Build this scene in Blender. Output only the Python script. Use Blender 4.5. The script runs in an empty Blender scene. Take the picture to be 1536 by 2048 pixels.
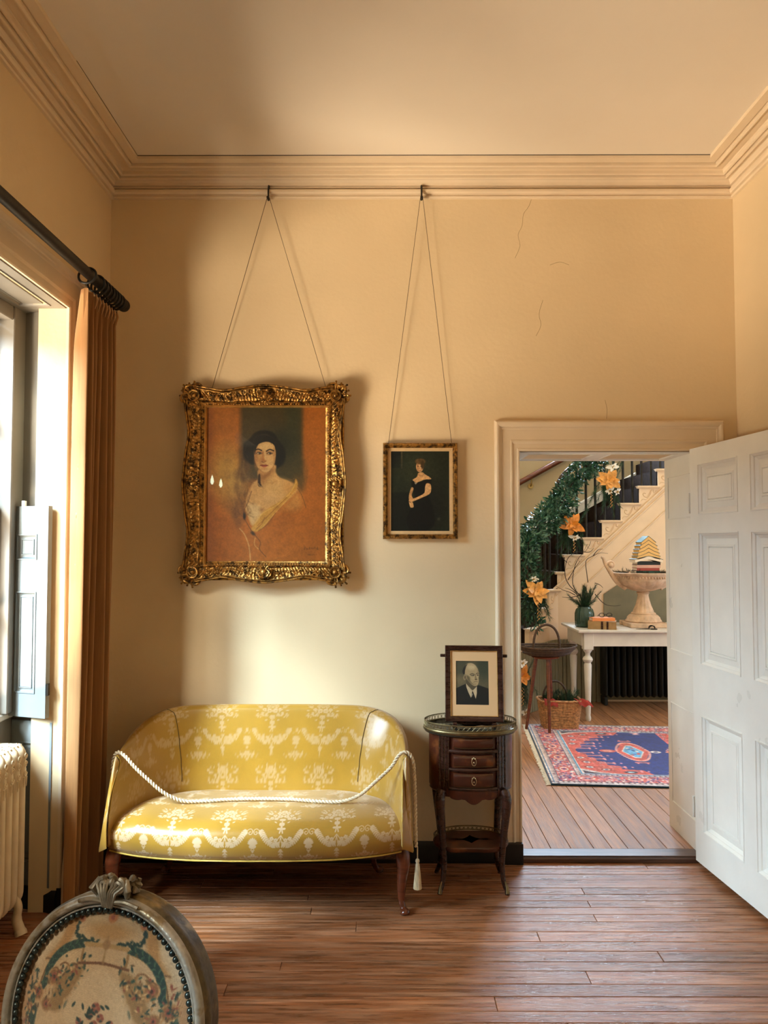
import bpy, math, random
import numpy as np
from math import sin, cos, pi, radians, atan2, sqrt
from mathutils import Vector, Matrix, Euler

# ------------------------------------------------------------------ camera
CAM_Z = 1.55; F = 1540.0; PITCH = radians(2.343); YAW = radians(0.19)
scn = bpy.context.scene
cam_d = bpy.data.cameras.new('camera'); cam = bpy.data.objects.new('camera', cam_d)
scn.collection.objects.link(cam); scn.camera = cam
cam.location = (0, 0, CAM_Z); cam.rotation_euler = (pi/2 + PITCH, 0, YAW)
cam_d.sensor_fit = 'VERTICAL'; cam_d.sensor_height = 36.0; cam_d.lens = F/2048*36.0
cam_d.clip_start = 0.05; cam_d.clip_end = 60

# ------------------------------------------------------------------ world, lights, exposure
scn.view_settings.view_transform = 'Standard'; scn.view_settings.look = 'None'
scn.view_settings.gamma = 1.0; scn.view_settings.use_curve_mapping = False
scn.view_settings.exposure = 0.0
scn.cycles.max_bounces = 10; scn.cycles.diffuse_bounces = 6; scn.cycles.glossy_bounces = 4
scn.cycles.transparent_max_bounces = 10
scn.cycles.sample_clamp_indirect = 6.0
scn.cycles.use_denoising = True
w = bpy.data.worlds.new('sky'); scn.world = w; w.use_nodes = True
w.node_tree.nodes['Background'].inputs[0].default_value = (0.62, 0.8, 1.0, 1)
w.node_tree.nodes['Background'].inputs[1].default_value = 0.35

def area_light(name, loc, target, sx, sy, watts, col, spread=180):
    d = bpy.data.lights.new(name, 'AREA'); d.shape = 'RECTANGLE'; d.size = sx; d.size_y = sy
    d.energy = watts; d.color = col; d.spread = radians(spread)
    o = bpy.data.objects.new(name, d); scn.collection.objects.link(o); o.location = loc
    v = Vector(target) - Vector(loc); o.rotation_euler = v.to_track_quat('-Z', 'Y').to_euler()
    return o
COOL = (0.66, 0.86, 1.0); WARM = (1.0, 0.66, 0.32); GOLD = (1.0, 0.83, 0.61)
# daylight arriving at the windows: cool sky from above, golden light off the sunlit ground from below
area_light('sky_gap', (-9.0, -4.7, 9.0), (-0.4, 3.6, 0.9), 2.2, 3.6, 4200, COOL)
area_light('sky_gap_high', (-9.0, -4.7, 12.3), (-0.4, 3.6, 0.6), 1.8, 3.6, 9000, COOL)
area_light('sky_gap_low', (-6.6, -7.0, 9.4), (-0.8, 3.6, 0.6), 1.6, 3.6, 3200, (0.9, 0.9, 0.8))
g_ = area_light('sunlit_ground', (-4.5, -2.9, -0.6), (-4.5, -2.9, 5), 0.9, 7.0, 1500, GOLD)
g_.rotation_euler = (pi, 0, -math.atan2(0.5, 1.0))
area_light('sky_window_a', (-8.2, 0.45, 5.15), (0.6, 3.0, 0.9), 4.4, 3.4, 2300, COOL)
area_light('sky_window_b', (-7.5, -3.4, 5.2), (-0.2, 2.8, 1.0), 4.0, 3.4, 1900, COOL)
area_light('ground_window_a', (-7.4, 0.0, -2.0), (0.6, 3.0, 3.0), 4.2, 2.8, 1900, GOLD)
area_light('ground_window_b', (-7.2, -3.4, -2.0), (0.2, 2.2, 3.2), 4.2, 2.8, 1600, GOLD)
area_light('daylight_stair_window', (2.3, 9.05, 3.35), (1.2, 4.0, 0.6), 1.6, 1.3, 720, (0.62, 0.8, 1.0))
area_light('daylight_hall_door', (5.1, 5.6, 1.6), (1.5, 5.2, 0.2), 1.3, 1.8, 85, (0.78, 0.88, 1.0))

def lamp_glow(name, loc, watts, col, r=0.06):
    d = bpy.data.lights.new(name, 'POINT'); d.energy = watts; d.color = col; d.shadow_soft_size = r
    o = bpy.data.objects.new(name, d); scn.collection.objects.link(o); o.location = loc
    return o

# ------------------------------------------------------------------ helpers
rnd = random.Random(7); nr = np.random.RandomState(11)
def at(px, py, Y):
    "a pixel of the photograph at depth Y -> world point (used for measuring real positions)"
    d = Euler((PITCH, 0, YAW)).to_matrix() @ Vector(((px-768)/F, 1.0, -(py-1024)/F))
    s = Y/d.y
    return np.array((d.x*s, Y, CAM_Z + d.z*s))
def lin(c):
    c = np.asarray(c, float)/255.0
    return np.where(c <= 0.04045, c/12.92, ((c+0.055)/1.055)**2.4)
def tag(o, label=None, cat=None, group=None, kind=None):
    if label: o['label'] = label
    if cat: o['category'] = cat
    if group: o['group'] = group
    if kind: o['kind'] = kind
    return o
ORG = {}
def thing(name, label, cat, loc, group=None, kind=None):
    o = bpy.data.objects.new(name, None); scn.collection.objects.link(o); o.location = loc
    o.empty_display_size = 0.05; ORG[o.name] = np.array(loc, float)
    return tag(o, label, cat, group, kind)

def cr(pts, closed=False, n=6):
    "Catmull-Rom through points"
    P = np.asarray(pts, float); N = len(P); out = []
    rng = range(N if closed else N-1)
    for i in rng:
        if closed: a, b, c, d = P[(i-1) % N], P[i], P[(i+1) % N], P[(i+2) % N]
        else: a, b, c, d = P[max(i-1, 0)], P[i], P[i+1], P[min(i+2, N-1)]
        for k in range(n):
            t = k/n
            out.append(0.5*((2*b)+(-a+c)*t+(2*a-5*b+4*c-d)*t*t+(-a+3*b-3*c+d)*t**3))
    if not closed: out.append(P[-1])
    return np.array(out)

class G:
    def __init__(s): s.v = []; s.n = 0; s.q = []; s.t = []; s.ng = []; s.c = []
    def add(s, V, quads=None, tris=None, ngons=None, col=None):
        V = np.asarray(V, float).reshape(-1, 3)
        if quads is not None and len(quads): s.q.append(np.asarray(quads, int)+s.n)
        if tris is not None and len(tris): s.t.append(np.asarray(tris, int)+s.n)
        if ngons:
            for f in ngons: s.ng.append([i+s.n for i in f])
        if col is not None: s.c.append(np.broadcast_to(np.asarray(col, float), (len(V), 3)))
        elif s.c: s.c.append(np.ones((len(V), 3)))
        s.v.append(V); s.n += len(V); return s
    def box(s, c, d, bev=0.0, R=None):
        c = np.array(c, float); h = np.array(d, float)/2
        if bev <= 0:
            V = np.array([[x, y, z] for x in (-1, 1) for y in (-1, 1) for z in (-1, 1)])*h
            Q = [[0, 1, 3, 2], [4, 6, 7, 5], [0, 4, 5, 1], [2, 3, 7, 6], [0, 2, 6, 4], [1, 5, 7, 3]]
            if R is not None: V = V @ np.array(R).T
            return s.add(V+c, Q)
        b = min(bev, h.min()*0.9); V = []; idx = {}
        for sx in (-1, 1):
            for sy in (-1, 1):
                for sz in (-1, 1):
                    S = np.array((sx, sy, sz))
                    for a in range(3):
                        p = S*(h-b); p[a] = S[a]*h[a]; idx[(sx, sy, sz, a)] = len(V); V.append(p)
        Q = []; T = []
        for a in range(3):
            o1, o2 = [(1, 2), (2, 0), (0, 1)][a]
            for sg in (-1, 1):
                f = []
                for (u, w_) in ((-1, -1), (1, -1), (1, 1), (-1, 1)):
                    k = [0, 0, 0]; k[a] = sg; k[o1] = u; k[o2] = w_; f.append(idx[(k[0], k[1], k[2], a)])
                Q.append(f if sg > 0 else f[::-1])
        for a in range(3):            # edges running along axis a
            o1, o2 = [(1, 2), (2, 0), (0, 1)][a]
            for u in (-1, 1):
                for w_ in (-1, 1):
                    k0 = [0, 0, 0]; k0[a] = -1; k0[o1] = u; k0[o2] = w_; k1 = list(k0); k1[a] = 1
                    f = [idx[(*k0, o1)], idx[(*k1, o1)], idx[(*k1, o2)], idx[(*k0, o2)]]
                    Q.append(f if u*w_ > 0 else f[::-1])
        for sx in (-1, 1):
            for sy in (-1, 1):
                for sz in (-1, 1):
                    f = [idx[(sx, sy, sz, a)] for a in range(3)]
                    T.append(f if sx*sy*sz > 0 else f[::-1])
        V = np.array(V)
        if R is not None: V = V @ np.array(R).T
        return s.add(V+c, Q, T)
    def grid(s, P, cu=False, cv=False, flip=False, col=None, capu=False, capv=False):
        P = np.asarray(P, float); U, W = P.shape[:2]
        iu = np.arange(U if cu else U-1); iv = np.arange(W if cv else W-1)
        a, b = np.meshgrid(iu, iv, indexing='ij'); a2 = (a+1) % U; b2 = (b+1) % W
        q = np.stack([a*W+b, a2*W+b, a2*W+b2, a*W+b2], -1).reshape(-1, 4)
        if flip: q = q[:, ::-1]
        ng = []
        if capu: ng += [list(range(W))[::-1 if not flip else 1], [(U-1)*W+i for i in range(W)][::1 if not flip else -1]]
        if capv: ng += [[i*W for i in range(U)], [i*W+W-1 for i in range(U)][::-1]]
        return s.add(P.reshape(-1, 3), q, ngons=ng or None, col=None if col is None else np.asarray(col).reshape(-1, 3))
    def lathe(s, prof, c=(0, 0, 0), n=32, R=None, sx=1, sy=1):
        "prof: (r, z) bottom to top"
        pr = np.array(prof, float); a = np.linspace(0, 2*pi, n, endpoint=False)
        P = np.stack([np.outer(pr[:, 0], np.cos(a))*sx, np.outer(pr[:, 0], np.sin(a))*sy, np.repeat(pr[:, 1:2], n, 1)], -1)
        if R is not None: P = P @ np.array(R).T
        return s.grid(P+np.array(c), cv=True, flip=True, capu=True)
    def tube(s, path, r, n=8, closed=False, cap=True, sy=1.0, up=None):
        P = np.asarray(path, float); N = len(P); r = np.atleast_1d(np.asarray(r, float)); r = np.interp(np.linspace(0, 1, N), np.linspace(0, 1, len(r)), r) if len(r) > 1 else np.full(N, r[0])
        T = np.gradient(P, axis=0) if not closed else np.roll(P, -1, 0)-np.roll(P, 1, 0)
        T /= (np.linalg.norm(T, axis=1, keepdims=True)+1e-12)
        up = np.array(up if up is not None else (0, 0, 1.0)); 
        if abs(T[0] @ up) > 0.95: up = np.array((1.0, 0, 0))
        x = np.cross(T[0], up); x /= np.linalg.norm(x); X = [x]
        for i in range(1, N):
            x = X[-1]-T[i]*(X[-1] @ T[i]); x /= (np.linalg.norm(x)+1e-12); X.append(x)
        X = np.array(X); Y = np.cross(T, X); a = np.linspace(0, 2*pi, n, endpoint=False)
        Q = P[:, None]+r[:, None, None]*(X[:, None]*np.cos(a)[None, :, None]+sy*Y[:, None]*np.sin(a)[None, :, None])
        return s.grid(Q, cu=closed, cv=True, capu=(cap and not closed))
    def sphere(s, c, r, nu=12, nv=8, R=None, z0=-1.0):
        r = np.broadcast_to(np.asarray(r, float), (3,)); ph = np.linspace(math.asin(z0), pi/2, nv+1); a = np.linspace(0, 2*pi, nu, endpoint=False)
        P = np.stack([np.outer(np.cos(ph), np.cos(a)), np.outer(np.cos(ph), np.sin(a)), np.repeat(np.sin(ph)[:, None], nu, 1)], -1)*r
        if R is not None: P = P @ np.array(R).T
        return s.grid(P+np.array(c), cv=True, flip=True)
    def prism(s, poly, lo, hi, ax=2, bev=0):
        "poly: 2D points; extruded along axis ax from lo to hi"
        p = np.asarray(poly, float); n = len(p); o = [(1, 2), (0, 2), (0, 1)][ax]
        V = np.zeros((2*n, 3)); V[:n, o[0]] = p[:, 0]; V[:n, o[1]] = p[:, 1]; V[:n, ax] = lo
        V[n:] = V[:n]; V[n:, ax] = hi
        q = [[i, (i+1) % n, n+(i+1) % n, n+i] for i in range(n)]
        return s.add(V, q, ngons=[list(range(n))[::-1], list(range(n, 2*n))])
    def sweep(s, pts, prof, closed=False):
        """mitred moulding: pts = list of (point, dirA, dirB): vertex = point + d*dirA + h*dirB"""
        P = np.array([[np.array(p)+d*np.array(A)+h*np.array(B) for d, h in prof] for p, A, B in pts])
        return s.grid(P, cu=closed, cv=False)
    def obj(s, name, m, parent=None, smooth=None, xf=None, label=None, cat=None, group=None, kind=None, loc=None):
        V = np.concatenate(s.v); 
        if xf is not None: V = (np.c_[V, np.ones(len(V))] @ np.array(xf).T)[:, :3]
        if parent is not None and parent.name in ORG: V = V-ORG[parent.name]
        elif loc is not None: V = V-np.array(loc)
        me = bpy.data.meshes.new(name)
        Q = np.concatenate(s.q) if s.q else np.zeros((0, 4), int); T = np.concatenate(s.t) if s.t else np.zeros((0, 3), int)
        li = np.concatenate([Q.ravel(), T.ravel()]+[np.array(f) for f in s.ng]).astype(np.int32)
        tot = np.concatenate([np.full(len(Q), 4), np.full(len(T), 3), np.array([len(f) for f in s.ng], int)]).astype(np.int32)
        st = np.concatenate([[0], np.cumsum(tot)[:-1]]).astype(np.int32)
        me.vertices.add(len(V)); me.vertices.foreach_set('co', V.astype(np.float32).ravel())
        me.loops.add(len(li)); me.loops.foreach_set('vertex_index', li)
        me.polygons.add(len(tot)); me.polygons.foreach_set('loop_start', st)
        me.update(calc_edges=True); me.validate()
        if s.c:
            C = np.concatenate(s.c); at_ = me.color_attributes.new('Col', 'FLOAT_COLOR', 'POINT')
            at_.data.foreach_set('color', np.c_[C, np.ones(len(C))].astype(np.float32).ravel())
        me.materials.append(m)
        if smooth is None: me.polygons.foreach_set('use_smooth', np.zeros(len(me.polygons), bool))
        else:
            me.polygons.foreach_set('use_smooth', np.ones(len(me.polygons), bool))
            if smooth < 180: me.set_sharp_from_angle(angle=radians(smooth))
        o = bpy.data.objects.new(name, me); scn.collection.objects.link(o)
        if parent is not None:
            o.parent = parent
            ORG[o.name] = ORG.get(parent.name, np.zeros(3))
        elif loc is not None: o.location = loc; ORG[o.name] = np.array(loc, float)
        else: ORG[o.name] = np.zeros(3)
        return tag(o, label, cat, group, kind)

def rotz(a): return np.array([[cos(a), -sin(a), 0], [sin(a), cos(a), 0], [0, 0, 1]])
def rotx(a): return np.array([[1, 0, 0], [0, cos(a), -sin(a)], [0, sin(a), cos(a)]])
def roty(a): return np.array([[cos(a), 0, sin(a)], [0, 1, 0], [-sin(a), 0, cos(a)]])

# ------------------------------------------------------------------ materials
def mat(name, base, rough=0.6, metal=0.0, var=0.12, scale=8.0, stretch=(1, 1, 1), bump=0.0, bscale=60.0, bstretch=None,
        coat=0.0, sheen=0.0, col2=None, attr=None, rand=0.0, spec=0.5, trans=0.0, emit=None, estr=0.0, rvar=0.0,
        detail=4.0, c2lo=0.45, c2hi=0.6, wave=None, ior=1.45, aniso=0.0, coatr=0.1, gain=None):
    m = bpy.data.materials.new(name); m.use_nodes = True; nt = m.node_tree; N = nt.nodes; L = nt.links
    b = N['Principled BSDF']; tc = N.new('ShaderNodeTexCoord'); mp = N.new('ShaderNodeMapping')
    mp.inputs['Scale'].default_value = stretch; L.new(tc.outputs['Object'], mp.inputs[0])
    b.inputs['Roughness'].default_value = rough; b.inputs['Metallic'].default_value = metal
    b.inputs['Coat Weight'].default_value = coat; b.inputs['Coat Roughness'].default_value = coatr
    b.inputs['Sheen Weight'].default_value = sheen; b.inputs['Specular IOR Level'].default_value = spec
    b.inputs['Transmission Weight'].default_value = trans; b.inputs['IOR'].default_value = ior
    b.inputs['Anisotropic'].default_value = aniso
    if emit is not None:
        b.inputs['Emission Color'].default_value = (*emit, 1); b.inputs['Emission Strength'].default_value = estr
    nz = N.new('ShaderNodeTexNoise'); nz.inputs['Scale'].default_value = scale; nz.inputs['Detail'].default_value = detail
    L.new(mp.outputs[0], nz.inputs['Vector'])
    if attr:
        a = N.new('ShaderNodeAttribute'); a.attribute_name = attr; cur = a.outputs['Color']
    else:
        rgb = N.new('ShaderNodeRGB'); rgb.outputs[0].default_value = (*base, 1); cur = rgb.outputs[0]
    if col2 is not None:
        mr = N.new('ShaderNodeMapRange'); mr.inputs[1].default_value = c2lo; mr.inputs[2].default_value = c2hi
        n2 = N.new('ShaderNodeTexNoise'); n2.inputs['Scale'].default_value = scale*0.6; n2.inputs['Detail'].default_value = 6
        L.new(mp.outputs[0], n2.inputs['Vector']); L.new(n2.outputs[0], mr.inputs[0])
        mx = N.new('ShaderNodeMix'); mx.data_type = 'RGBA'; L.new(mr.outputs[0], mx.inputs[0]); L.new(cur, mx.inputs[6])
        mx.inputs[7].default_value = (*col2, 1); cur = mx.outputs[2]
    # brightness variation
    hs = N.new('ShaderNodeHueSaturation'); vv = N.new('ShaderNodeMapRange')
    vv.inputs[1].default_value = 0.3; vv.inputs[2].default_value = 0.7; vv.inputs[3].default_value = 1-var; vv.inputs[4].default_value = 1+var
    L.new(nz.outputs[0], vv.inputs[0]); val = vv.outputs[0]
    if rand > 0:
        oi = N.new('ShaderNodeObjectInfo'); rr = N.new('ShaderNodeMapRange'); rr.inputs[3].default_value = 1-rand; rr.inputs[4].default_value = 1+rand
        L.new(oi.outputs['Random'], rr.inputs[0]); mu = N.new('ShaderNodeMath'); mu.operation = 'MULTIPLY'
        L.new(val, mu.inputs[0]); L.new(rr.outputs[0], mu.inputs[1]); val = mu.outputs[0]
        ad = N.new('ShaderNodeVectorMath'); ad.operation = 'ADD'; cmb = N.new('ShaderNodeCombineXYZ')
        m9 = N.new('ShaderNodeMath'); m9.operation = 'MULTIPLY'; m9.inputs[1].default_value = 37.0
        L.new(oi.outputs['Random'], m9.inputs[0])
        for k in range(3): L.new(m9.outputs[0], cmb.inputs[k])
        L.new(mp.outputs[0], ad.inputs[0]); L.new(cmb.outputs[0], ad.inputs[1]); L.new(ad.outputs[0], nz.inputs['Vector'])
    L.new(cur, hs.inputs['Color']); L.new(val, hs.inputs['Value']); L.new(hs.outputs[0], b.inputs['Base Color'])
    if rvar > 0:
        r2 = N.new('ShaderNodeMapRange'); r2.inputs[1].default_value = 0.3; r2.inputs[2].default_value = 0.7
        r2.inputs[3].default_value = max(0.02, rough-rvar); r2.inputs[4].default_value = rough+rvar
        L.new(nz.outputs[0], r2.inputs[0]); L.new(r2.outputs[0], b.inputs['Roughness'])
    if bump > 0:
        bz = N.new('ShaderNodeTexNoise'); bz.inputs['Scale'].default_value = bscale; bz.inputs['Detail'].default_value = 5
        mb = N.new('ShaderNodeMapping'); mb.inputs['Scale'].default_value = bstretch or stretch
        L.new(tc.outputs['Object'], mb.inputs[0]); L.new(mb.outputs[0], bz.inputs['Vector'])
        bp = N.new('ShaderNodeBump'); bp.inputs['Strength'].default_value = bump; bp.inputs['Distance'].default_value = 0.004
        L.new(bz.outputs[0], bp.inputs['Height']); L.new(bp.outputs[0], b.inputs['Normal'])
    return m

def glass_mat(name, tint=(1, 1, 1), rough=0.0, w=0.08):
    m = bpy.data.materials.new(name); m.use_nodes = True; nt = m.node_tree; N = nt.nodes; L = nt.links
    N.remove(N['Principled BSDF']); out = N['Material Output']
    tr = N.new('ShaderNodeBsdfTransparent'); tr.inputs[0].default_value = (*tint, 1)
    gl = N.new('ShaderNodeBsdfGlossy'); gl.inputs['Roughness'].default_value = rough
    lw = N.new('ShaderNodeLayerWeight'); pw = N.new('ShaderNodeMath'); pw.operation = 'POWER'; pw.inputs[1].default_value = 5
    ma = N.new('ShaderNodeMath'); ma.operation = 'MULTIPLY_ADD'; ma.inputs[1].default_value = 0.9; ma.inputs[2].default_value = 0.04
    L.new(lw.outputs['Facing'], pw.inputs[0]); L.new(pw.outputs[0], ma.inputs[0])
    mx = N.new('ShaderNodeMixShader'); L.new(ma.outputs[0], mx.inputs[0]); L.new(tr.outputs[0], mx.inputs[1]); L.new(gl.outputs[0], mx.inputs[2])
    L.new(mx.outputs[0], out.inputs[0])
    return m

M = {}
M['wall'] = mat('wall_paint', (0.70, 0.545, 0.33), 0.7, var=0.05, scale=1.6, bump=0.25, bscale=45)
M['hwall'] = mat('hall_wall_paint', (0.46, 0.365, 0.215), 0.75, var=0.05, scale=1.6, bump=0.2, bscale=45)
M['ceil'] = mat('ceiling_paint', (0.75, 0.66, 0.53), 0.8, var=0.04, scale=1.2, bump=0.2, bscale=30)
M['trim'] = mat('trim_paint', (0.72, 0.58, 0.40), 0.42, var=0.05, scale=5, bump=0.15, bscale=50, rvar=0.06)
M['white'] = mat('white_gloss_paint', (0.80, 0.78, 0.72), 0.32, var=0.04, scale=6, bump=0.12, bscale=60, rvar=0.05)
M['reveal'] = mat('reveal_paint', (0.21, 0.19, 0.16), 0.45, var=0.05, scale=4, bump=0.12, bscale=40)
M['shut'] = mat('shutter_paint', (0.19, 0.215, 0.22), 0.4, var=0.05, scale=6, bump=0.12, bscale=50)
M['black'] = mat('black_baseboard_paint', (0.010, 0.010, 0.010), 0.45, var=0.3, scale=12)
M['plank'] = mat('worn_floorboard', (0.26, 0.095, 0.034), 0.31, var=0.45, scale=5.0, stretch=(1.0, 16, 6), rand=0.22,
                 col2=(0.38, 0.19, 0.10), c2lo=0.42, c2hi=0.68, bump=0.5, bscale=14, bstretch=(1.2, 30, 6), rvar=0.10, detail=8)
M['hplank'] = mat('hall_floorboard', (0.37, 0.185, 0.09), 0.55, var=0.28, scale=5.0, stretch=(16, 1.0, 6), rand=0.14,
                  col2=(0.20, 0.085, 0.04), c2lo=0.5, c2hi=0.75, bump=0.35, bscale=14, bstretch=(30, 1.2, 6), rvar=0.08, detail=7)
M['gap'] = mat('floor_gap', (0.012, 0.008, 0.006), 0.9)
M['darkwood'] = mat('dark_polished_wood', (0.035, 0.012, 0.007), 0.28, var=0.35, scale=9, stretch=(1, 1, 6), coat=0.3, rvar=0.08)
M['redwood'] = mat('mahogany', (0.13, 0.032, 0.012), 0.25, var=0.35, scale=9, stretch=(1, 1, 6), coat=0.4)
M['marq'] = mat('marquetry_veneer', (0.060, 0.014, 0.006), 0.3, var=0.4, scale=16, col2=(0.17, 0.050, 0.012), c2lo=0.56, c2hi=0.66, coat=0.3)
M['rod'] = mat('rod_dark_wood', (0.012, 0.010, 0.008), 0.5, var=0.3, scale=10, bump=0.2)
M['brass'] = mat('aged_brass', (0.38, 0.25, 0.09), 0.35, 1.0, var=0.3, scale=30)
M['iron'] = mat('dark_iron', (0.03, 0.025, 0.02), 0.5, 0.6, var=0.3, scale=30)
M['cord'] = mat('picture_wire', (0.10, 0.06, 0.03), 0.6)
M['glass'] = glass_mat('window_glass')
# ================================================================== THE ROOM
XL, XR, YB, YF = -1.39, 1.745, 3.82, -2.2     # left, right, back and front walls
ZC = 3.416                                    # ceiling
WT = 0.42                                     # wall thickness
DX0, DX1, DZ = 0.66, 1.545, 2.008             # doorway to the hall
HZ = 0.03                                     # hall floor level
HX0, HX1, HY1, HZC = -1.2, 4.75, 8.72, 4.6    # hall
WY0, WY1, WZ = 2.06, 3.30, 2.573              # visible window bay (room face)
VY0, VY1 = -0.62, 0.62                        # second window bay, beside the camera

def S(g, name, m, parent=None, smooth=None, **k): return g.obj(name, m, parent, smooth, kind='structure', **k)

def wallgrid(holes, u0, u1, z0, z1):
    "rectangles covering u0..u1 x z0..z1 except the holes"
    us = sorted(set([u0, u1]+[h[0] for h in holes]+[h[1] for h in holes])); zs = sorted(set([z0, z1]+[h[2] for h in holes]+[h[3] for h in holes])); out = []
    for a, b in zip(us[:-1], us[1:]):
        for c, d in zip(zs[:-1], zs[1:]):
            if any(a >= h[0]-1e-6 and b <= h[1]+1e-6 and c >= h[2]-1e-6 and d <= h[3]+1e-6 for h in holes): continue
            out.append((a, b, c, d))
    return out
# --- back wall with the doorway
g = G()
for a, b, c, d in wallgrid([(DX0, DX1, 0, DZ)], XL-0.1, XR+0.1, 0, ZC): g.box(((a+b)/2, YB+WT/2, (c+d)/2), (b-a, WT, d-c))
S(g, 'wall_back', M['wall'])
for ck in ([(1066, 388), (1058, 412), (1047, 428), (1044, 452), (1036, 470), (1040, 492), (1030, 516)], [(1086, 600), (1078, 628), (1082, 650), (1072, 672)], [(1210, 800), (1214, 818), (1213, 838)], [(1100, 530), (1120, 524), (1138, 530)]):
    g = G(); g.tube(cr([at(x_, y_, YB-0.0002) for x_, y_ in ck], n=3), 0.0007, 4); g.obj('hairline_crack', mat('crack_shadow', (0.30, 0.19, 0.09), 0.9), bpy.data.objects['wall_back'])
# --- left wall with two window bays
g = G()
for a, b, c, d in wallgrid([(WY0, WY1, 0, WZ), (VY0, VY1, 0, WZ)], YF, YB, 0, ZC): g.box((XL-0.06, (a+b)/2, (c+d)/2), (0.12, b-a, d-c))
S(g, 'wall_left', M['wall'])
g = G(); g.box((XR+0.06, (YF+YB)/2, ZC/2), (0.12, YB-YF, ZC)); S(g, 'wall_right', M['wall'])
g = G(); g.box(((XL+XR)/2, YF-0.06, ZC/2), (XR-XL+0.24, 0.12, ZC)); S(g, 'wall_front', mat('bounce_cut_dark_green', (0.10, 0.11, 0.075), 0.7))  # unseen wall behind the camera, made dark to cut bounced light
g = G(); g.box(((XL+XR)/2, (YF+YB)/2, ZC+0.05), (XR-XL+0.3, YB-YF+0.2, 0.1)); S(g, 'ceiling', M['ceil'])

# --- cornice (profile: d out from the wall, z)
prof = [(0.0, 3.285), (0.012, 3.287), (0.015, 3.295), (0.009, 3.299), (0.009, 3.303), (0.020, 3.306), (0.026, 3.314), (0.027, 3.324), (0.021, 3.331), (0.004, 3.332),
        (0.002, 3.338), (0.014, 3.338), (0.014, 3.344), (0.008, 3.347), (0.021, 3.349), (0.024, 3.360), (0.033, 3.370), (0.046, 3.372), (0.047, 3.366),
        (0.055, 3.364), (0.061, 3.367), (0.062, 3.382), (0.067, 3.384), (0.068, 3.375), (0.075, 3.373), (0.082, 3.377), (0.084, 3.392), (0.089, 3.394),
        (0.098, 3.392), (0.118, 3.393), (0.130, 3.394), (0.131, 3.384), (0.138, 3.382), (0.145, 3.386), (0.146, 3.402), (0.152, 3.404), (0.153, 3.397),
        (0.190, 3.400), (0.191, 3.4165)]
def room_loop(x0, x1, y0, y1, pf):
    return np.array([[(x, y, z) for x, y, z in [((x0+d) if cx == 0 else (x1-d), (y0+d) if cy == 0 else (y1-d), z) for d, z in pf]] for cx, cy in ((0, 0), (1, 0), (1, 1), (0, 1))])
g = G(); g.grid(room_loop(XL, XR, YF, YB, prof), cu=True); S(g, 'trim_1', M['trim'], smooth=25)
g = G(); a_ = 0.1918
g.tube([(XL+a_, YB-a_, ZC-0.0006), (XR-a_, YB-a_, ZC-0.0006)], 0.0022, 4); g.tube([(XL+a_, YB-a_, ZC-0.0006), (XL+a_, 2.9, ZC-0.0006)], 0.0012, 4)
g.obj('plaster_crack', mat('plaster_crack_shadow', (0.05, 0.03, 0.015), 0.9), bpy.data.objects['trim_1'])
g = G(); g.tube([(XL, YB-0.0065, 3.3345), (XR, YB-0.0065, 3.3345)], 0.0024, 4); g.obj('rail_gap', bpy.data.materials['plaster_crack_shadow'], bpy.data.objects['trim_1'])
# --- baseboards
def skirt(g, x0, y0, x1, y1, nx, ny, h=0.1, t=0.018):
    A = np.array((nx, ny, 0)); p = [(0, 0), (t, 0), (t, h-0.02), (t*0.6, h-0.008), (t*0.4, h), (0, h)]
    g.grid(np.array([[np.array((x, y, 0))+A*d+np.array((0, 0, z)) for d, z in p] for x, y in ((x0, y0), (x1, y1))]), capu=True)
g = G(); skirt(g, XL, YB, DX0-0.003, YB, 0, -1); skirt(g, DX1+0.003, YB, XR, YB, 0, -1); S(g, 'baseboard_back', M['black'], smooth=40)
g = G(); skirt(g, XR, YF, XR, YB, -1, 0); S(g, 'baseboard_right', M['black'], smooth=40)
g = G()
for a, b in ((YF, VY0), (VY1, WY0), (WY1, YB)): skirt(g, XL, a, XL, b, 1, 0)
for a in (WY0, VY0): skirt(g, XL-0.236, a+0.0, XL-0.236, a+1.24, 1, 0, h=0.09)
skirt(g, XL-0.237, WY1+0.077, XL, WY1, 0, -1, h=0.09)
S(g, 'baseboard_left', M['black'], smooth=40)

# --- picture rail bead is in the cornice profile; floor of our room: boards run left-right
g = G(); g.box(((XL+XR)/2-0.1, (YF+YB)/2, -0.035), (XR-XL+0.5, YB-YF, 0.03)); floor = S(g, 'floor', M['gap'])
y = YB; k = 0
plank_cache = {}
while y > YF+0.02:
    wd = rnd.choice((0.062, 0.07, 0.075, 0.083)); y0 = max(y-wd, YF)
    x0 = XL-0.24 if any(a-0.01 < (y+y0)/2 < b+0.01 for a, b in ((WY0, WY1+0.05), (VY0, VY1))) else XL
    cuts = [x0, rnd.uniform(-0.9, 0.1) if k % 2 else rnd.uniform(0.3, 1.3), XR]
    if y0 < 0.9: cuts = [x0, XR]
    for a, b in zip(cuts[:-1], cuts[1:]):
        g = G(); c = ((a+b)/2, (y+y0)/2, -0.01); dz = rnd.uniform(-0.0012, 0)
        g.box((c[0], c[1], -0.011+dz), (b-a-0.0016, y-y0-0.0022, 0.022), bev=0.0016)
        S(g, 'plank', M['plank'], floor)
    y = y0; k += 1
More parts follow.
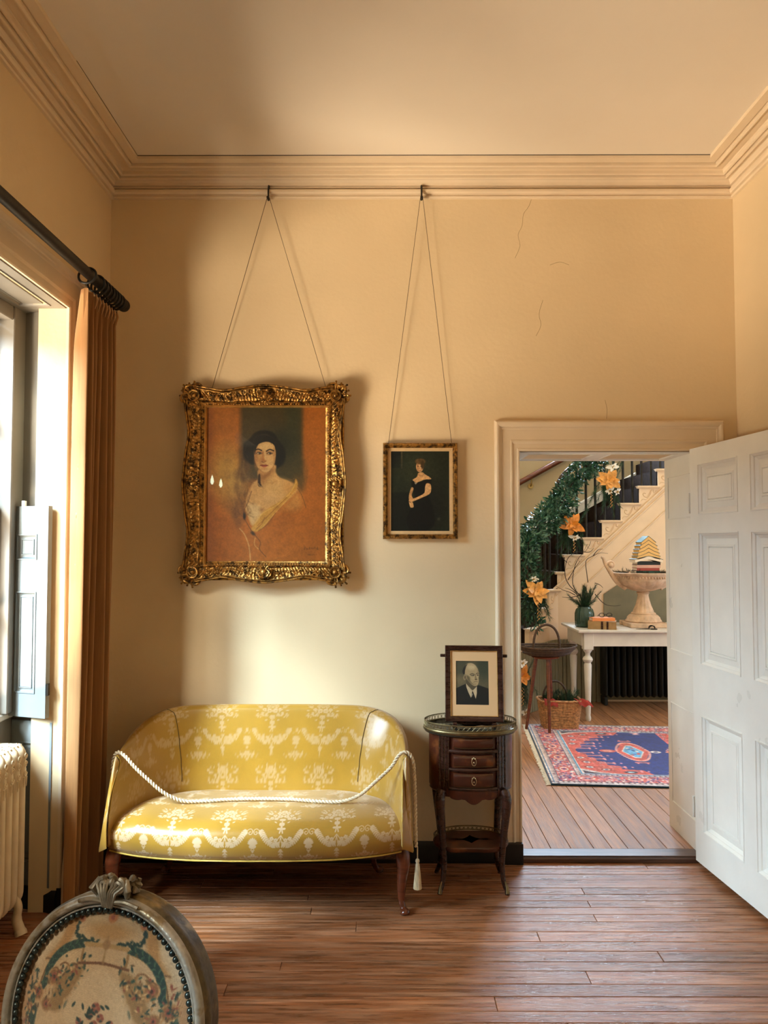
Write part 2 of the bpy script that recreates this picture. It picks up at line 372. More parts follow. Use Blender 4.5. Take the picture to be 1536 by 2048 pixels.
# --- threshold and hall floor (boards run away from us)
g = G(); g.box(((DX0+DX1)/2, YB+0.012, 0.010), (DX1-DX0, 0.05, 0.028), bev=0.006); g.box(((DX0+DX1)/2, YB+0.045, 0.014), (DX1-DX0, 0.09, 0.032), bev=0.002)
S(g, 'trim_2', mat('threshold_wood', (0.085, 0.045, 0.03), 0.3, var=0.5, scale=6, stretch=(1, 8, 8), coat=0.2), label='worn dark wooden door threshold')
g = G(); g.box(((HX0+HX1)/2, (YB+HY1)/2+0.05, -0.03), (HX1-HX0, HY1-YB, 0.07)); hfloor = S(g, 'floor_hall', M['gap'])
x = HX0; 
while x < HX1-0.03:
    wd = rnd.choice((0.08, 0.09, 0.1, 0.115)); x1 = min(x+wd, HX1)
    cuts = [YB+0.09, rnd.uniform(5.2, 7.6), HY1] if 0.4 < x < 2.2 else [YB+0.09 if DX0 < (x+x1)/2 < DX1 else YB+WT, HY1]
    for a, b in zip(cuts[:-1], cuts[1:]):
        if x1 < DX0 or x > DX1: a = max(a, YB+WT)
        g = G(); g.box(((x+x1)/2, (a+b)/2, HZ-0.011+rnd.uniform(-0.001, 0)), (x1-x-0.0022, b-a-0.002, 0.022), bev=0.0016)
        S(g, 'plank', M['hplank'], hfloor)
    x = x1

# --- panelled surface: raised-and-fielded panels on a plane.  o origin, U along, W up, Nn outward
def panel(g, o, U, W, Nn, u0, u1, z0, z1, dep=0.016, mould=0.022, field=0.045, raised=0.007):
    o, U, W, Nn = map(lambda a: np.array(a, float), (o, U, W, Nn))
    t = mould+field
    rings = [(0, 0), (0.001, 0.0035), (0.005, 0.0035), (0.006, -0.001), (mould*0.5, -dep*0.35), (mould*0.55, -dep*0.6), (mould*0.8, -dep*0.8), (mould, -dep), (mould+field*0.45, -dep+raised*0.6),
             (mould+field*0.5, -dep+raised*0.6+0.004), (mould+field*0.62, -dep+raised*0.6+0.004), (mould+field*0.66, -dep+raised*0.4), (mould+field*0.72, -dep+raised)]
    P = []
    for i, h in rings:
        P.append([o+U*a+W*b+Nn*h for a, b in ((u0+i, z0+i), (u1-i, z0+i), (u1-i, z1-i), (u0+i, z1-i))])
    P = np.array(P); n = len(P)
    g.grid(P, cv=True, flip=False); g.add(P[-1], [[0, 1, 2, 3]])
def slab_with_panels(g, o, U, W, Nn, w_, h_, rects):
    "flat front with holes filled by panels"
    o, U, W, Nn = map(lambda a: np.array(a, float), (o, U, W, Nn))
    for a, b, c, d in wallgrid([tuple(r) for r in rects], 0, w_, 0, h_):
        g.add([o+U*a+W*c, o+U*b+W*c, o+U*b+W*d, o+U*a+W*d], [[0, 1, 2, 3]])
    
# --- casing of the hall doorway
cas = [(0, 0), (0.0, 0.012), (0.004, 0.016), (0.010, 0.016), (0.013, 0.012), (0.030, 0.012), (0.033, 0.015), (0.038, 0.019), (0.044, 0.019), (0.046, 0.016),
       (0.088, 0.017), (0.091, 0.021), (0.098, 0.023), (0.100, 0.029), (0.108, 0.034), (0.116, 0.034), (0.122, 0.028), (0.124, 0.020), (0.124, 0.0)]
def casing(name, P0, P1, zt, side, out, z0=0.0, head=1.0, mt='trim'):
    "P0,P1: lower corners of the opening (x,y); out: direction into the room"
    P0, P1 = np.array((*P0, 0.0)), np.array((*P1, 0.0)); U = (P1-P0)/np.linalg.norm(P1-P0); Z = np.array((0, 0, 1.0)); O = np.array((*out, 0.0))
    g = G()
    pts = [(P0+Z*z0, -U, O), (P0+Z*zt, -U+Z*head, O), (P1+Z*zt, U+Z*head, O), (P1+Z*z0, U, O)]
    g.sweep(pts, cas); return S(g, name, M[mt], smooth=30)
casing('trim_3', (DX0, YB), (DX1, YB), DZ, 0, (0, -1), z0=0.100, head=1.22)
# plinths under the casing
g = G(); g.box((DX0-0.062, YB-0.019, 0.05), (0.125, 0.038, 0.10), bev=0.002); g.box((DX1+0.062, YB-0.019, 0.05), (0.125, 0.038, 0.10), bev=0.002)
S(g, 'trim_4', M['black'])
# jambs and soffit of the doorway (panelled)
g = G(); rows = [(0.17, 0.70), (0.98, 1.58), (1.68, 1.91)]
rc = [(0.05, 0.37, a, b) for a, b in rows]
o = (DX1-0.012, YB+0.0, 0); slab_with_panels(g, o, (0, 1, 0), (0, 0, 1), (-1, 0, 0), WT, DZ, rc)
for r in rc: panel(g, o, (0, 1, 0), (0, 0, 1), (-1, 0, 0), r[0], r[1], r[2], r[3], field=0.03)
g.box((DX1-0.006, YB+WT/2, DZ/2), (0.010, WT-0.01, DZ))
S(g, 'door_1_jamb_right', M['white'])
g = G(); o = (DX0+0.002, YB+WT, 0); slab_with_panels(g, o, (0, -1, 0), (0, 0, 1), (1, 0, 0), WT, DZ, rc)
for r in rc: panel(g, o, (0, -1, 0), (0, 0, 1), (1, 0, 0), r[0], r[1], r[2], r[3], field=0.03)
S(g, 'door_1_jamb_left', M['white'])
g = G(); o = (DX0, YB, DZ-0.003); rc = [(0.06, 0.40, 0.08, 0.34), (0.48, 0.82, 0.08, 0.34)]
slab_with_panels(g, o, (1, 0, 0), (0, 1, 0), (0, 0, -1), DX1-DX0, WT, rc)
for r in rc: panel(g, o, (1, 0, 0), (0, 1, 0), (0, 0, -1), *r, field=0.05)
S(g, 'door_1_soffit', M['white'])
casing('trim_5', (DX1, YB+WT), (DX0, YB+WT), DZ, 0, (0, 1), z0=HZ, head=1.0)

# --- the open door leaf
A5 = radians(5.6); DU = np.array((sin(A5), -cos(A5), 0)); DN = np.array((-cos(A5), -sin(A5), 0)); DO = np.array((1.49, YB-0.042, 0.028))
DW, DH, DT = 0.93, 1.985, 0.044
door = thing('door_1', None, None, tuple(DO), kind='structure'); door['label'] = 'white six panel door standing open beside the doorway'
colsd = [(0.077, 0.424), (0.520, 0.853)]; rowsd = [(0.155, 0.705), (0.945, 1.575), (1.660, 1.905)]
g = G(); rects = [(a, b, c, d) for a, b in colsd for c, d in rowsd]
slab_with_panels(g, DO, DU, (0, 0, 1), DN, DW, DH, rects)
o2 = DO+DU*DW-DN*DT
slab_with_panels(g, o2, -DU, (0, 0, 1), -DN, DW, DH, [(DW-b, DW-a, c, d) for a, b, c, d in rects])
c8 = [DO, DO+DU*DW, DO+DU*DW-DN*DT, DO-DN*DT]; Zh = np.array((0, 0, DH))
g.add(c8+[p+Zh for p in c8], [[1, 2, 6, 5], [3, 0, 4, 7], [0, 3, 2, 1], [4, 5, 6, 7]])
g.obj('stile_frame', M['white'], door)
for a, b in colsd:
    for c, d in rowsd:
        g = G(); panel(g, DO, DU, (0, 0, 1), DN, a, b, c, d, mould=0.030, field=0.06, raised=0.010, dep=0.022)
        panel(g, o2, -DU, (0, 0, 1), -DN, DW-b, DW-a, c, d, mould=0.030, field=0.06, raised=0.010, dep=0.020)
        g.obj('panel', M['white'], door)
for z in (0.25, 1.72):
    g = G(); g.tube([DO+np.array((-0.002, 0.012, z-0.05)), DO+np.array((-0.002, 0.012, z+0.05))], 0.007, 10); g.obj('hinge', M['white'], door, smooth=50)
g = G(); kp = DO+DU*(DW-0.07)+np.array((0, 0, 0.83)); kp0 = kp
g.tube([kp, kp+DN*0.02, kp+DN*0.03, kp+DN*0.045, kp+DN*0.06, kp+DN*0.066], [0.012, 0.011, 0.016, 0.027, 0.024, 0.008], 16); g.obj('door_knob', M['brass'], door, smooth=60)

# --- window bays on the left: reveals, sash, glass, shutters
def bay(y0, y1, n):
    dx = 0.237; sp = 0.077; xg = XL-dx
    g = G()
    for (ya, yb_) in ((y1, y1+sp), (y0, y0-sp)):
        sg = 1 if ya == y1 else -1
        # reveal face (splayed) with fine edge
        g.add([(XL, ya, 0), (xg, yb_, 0), (xg, yb_, WZ), (XL, ya, WZ)], [[0, 1, 2, 3]])
        g.add([(XL, ya+sg*0.10, 0), (xg-0.12, yb_+sg*0.10, 0), (xg-0.12, yb_+sg*0.10, WZ), (XL, ya+sg*0.10, WZ)], [[0, 1, 2, 3]])
    o = (xg-0.14, y0-sp, WZ-0.004); slab_with_panels(g, o, (0, 1, 0), (1, 0, 0), (0, 0, -1), y1-y0+2*sp, dx+0.14, [(0.12, y1-y0+2*sp-0.12, 0.19, 0.33)])
    panel(g, o, (0, 1, 0), (1, 0, 0), (0, 0, -1), 0.12, y1-y0+2*sp-0.12, 0.19, 0.33, mould=0.015, field=0.02, dep=0.008)
    g.box((xg-0.06, (y0+y1)/2, WZ+0.35), (0.12, y1-y0+0.5, 0.70-0.002)); 
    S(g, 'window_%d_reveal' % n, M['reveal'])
    # apron panel below the sill
    g = G(); zs = 0.80; W_ = y1-y0+2*sp; g.box((xg-0.03, (y0+y1)/2, zs/2), (0.06, W_, zs))
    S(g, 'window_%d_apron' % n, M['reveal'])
    g = G(); g.box((xg-0.055, (y0+y1)/2, zs+0.015), (0.13, W_, 0.03), bev=0.006); S(g, 'window_%d_sill' % n, M['white'])
    # sashes
    win = thing('window_%d' % n, None, None, (xg-0.05, (y0+y1)/2, zs+0.03), kind='structure')
    zb, zt = zs+0.03, WZ; zm = (zb+zt)/2; xs = xg-0.05; ya, yb_ = y0-sp, y1+sp
    g = G(); 
    for yy in (ya+0.055, yb_-0.055): g.box((xs+0.03, yy, (zb+zt)/2), (0.10, 0.11, zt-zb), bev=0.004)
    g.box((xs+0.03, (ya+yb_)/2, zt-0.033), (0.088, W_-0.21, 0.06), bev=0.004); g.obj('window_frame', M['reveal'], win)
    iy0, iy1 = ya+0.11, yb_-0.11
    for (z0, z1, xo) in ((zb, zm+0.02, 0.005), (zm-0.02, zt-0.06, -0.03)):
        g = G(); x_ = xs+xo
        for yy in (iy0+0.022, iy1-0.022): g.box((x_, yy, (z0+z1)/2), (0.03, 0.044, z1-z0), bev=0.003)
        for zz in (z0+0.025, z1-0.025): g.box((x_, (iy0+iy1)/2, zz), (0.03, iy1-iy0, 0.05), bev=0.003)
        for f in (1/3, 2/3): g.box((x_, iy0+(iy1-iy0)*f, (z0+z1)/2), (0.025, 0.018, z1-z0))
        g.box((x_, (iy0+iy1)/2, (z0+z1)/2), (0.025, iy1-iy0, 0.018)); sh = g.obj('sash', M['reveal'], win)
        g = G(); g.box((x_, (iy0+iy1)/2, (z0+z1)/2), (0.003, iy1-iy0-0.02, z1-z0-0.02)); g.obj('pane', M['glass'], sh)
    casn = 'trim_%d' % (5+n)
    g = G(); Z = np.array((0, 0, 1.0)); U = np.array((0, 1.0, 0)); O = np.array((1.0, 0, 0)); k = 1.28
    pc = [(d*k, h*1.05) for d, h in cas]
    P0, P1 = np.array((XL, y0, 0)), np.array((XL, y1, 0))
    g.sweep([(P0+Z*0.1, -U, O), (P0+Z*WZ, -U+Z, O), (P1+Z*WZ, U+Z, O), (P1+Z*0.1, U, O)], pc); S(g, casn, M['trim'], smooth=30)
    g = G()
    for yy in (y0-0.08, y1+0.08): g.box((XL+0.02, yy, 0.05), (0.045, 0.162, 0.1), bev=0.002)
    S(g, 'trim_%d' % (8+n), M['black'])
bay(WY0, WY1, 1); bay(VY0, VY1, 2)

# interior shutter folded back against the far reveal of the visible window
sh = thing('window_shutter', 'pale panelled wooden half shutter folded back in the left window bay', 'shutter', (XL-0.03, WY1-0.03, 0.815))
rv = np.array((-0.237, 0.077, 0)); U = rv/np.linalg.norm(rv); Nn = np.array((-U[1], U[0], 0)); Nn = Nn if Nn[1] < 0 else -Nn
o = np.array((XL-0.035, WY1-0.012, 0.815))+Nn*0.030; SW, SHH = 0.215, 0.895
g = G(); rc = [(0.055, 0.165, 0.10, 0.53), (0.055, 0.165, 0.665, 0.775)]
slab_with_panels(g, o, U, (0, 0, 1), Nn, SW, SHH, rc)
c4 = [o, o+U*SW, o+U*SW-Nn*0.024, o-Nn*0.024]; Zh = np.array((0, 0, SHH))
g.add(c4+[p+Zh for p in c4], [[1, 2, 6, 5], [3, 0, 4, 7], [0, 3, 2, 1], [4, 5, 6, 7], [2, 3, 7, 6]])
g.obj('shutter_board', M['shut'], sh)
for r in rc:
    g = G(); panel(g, o, U, (0, 0, 1), Nn, *r, mould=0.012, field=0.02, dep=0.009, raised=0.004); g.obj('panel', M['shut'], sh, smooth=25)
g = G(); g.box(o+U*0.14-Nn*0.012+np.array((0, 0, SHH+0.012)), (0.012, 0.02, 0.024)); g.obj('latch', M['white'], sh)
g = G(); q = o-U*0.002-Nn*0.012; g.box(q+np.array((0.002, -0.002, 0.12)), (0.006, 0.02, 0.05)); g.obj('hinge', M['iron'], sh)
# lower reveal panel outline
g = G(); o = np.array((XL-0.028, WY1+0.002, 0.10)); slab_with_panels(g, o+Nn*0.006, U, (0, 0, 1), Nn, 0.215, 0.69, [(0.05, 0.17, 0.09, 0.60)])
panel(g, o+Nn*0.006, U, (0, 0, 1), Nn, 0.05, 0.17, 0.09, 0.60, mould=0.012, field=0.02, dep=0.006); S(g, 'window_1_panel', M['shut'])

# --- hall shell
g = G()
for a, b, c, d in wallgrid([(1.45, 3.15, 2.68, 3.95)], HX0-0.2, HX1+0.2, 0, HZC): g.box(((a+b)/2, HY1+0.1, (c+d)/2), (b-a, 0.2, d-c))
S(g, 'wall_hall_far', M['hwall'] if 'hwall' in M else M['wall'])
g = G(); g.box((HX0-0.1, (YB+WT+HY1)/2, HZC/2), (0.2, HY1-YB-WT, HZC)); S(g, 'wall_hall_left', M['wall'])
g = G()
for a, b, c, d in wallgrid([(4.9, 6.3, HZ, 2.5)], YB+WT, HY1, 0, HZC): g.box((HX1+0.1, (a+b)/2, (c+d)/2), (0.2, b-a, d-c))
S(g, 'wall_hall_right', M['wall'])
g = G(); g.box(((HX0+HX1)/2, (YB+HY1)/2, HZC+0.05), (HX1-HX0+0.4, HY1-YB+0.4, 0.1)); S(g, 'ceiling_hall', M['ceil'])
g = G(); g.box((XR+(HX1-XR)/2+0.1, YB+WT/2+0.1, HZC/2), (HX1-XR+0.2, 0.2, HZC)); g.box((XL-0.3, YB+WT/2+0.1, HZC/2), (0.5, 0.2, HZC))
g.box(((XL+XR)/2, YB+WT/2+0.05, (ZC+HZC)/2+0.06), (XR-XL+0.6, 0.3, HZC-ZC-0.12)); S(g, 'wall_hall_near', M['wall'])
# stair window and front door light
def simple_window(name, ax, cx, cy, cz, w_, h_):
    win = thing(name, None, None, (cx, cy, cz-h_/2), kind='structure'); g = G()
    D = lambda a, t, b: (a, t, b) if ax == 0 else (t, a, b)
    for sx in (-1, 1): g.box((cx+(sx*(w_/2-0.03) if ax == 0 else 0), cy+(sx*(w_/2-0.03) if ax else 0), cz), D(0.06, 0.08, h_))
    for sz in (-1, 1): g.box((cx, cy, cz+sz*(h_/2-0.03)), D(w_, 0.08, 0.06))
    for f in (-1/6, 1/6): g.box((cx+(f*w_ if ax == 0 else 0), cy+(f*w_ if ax else 0), cz), D(0.03, 0.04, h_))
    g.box((cx, cy, cz), D(w_, 0.04, 0.03)); g.obj('window_frame', M['white'], win)
    g = G(); g.box((cx, cy, cz), D(w_-0.1, 0.004, h_-0.1)); g.obj('pane', M['glass'], win)
simple_window('window_3', 0, 2.3, HY1+0.08, 3.315, 1.7, 1.27)
simple_window('window_4', 1, HX1+0.08, 5.6, HZ+1.235, 1.4, 2.47)
# ================================================================== numpy painter (flat pictures, woven and printed patterns)
class Cv:
    "canvas covering picture coordinates x0..x1, y0..y1 (y down) with w x h samples"
    def __init__(s, x0, y0, x1, y1, w_, h_, bg):
        s.w, s.h = w_, h_; s.X, s.Y = np.meshgrid(np.linspace(x0, x1, w_), np.linspace(y0, y1, h_))
        s.I = np.zeros((h_, w_, 3))+np.array(bg, float); s.px = (x1-x0)/w_
    def win(s, xa, ya, xb, yb):
        j = np.where((s.X[0] >= xa) & (s.X[0] <= xb))[0]; i = np.where((s.Y[:, 0] >= ya) & (s.Y[:, 0] <= yb))[0]
        if len(i) == 0 or len(j) == 0: return None
        return slice(i[0], i[-1]+1), slice(j[0], j[-1]+1)
    def mixm(s, sl, m, col, a=1.0):
        m = np.clip(m*a, 0, 1)[..., None]; s.I[sl] = s.I[sl]*(1-m)+np.array(col, float)*m
    def ell(s, cx, cy, rx, ry, col, soft=1.0, a=1.0, ang=0.0):
        R = max(rx, ry)+soft*2; sl = s.win(cx-R, cy-R, cx+R, cy+R)
        if sl is None: return
        x, y = s.X[sl]-cx, s.Y[sl]-cy; c, n = cos(ang), sin(ang); u, v = x*c+y*n, -x*n+y*c
        d = (np.sqrt((u/rx)**2+(v/ry)**2)-1)*min(rx, ry); s.mixm(sl, 0.5-d/soft, col, a)
    def _seg(s, sl, P, closed):
        x, y = s.X[sl], s.Y[sl]; d2 = np.full(x.shape, 1e18); Q = np.roll(P, -1, 0) if closed else P[1:]
        A = P if closed else P[:-1]
        for (ax, ay), (bx, by) in zip(A, Q):
            dx, dy = bx-ax, by-ay; L = dx*dx+dy*dy+1e-9; t = np.clip(((x-ax)*dx+(y-ay)*dy)/L, 0, 1)
            d2 = np.minimum(d2, (x-ax-t*dx)**2+(y-ay-t*dy)**2)
        return np.sqrt(d2)
    def stroke(s, pts, wd, col, soft=1.0, a=1.0, curve=True):
        P = cr(pts, n=4) if curve and len(pts) > 2 else np.array(pts, float); m = wd+soft*2
        sl = s.win(P[:, 0].min()-m, P[:, 1].min()-m, P[:, 0].max()+m, P[:, 1].max()+m)
        if sl is None: return
        s.mixm(sl, 0.5-(s._seg(sl, P, False)-wd/2)/soft, col, a)
    def poly(s, pts, col, soft=1.0, a=1.0, curve=True):
        P = cr(pts, closed=True, n=4) if curve else np.array(pts, float); m = soft*2
        sl = s.win(P[:, 0].min()-m, P[:, 1].min()-m, P[:, 0].max()+m, P[:, 1].max()+m)
        if sl is None: return
        x, y = s.X[sl], s.Y[sl]; ins = np.zeros(x.shape, bool)
        for (ax, ay), (bx, by) in zip(P, np.roll(P, -1, 0)):
            if ay == by: continue
            ins ^= ((ay > y) != (by > y)) & (x < (bx-ax)*(y-ay)/(by-ay)+ax)
        d = s._seg(sl, P, True); d = np.where(ins, -d, d); s.mixm(sl, 0.5-d/soft, col, a)
    def rect(s, xa, ya, xb, yb, col, soft=0.5, a=1.0):
        d = np.maximum(np.maximum(xa-s.X, s.X-xb), np.maximum(ya-s.Y, s.Y-yb)); s.mixm((slice(None), slice(None)), 0.5-d/soft, col, a)
    def fnoise(s, cells, amp, seed=1):
        r = np.random.RandomState(seed); n = np.zeros((s.h, s.w))
        for k, c in enumerate(cells):
            g_ = r.rand(int(c*s.h/s.w)+3, c+3); yi = np.linspace(0, g_.shape[0]-2.001, s.h); xi = np.linspace(0, g_.shape[1]-2.001, s.w)
            y0 = yi.astype(int); x0 = xi.astype(int); fy = (yi-y0)[:, None]; fx = (xi-x0)[None]
            n += ((g_[y0][:, x0]*(1-fx)+g_[y0][:, x0+1]*fx)*(1-fy)+(g_[y0+1][:, x0]*(1-fx)+g_[y0+1][:, x0+1]*fx)*fy-0.5)*amp[k]
        return n
    def grain(s, cells, amp, seed=1): s.I = s.I*(1+s.fnoise(cells, amp, seed)[..., None])
    def lin(s, gain=1.0): return np.clip(lin(np.clip(s.I, 0, 255))*gain, 0, 1)

# damask repeat: mask 0..1, tile 220 wide x 300 high (picture units)
def damask():
    c = Cv(0, 0, 220, 300, 220, 300, (0, 0, 0)); W = (1, 1, 1)
    def mir(f, *a, **k):
        f(a[0], *a[1:], **k)
    def st(p, wd, **k): 
        c.stroke(p, wd, W, **k); c.stroke([(220-x, y) for x, y in p], wd, W, **k)
    def el(x, y, rx, ry, ang=0, a=1.0): 
        c.ell(x, y, rx, ry, W, 1.4, a, ang); c.ell(220-x, y, rx, ry, W, 1.4, a, -ang)
    def leaf(x, y, L, w_, ang): el(x+cos(ang)*L/2, y+sin(ang)*L/2, L/2, w_/2, ang)
    r = random.Random(5)
    # central bouquet
    for (x, y, R) in ((110, 34, 11), (92, 50, 10), (76, 70, 9), (98, 76, 12), (110, 56, 8), (84, 96, 9), (106, 104, 9), (66, 88, 7)):
        for k in range(6): el(x+cos(k*pi/3)*R*0.62, y+sin(k*pi/3)*R*0.62, R*0.42, R*0.36, 0, 0.95)
    for k in range(26):
        a = r.uniform(-pi, 0.5); x = 110-r.uniform(4, 62); y = 30+r.uniform(0, 90); leaf(x, y, r.uniform(9, 15), r.uniform(4, 6), r.uniform(0, 2*pi))
    leaf(58, 58, 14, 6, 3.6); leaf(52, 76, 14, 6, 3.3); leaf(50, 94, 14, 6, 2.9); leaf(74, 40, 14, 6, 4.2); leaf(92, 24, 14, 6, 4.4)
    st([(110, 110), (108, 150), (104, 170)], 5); el(104, 130, 5, 9); el(100, 152, 7, 5)
    # garland swags
    sw = [(0+22, 158), (34, 168), (46, 188), (62, 206), (84, 216), (104, 214)]
    st(sw, 3)
    P = cr(sw, n=6)
    for i in range(2, len(P)-1, 2):
        a = atan2(*(P[i+1]-P[i])[::-1]); leaf(P[i][0], P[i][1], 13, 6, a+1.1); leaf(P[i][0], P[i][1], 13, 6, a-1.1)
    for (x, y) in ((66, 206), (80, 220), (94, 212), (74, 192), (90, 198)):
        for k in range(5): el(x+cos(k*1.257)*5, y+sin(k*1.257)*5, 4, 3.4)
    st([(110, 180), (100, 192), (92, 206), (96, 222)], 3.5); st([(110, 186), (106, 206), (104, 226)], 3)
    # scroll pair at the tile edge and shell below
    st([(22, 158), (12, 152), (3, 158), (3, 170), (10, 176), (16, 171), (13, 164), (9, 166)], 2.6)
    for k in range(5): leaf(0, 214, 26-k*1.5, 8, -pi/2+k*0.32)
    el(0, 222, 14, 9); st([(0, 228), (6, 236), (2, 242)], 3)
    for (x, y, R) in ((0, 262, 9), (14, 270, 8), (28, 277, 7), (40, 281, 5), (6, 280, 8), (22, 286, 6), (0, 292, 7)):
        for k in range(5): el(x+cos(k*1.257+0.3)*R*0.6, y+sin(k*1.257+0.3)*R*0.6, R*0.42, R*0.36)
    leaf(0, 250, 14, 6, -pi/2); leaf(46, 284, 14, 5, -1.2); leaf(30, 272, 12, 5, -1.3)
    for k in range(6): el(110+r.uniform(-3, 3)*0, 236+k*9, 4.5-k*0.3, 3.6)
    leaf(110, 236, 14, 6, 2.3); leaf(110, 250, 14, 6, 2.3); leaf(110, 264, 12, 5, 2.3)
    return np.clip(c.I[..., 0], 0, 1)
DAM = damask()
def dam(u, v, rep=0.226, vrep=0.30, ou=0.0, ov=0.0):
    "u, v in metres along the cloth -> mask"
    h_, w_ = DAM.shape; x = ((u/rep+ou) % 1.0)*w_; y = ((v/vrep+ov) % 1.0)*h_
    x0 = np.floor(x).astype(int) % w_; y0 = np.floor(y).astype(int) % h_; fx = x-np.floor(x); fy = y-np.floor(y)
    x1 = (x0+1) % w_; y1 = (y0+1) % h_
    return (DAM[y0, x0]*(1-fx)+DAM[y0, x1]*fx)*(1-fy)+(DAM[y1, x0]*(1-fx)+DAM[y1, x1]*fx)*fy

def picture_mesh(g, cv, o, U, W, gain=1.0):
    "plane: top-left corner o, U across, W down (vectors of full size)"
    s, t = np.linspace(0, 1, cv.w), np.linspace(0, 1, cv.h)
    P = np.array(o)+s[None, :, None]*np.array(U)+t[:, None, None]*np.array(W)
    g.grid(P, col=cv.lin(gain)); return g

# ------------------------------------------------------------------ portrait of a young woman (coordinates: zoomed crop, 6.4 per photo pixel from 400,840)
def paint_woman():
    c = Cv(60, -190, 1640, 1842, 300, 386, (176, 98, 34)); A = c
    # ground: brown-orange, darker panel behind, ochre light left
    A.rect(60, -190, 180, 1842, (150, 82, 40), 90, 0.6)
    A.rect(150, -250, 480, 700, (178, 104, 40), 60, 0.8); A.ell(330, 640, 240, 330, (186, 134, 62), 190, 0.75)
    A.ell(430, 830, 230, 330, (178, 130, 66), 180, 0.55)
    A.rect(500, -260, 1300, 760, (74, 60, 34), 70, 0.95); A.rect(1060, -260, 1290, 560, (62, 58, 36), 60, 0.6)
    A.ell(1130, 640, 200, 250, (70, 60, 34), 140, 0.8); A.ell(980, 300, 260, 260, (48, 46, 30), 130, 0.6)
    A.poly([(1180, 700), (1330, 700), (1330, 880), (1270, 900)], (96, 70, 34), 60, 0.6)
    # smoky strokes left of the head
    r = np.random.RandomState(3)
    for k in range(60):
        x = 560+r.randn()*70; y = 700+r.randn()*190; A.ell(x, y, 30+r.rand()*40, 20+r.rand()*40, (120, 80, 46) if r.rand() < .5 else (92, 62, 40), 60, 0.22, r.rand()*3)
    for k in range(40):
        x = 460+r.randn()*50; y = 1150+r.randn()*120; A.ell(x, y, 20+r.rand()*30, 30+r.rand()*40, (112, 72, 40), 60, 0.16)
    for k in range(26):
        x = 470+r.randn()*70; y = 800+r.randn()*90; A.ell(x, y, 20, 34, (206, 160, 92), 50, 0.18)
    # hair mass
    A.poly([(560, 400), (545, 290), (620, 220), (700, 140), (820, 118), (930, 150), (990, 240), (1060, 340), (1075, 470), (1020, 570), (960, 610), (920, 560), (700, 560), (620, 540), (590, 470)], (28, 24, 18), 26)
    A.ell(600, 400, 58, 120, (30, 25, 19), 34); A.ell(1010, 440, 72, 130, (26, 24, 18), 40); A.ell(800, 200, 130, 74, (24, 22, 18), 40)
    for k in range(9): A.stroke([(640+k*22, 330-k*16), (700+k*18, 190-k*4), (840+k*12, 160+k*8)], 5, (58, 46, 32), 8, 0.35)
    A.stroke([(575, 330), (560, 400), (600, 470)], 10, (62, 46, 30), 14, 0.5)
    # neck and shoulders
    sk = (206, 150, 92)
    A.poly([(740, 620), (950, 560), (960, 650), (1010, 720), (1130, 770), (1230, 830), (1240, 900), (1130, 1010), (1000, 1110), (860, 1190), (740, 1290), (660, 1340), (600, 1200), (570, 1100), (600, 940), (660, 800), (730, 740)], sk, 22)
    A.poly([(620, 1050), (760, 1080), (800, 1170), (720, 1260), (660, 1340), (610, 1220), (585, 1120)], (212, 168, 118), 40, 0.7)
    A.poly([(740, 640), (800, 660), (930, 600), (940, 640), (860, 760), (800, 860), (760, 800), (740, 720)], (150, 98, 52), 40, 0.55)
    A.ell(960, 860, 180, 120, (216, 164, 104), 120, 0.7); A.ell(880, 1000, 150, 90, (214, 164, 112), 90, 0.5)
    A.ell(780, 1140, 30, 26, (150, 96, 52), 40, 0.6); A.ell(1130, 860, 70, 90, (196, 136, 74), 60, 0.5)
    A.stroke([(800, 770), (900, 800), (960, 770)], 12, (176, 118, 64), 26, 0.5)
    A.poly([(735, 690), (760, 690), (768, 800), (790, 840), (745, 840), (728, 790)], (54, 36, 22), 16, 0.9)
    A.stroke([(735, 800), (760, 835), (800, 830)], 8, (200, 160, 110), 8, 0.8)
    # face
    A.poly([(690, 330), (720, 270), (840, 250), (930, 280), (955, 380), (955, 470), (935, 560), (900, 620), (850, 660), (800, 655), (740, 610), (700, 540), (682, 440)], (216, 164, 108), 14)
    A.ell(760, 500, 60, 120, (190, 128, 74), 60, 0.6); A.ell(820, 320, 90, 50, (226, 178, 122), 50, 0.8); A.ell(890, 500, 45, 70, (226, 170, 112), 50, 0.7)
    A.ell(700, 460, 20, 120, (160, 98, 54), 30, 0.6); A.ell(940, 430, 14, 120, (180, 120, 70), 22, 0.6)
    A.poly([(680, 330), (700, 270), (800, 240), (940, 270), (985, 380), (955, 360), (930, 300), (850, 262), (750, 285), (705, 350), (690, 430)], (26, 23, 18), 12)
    A.stroke([(850, 262), (880, 262), (905, 300)], 4, (70, 50, 34), 5, 0.7)
    for (ex, ey, w_) in ((745, 410, 46), (880, 412, 44)):
        A.ell(ex, ey-6, w_, 20, (150, 92, 56), 20, 0.7); A.ell(ex, ey, w_*0.72, 14, (196, 160, 122), 6); A.ell(ex+6, ey, 15, 14, (48, 34, 24), 6); A.ell(ex+2, ey-4, 4, 4, (190, 176, 150), 3, 0.8)
        A.stroke([(ex-w_*0.8, ey+6), (ex-8, ey-14), (ex+w_*0.8, ey+4)], 7, (40, 26, 18), 6); A.stroke([(ex-w_*0.6, ey+14), (ex, ey+18), (ex+w_*0.6, ey+12)], 4, (140, 84, 50), 8, 0.7)
    A.stroke([(692, 372), (730, 358), (775, 374)], 15, (44, 28, 18), 9); A.stroke([(838, 384), (880, 362), (930, 378)], 15, (44, 28, 18), 9)
    A.poly([(784, 400), (800, 390), (808, 470), (832, 500), (826, 520), (780, 522), (772, 500), (780, 470)], (176, 112, 62), 18, 0.7)
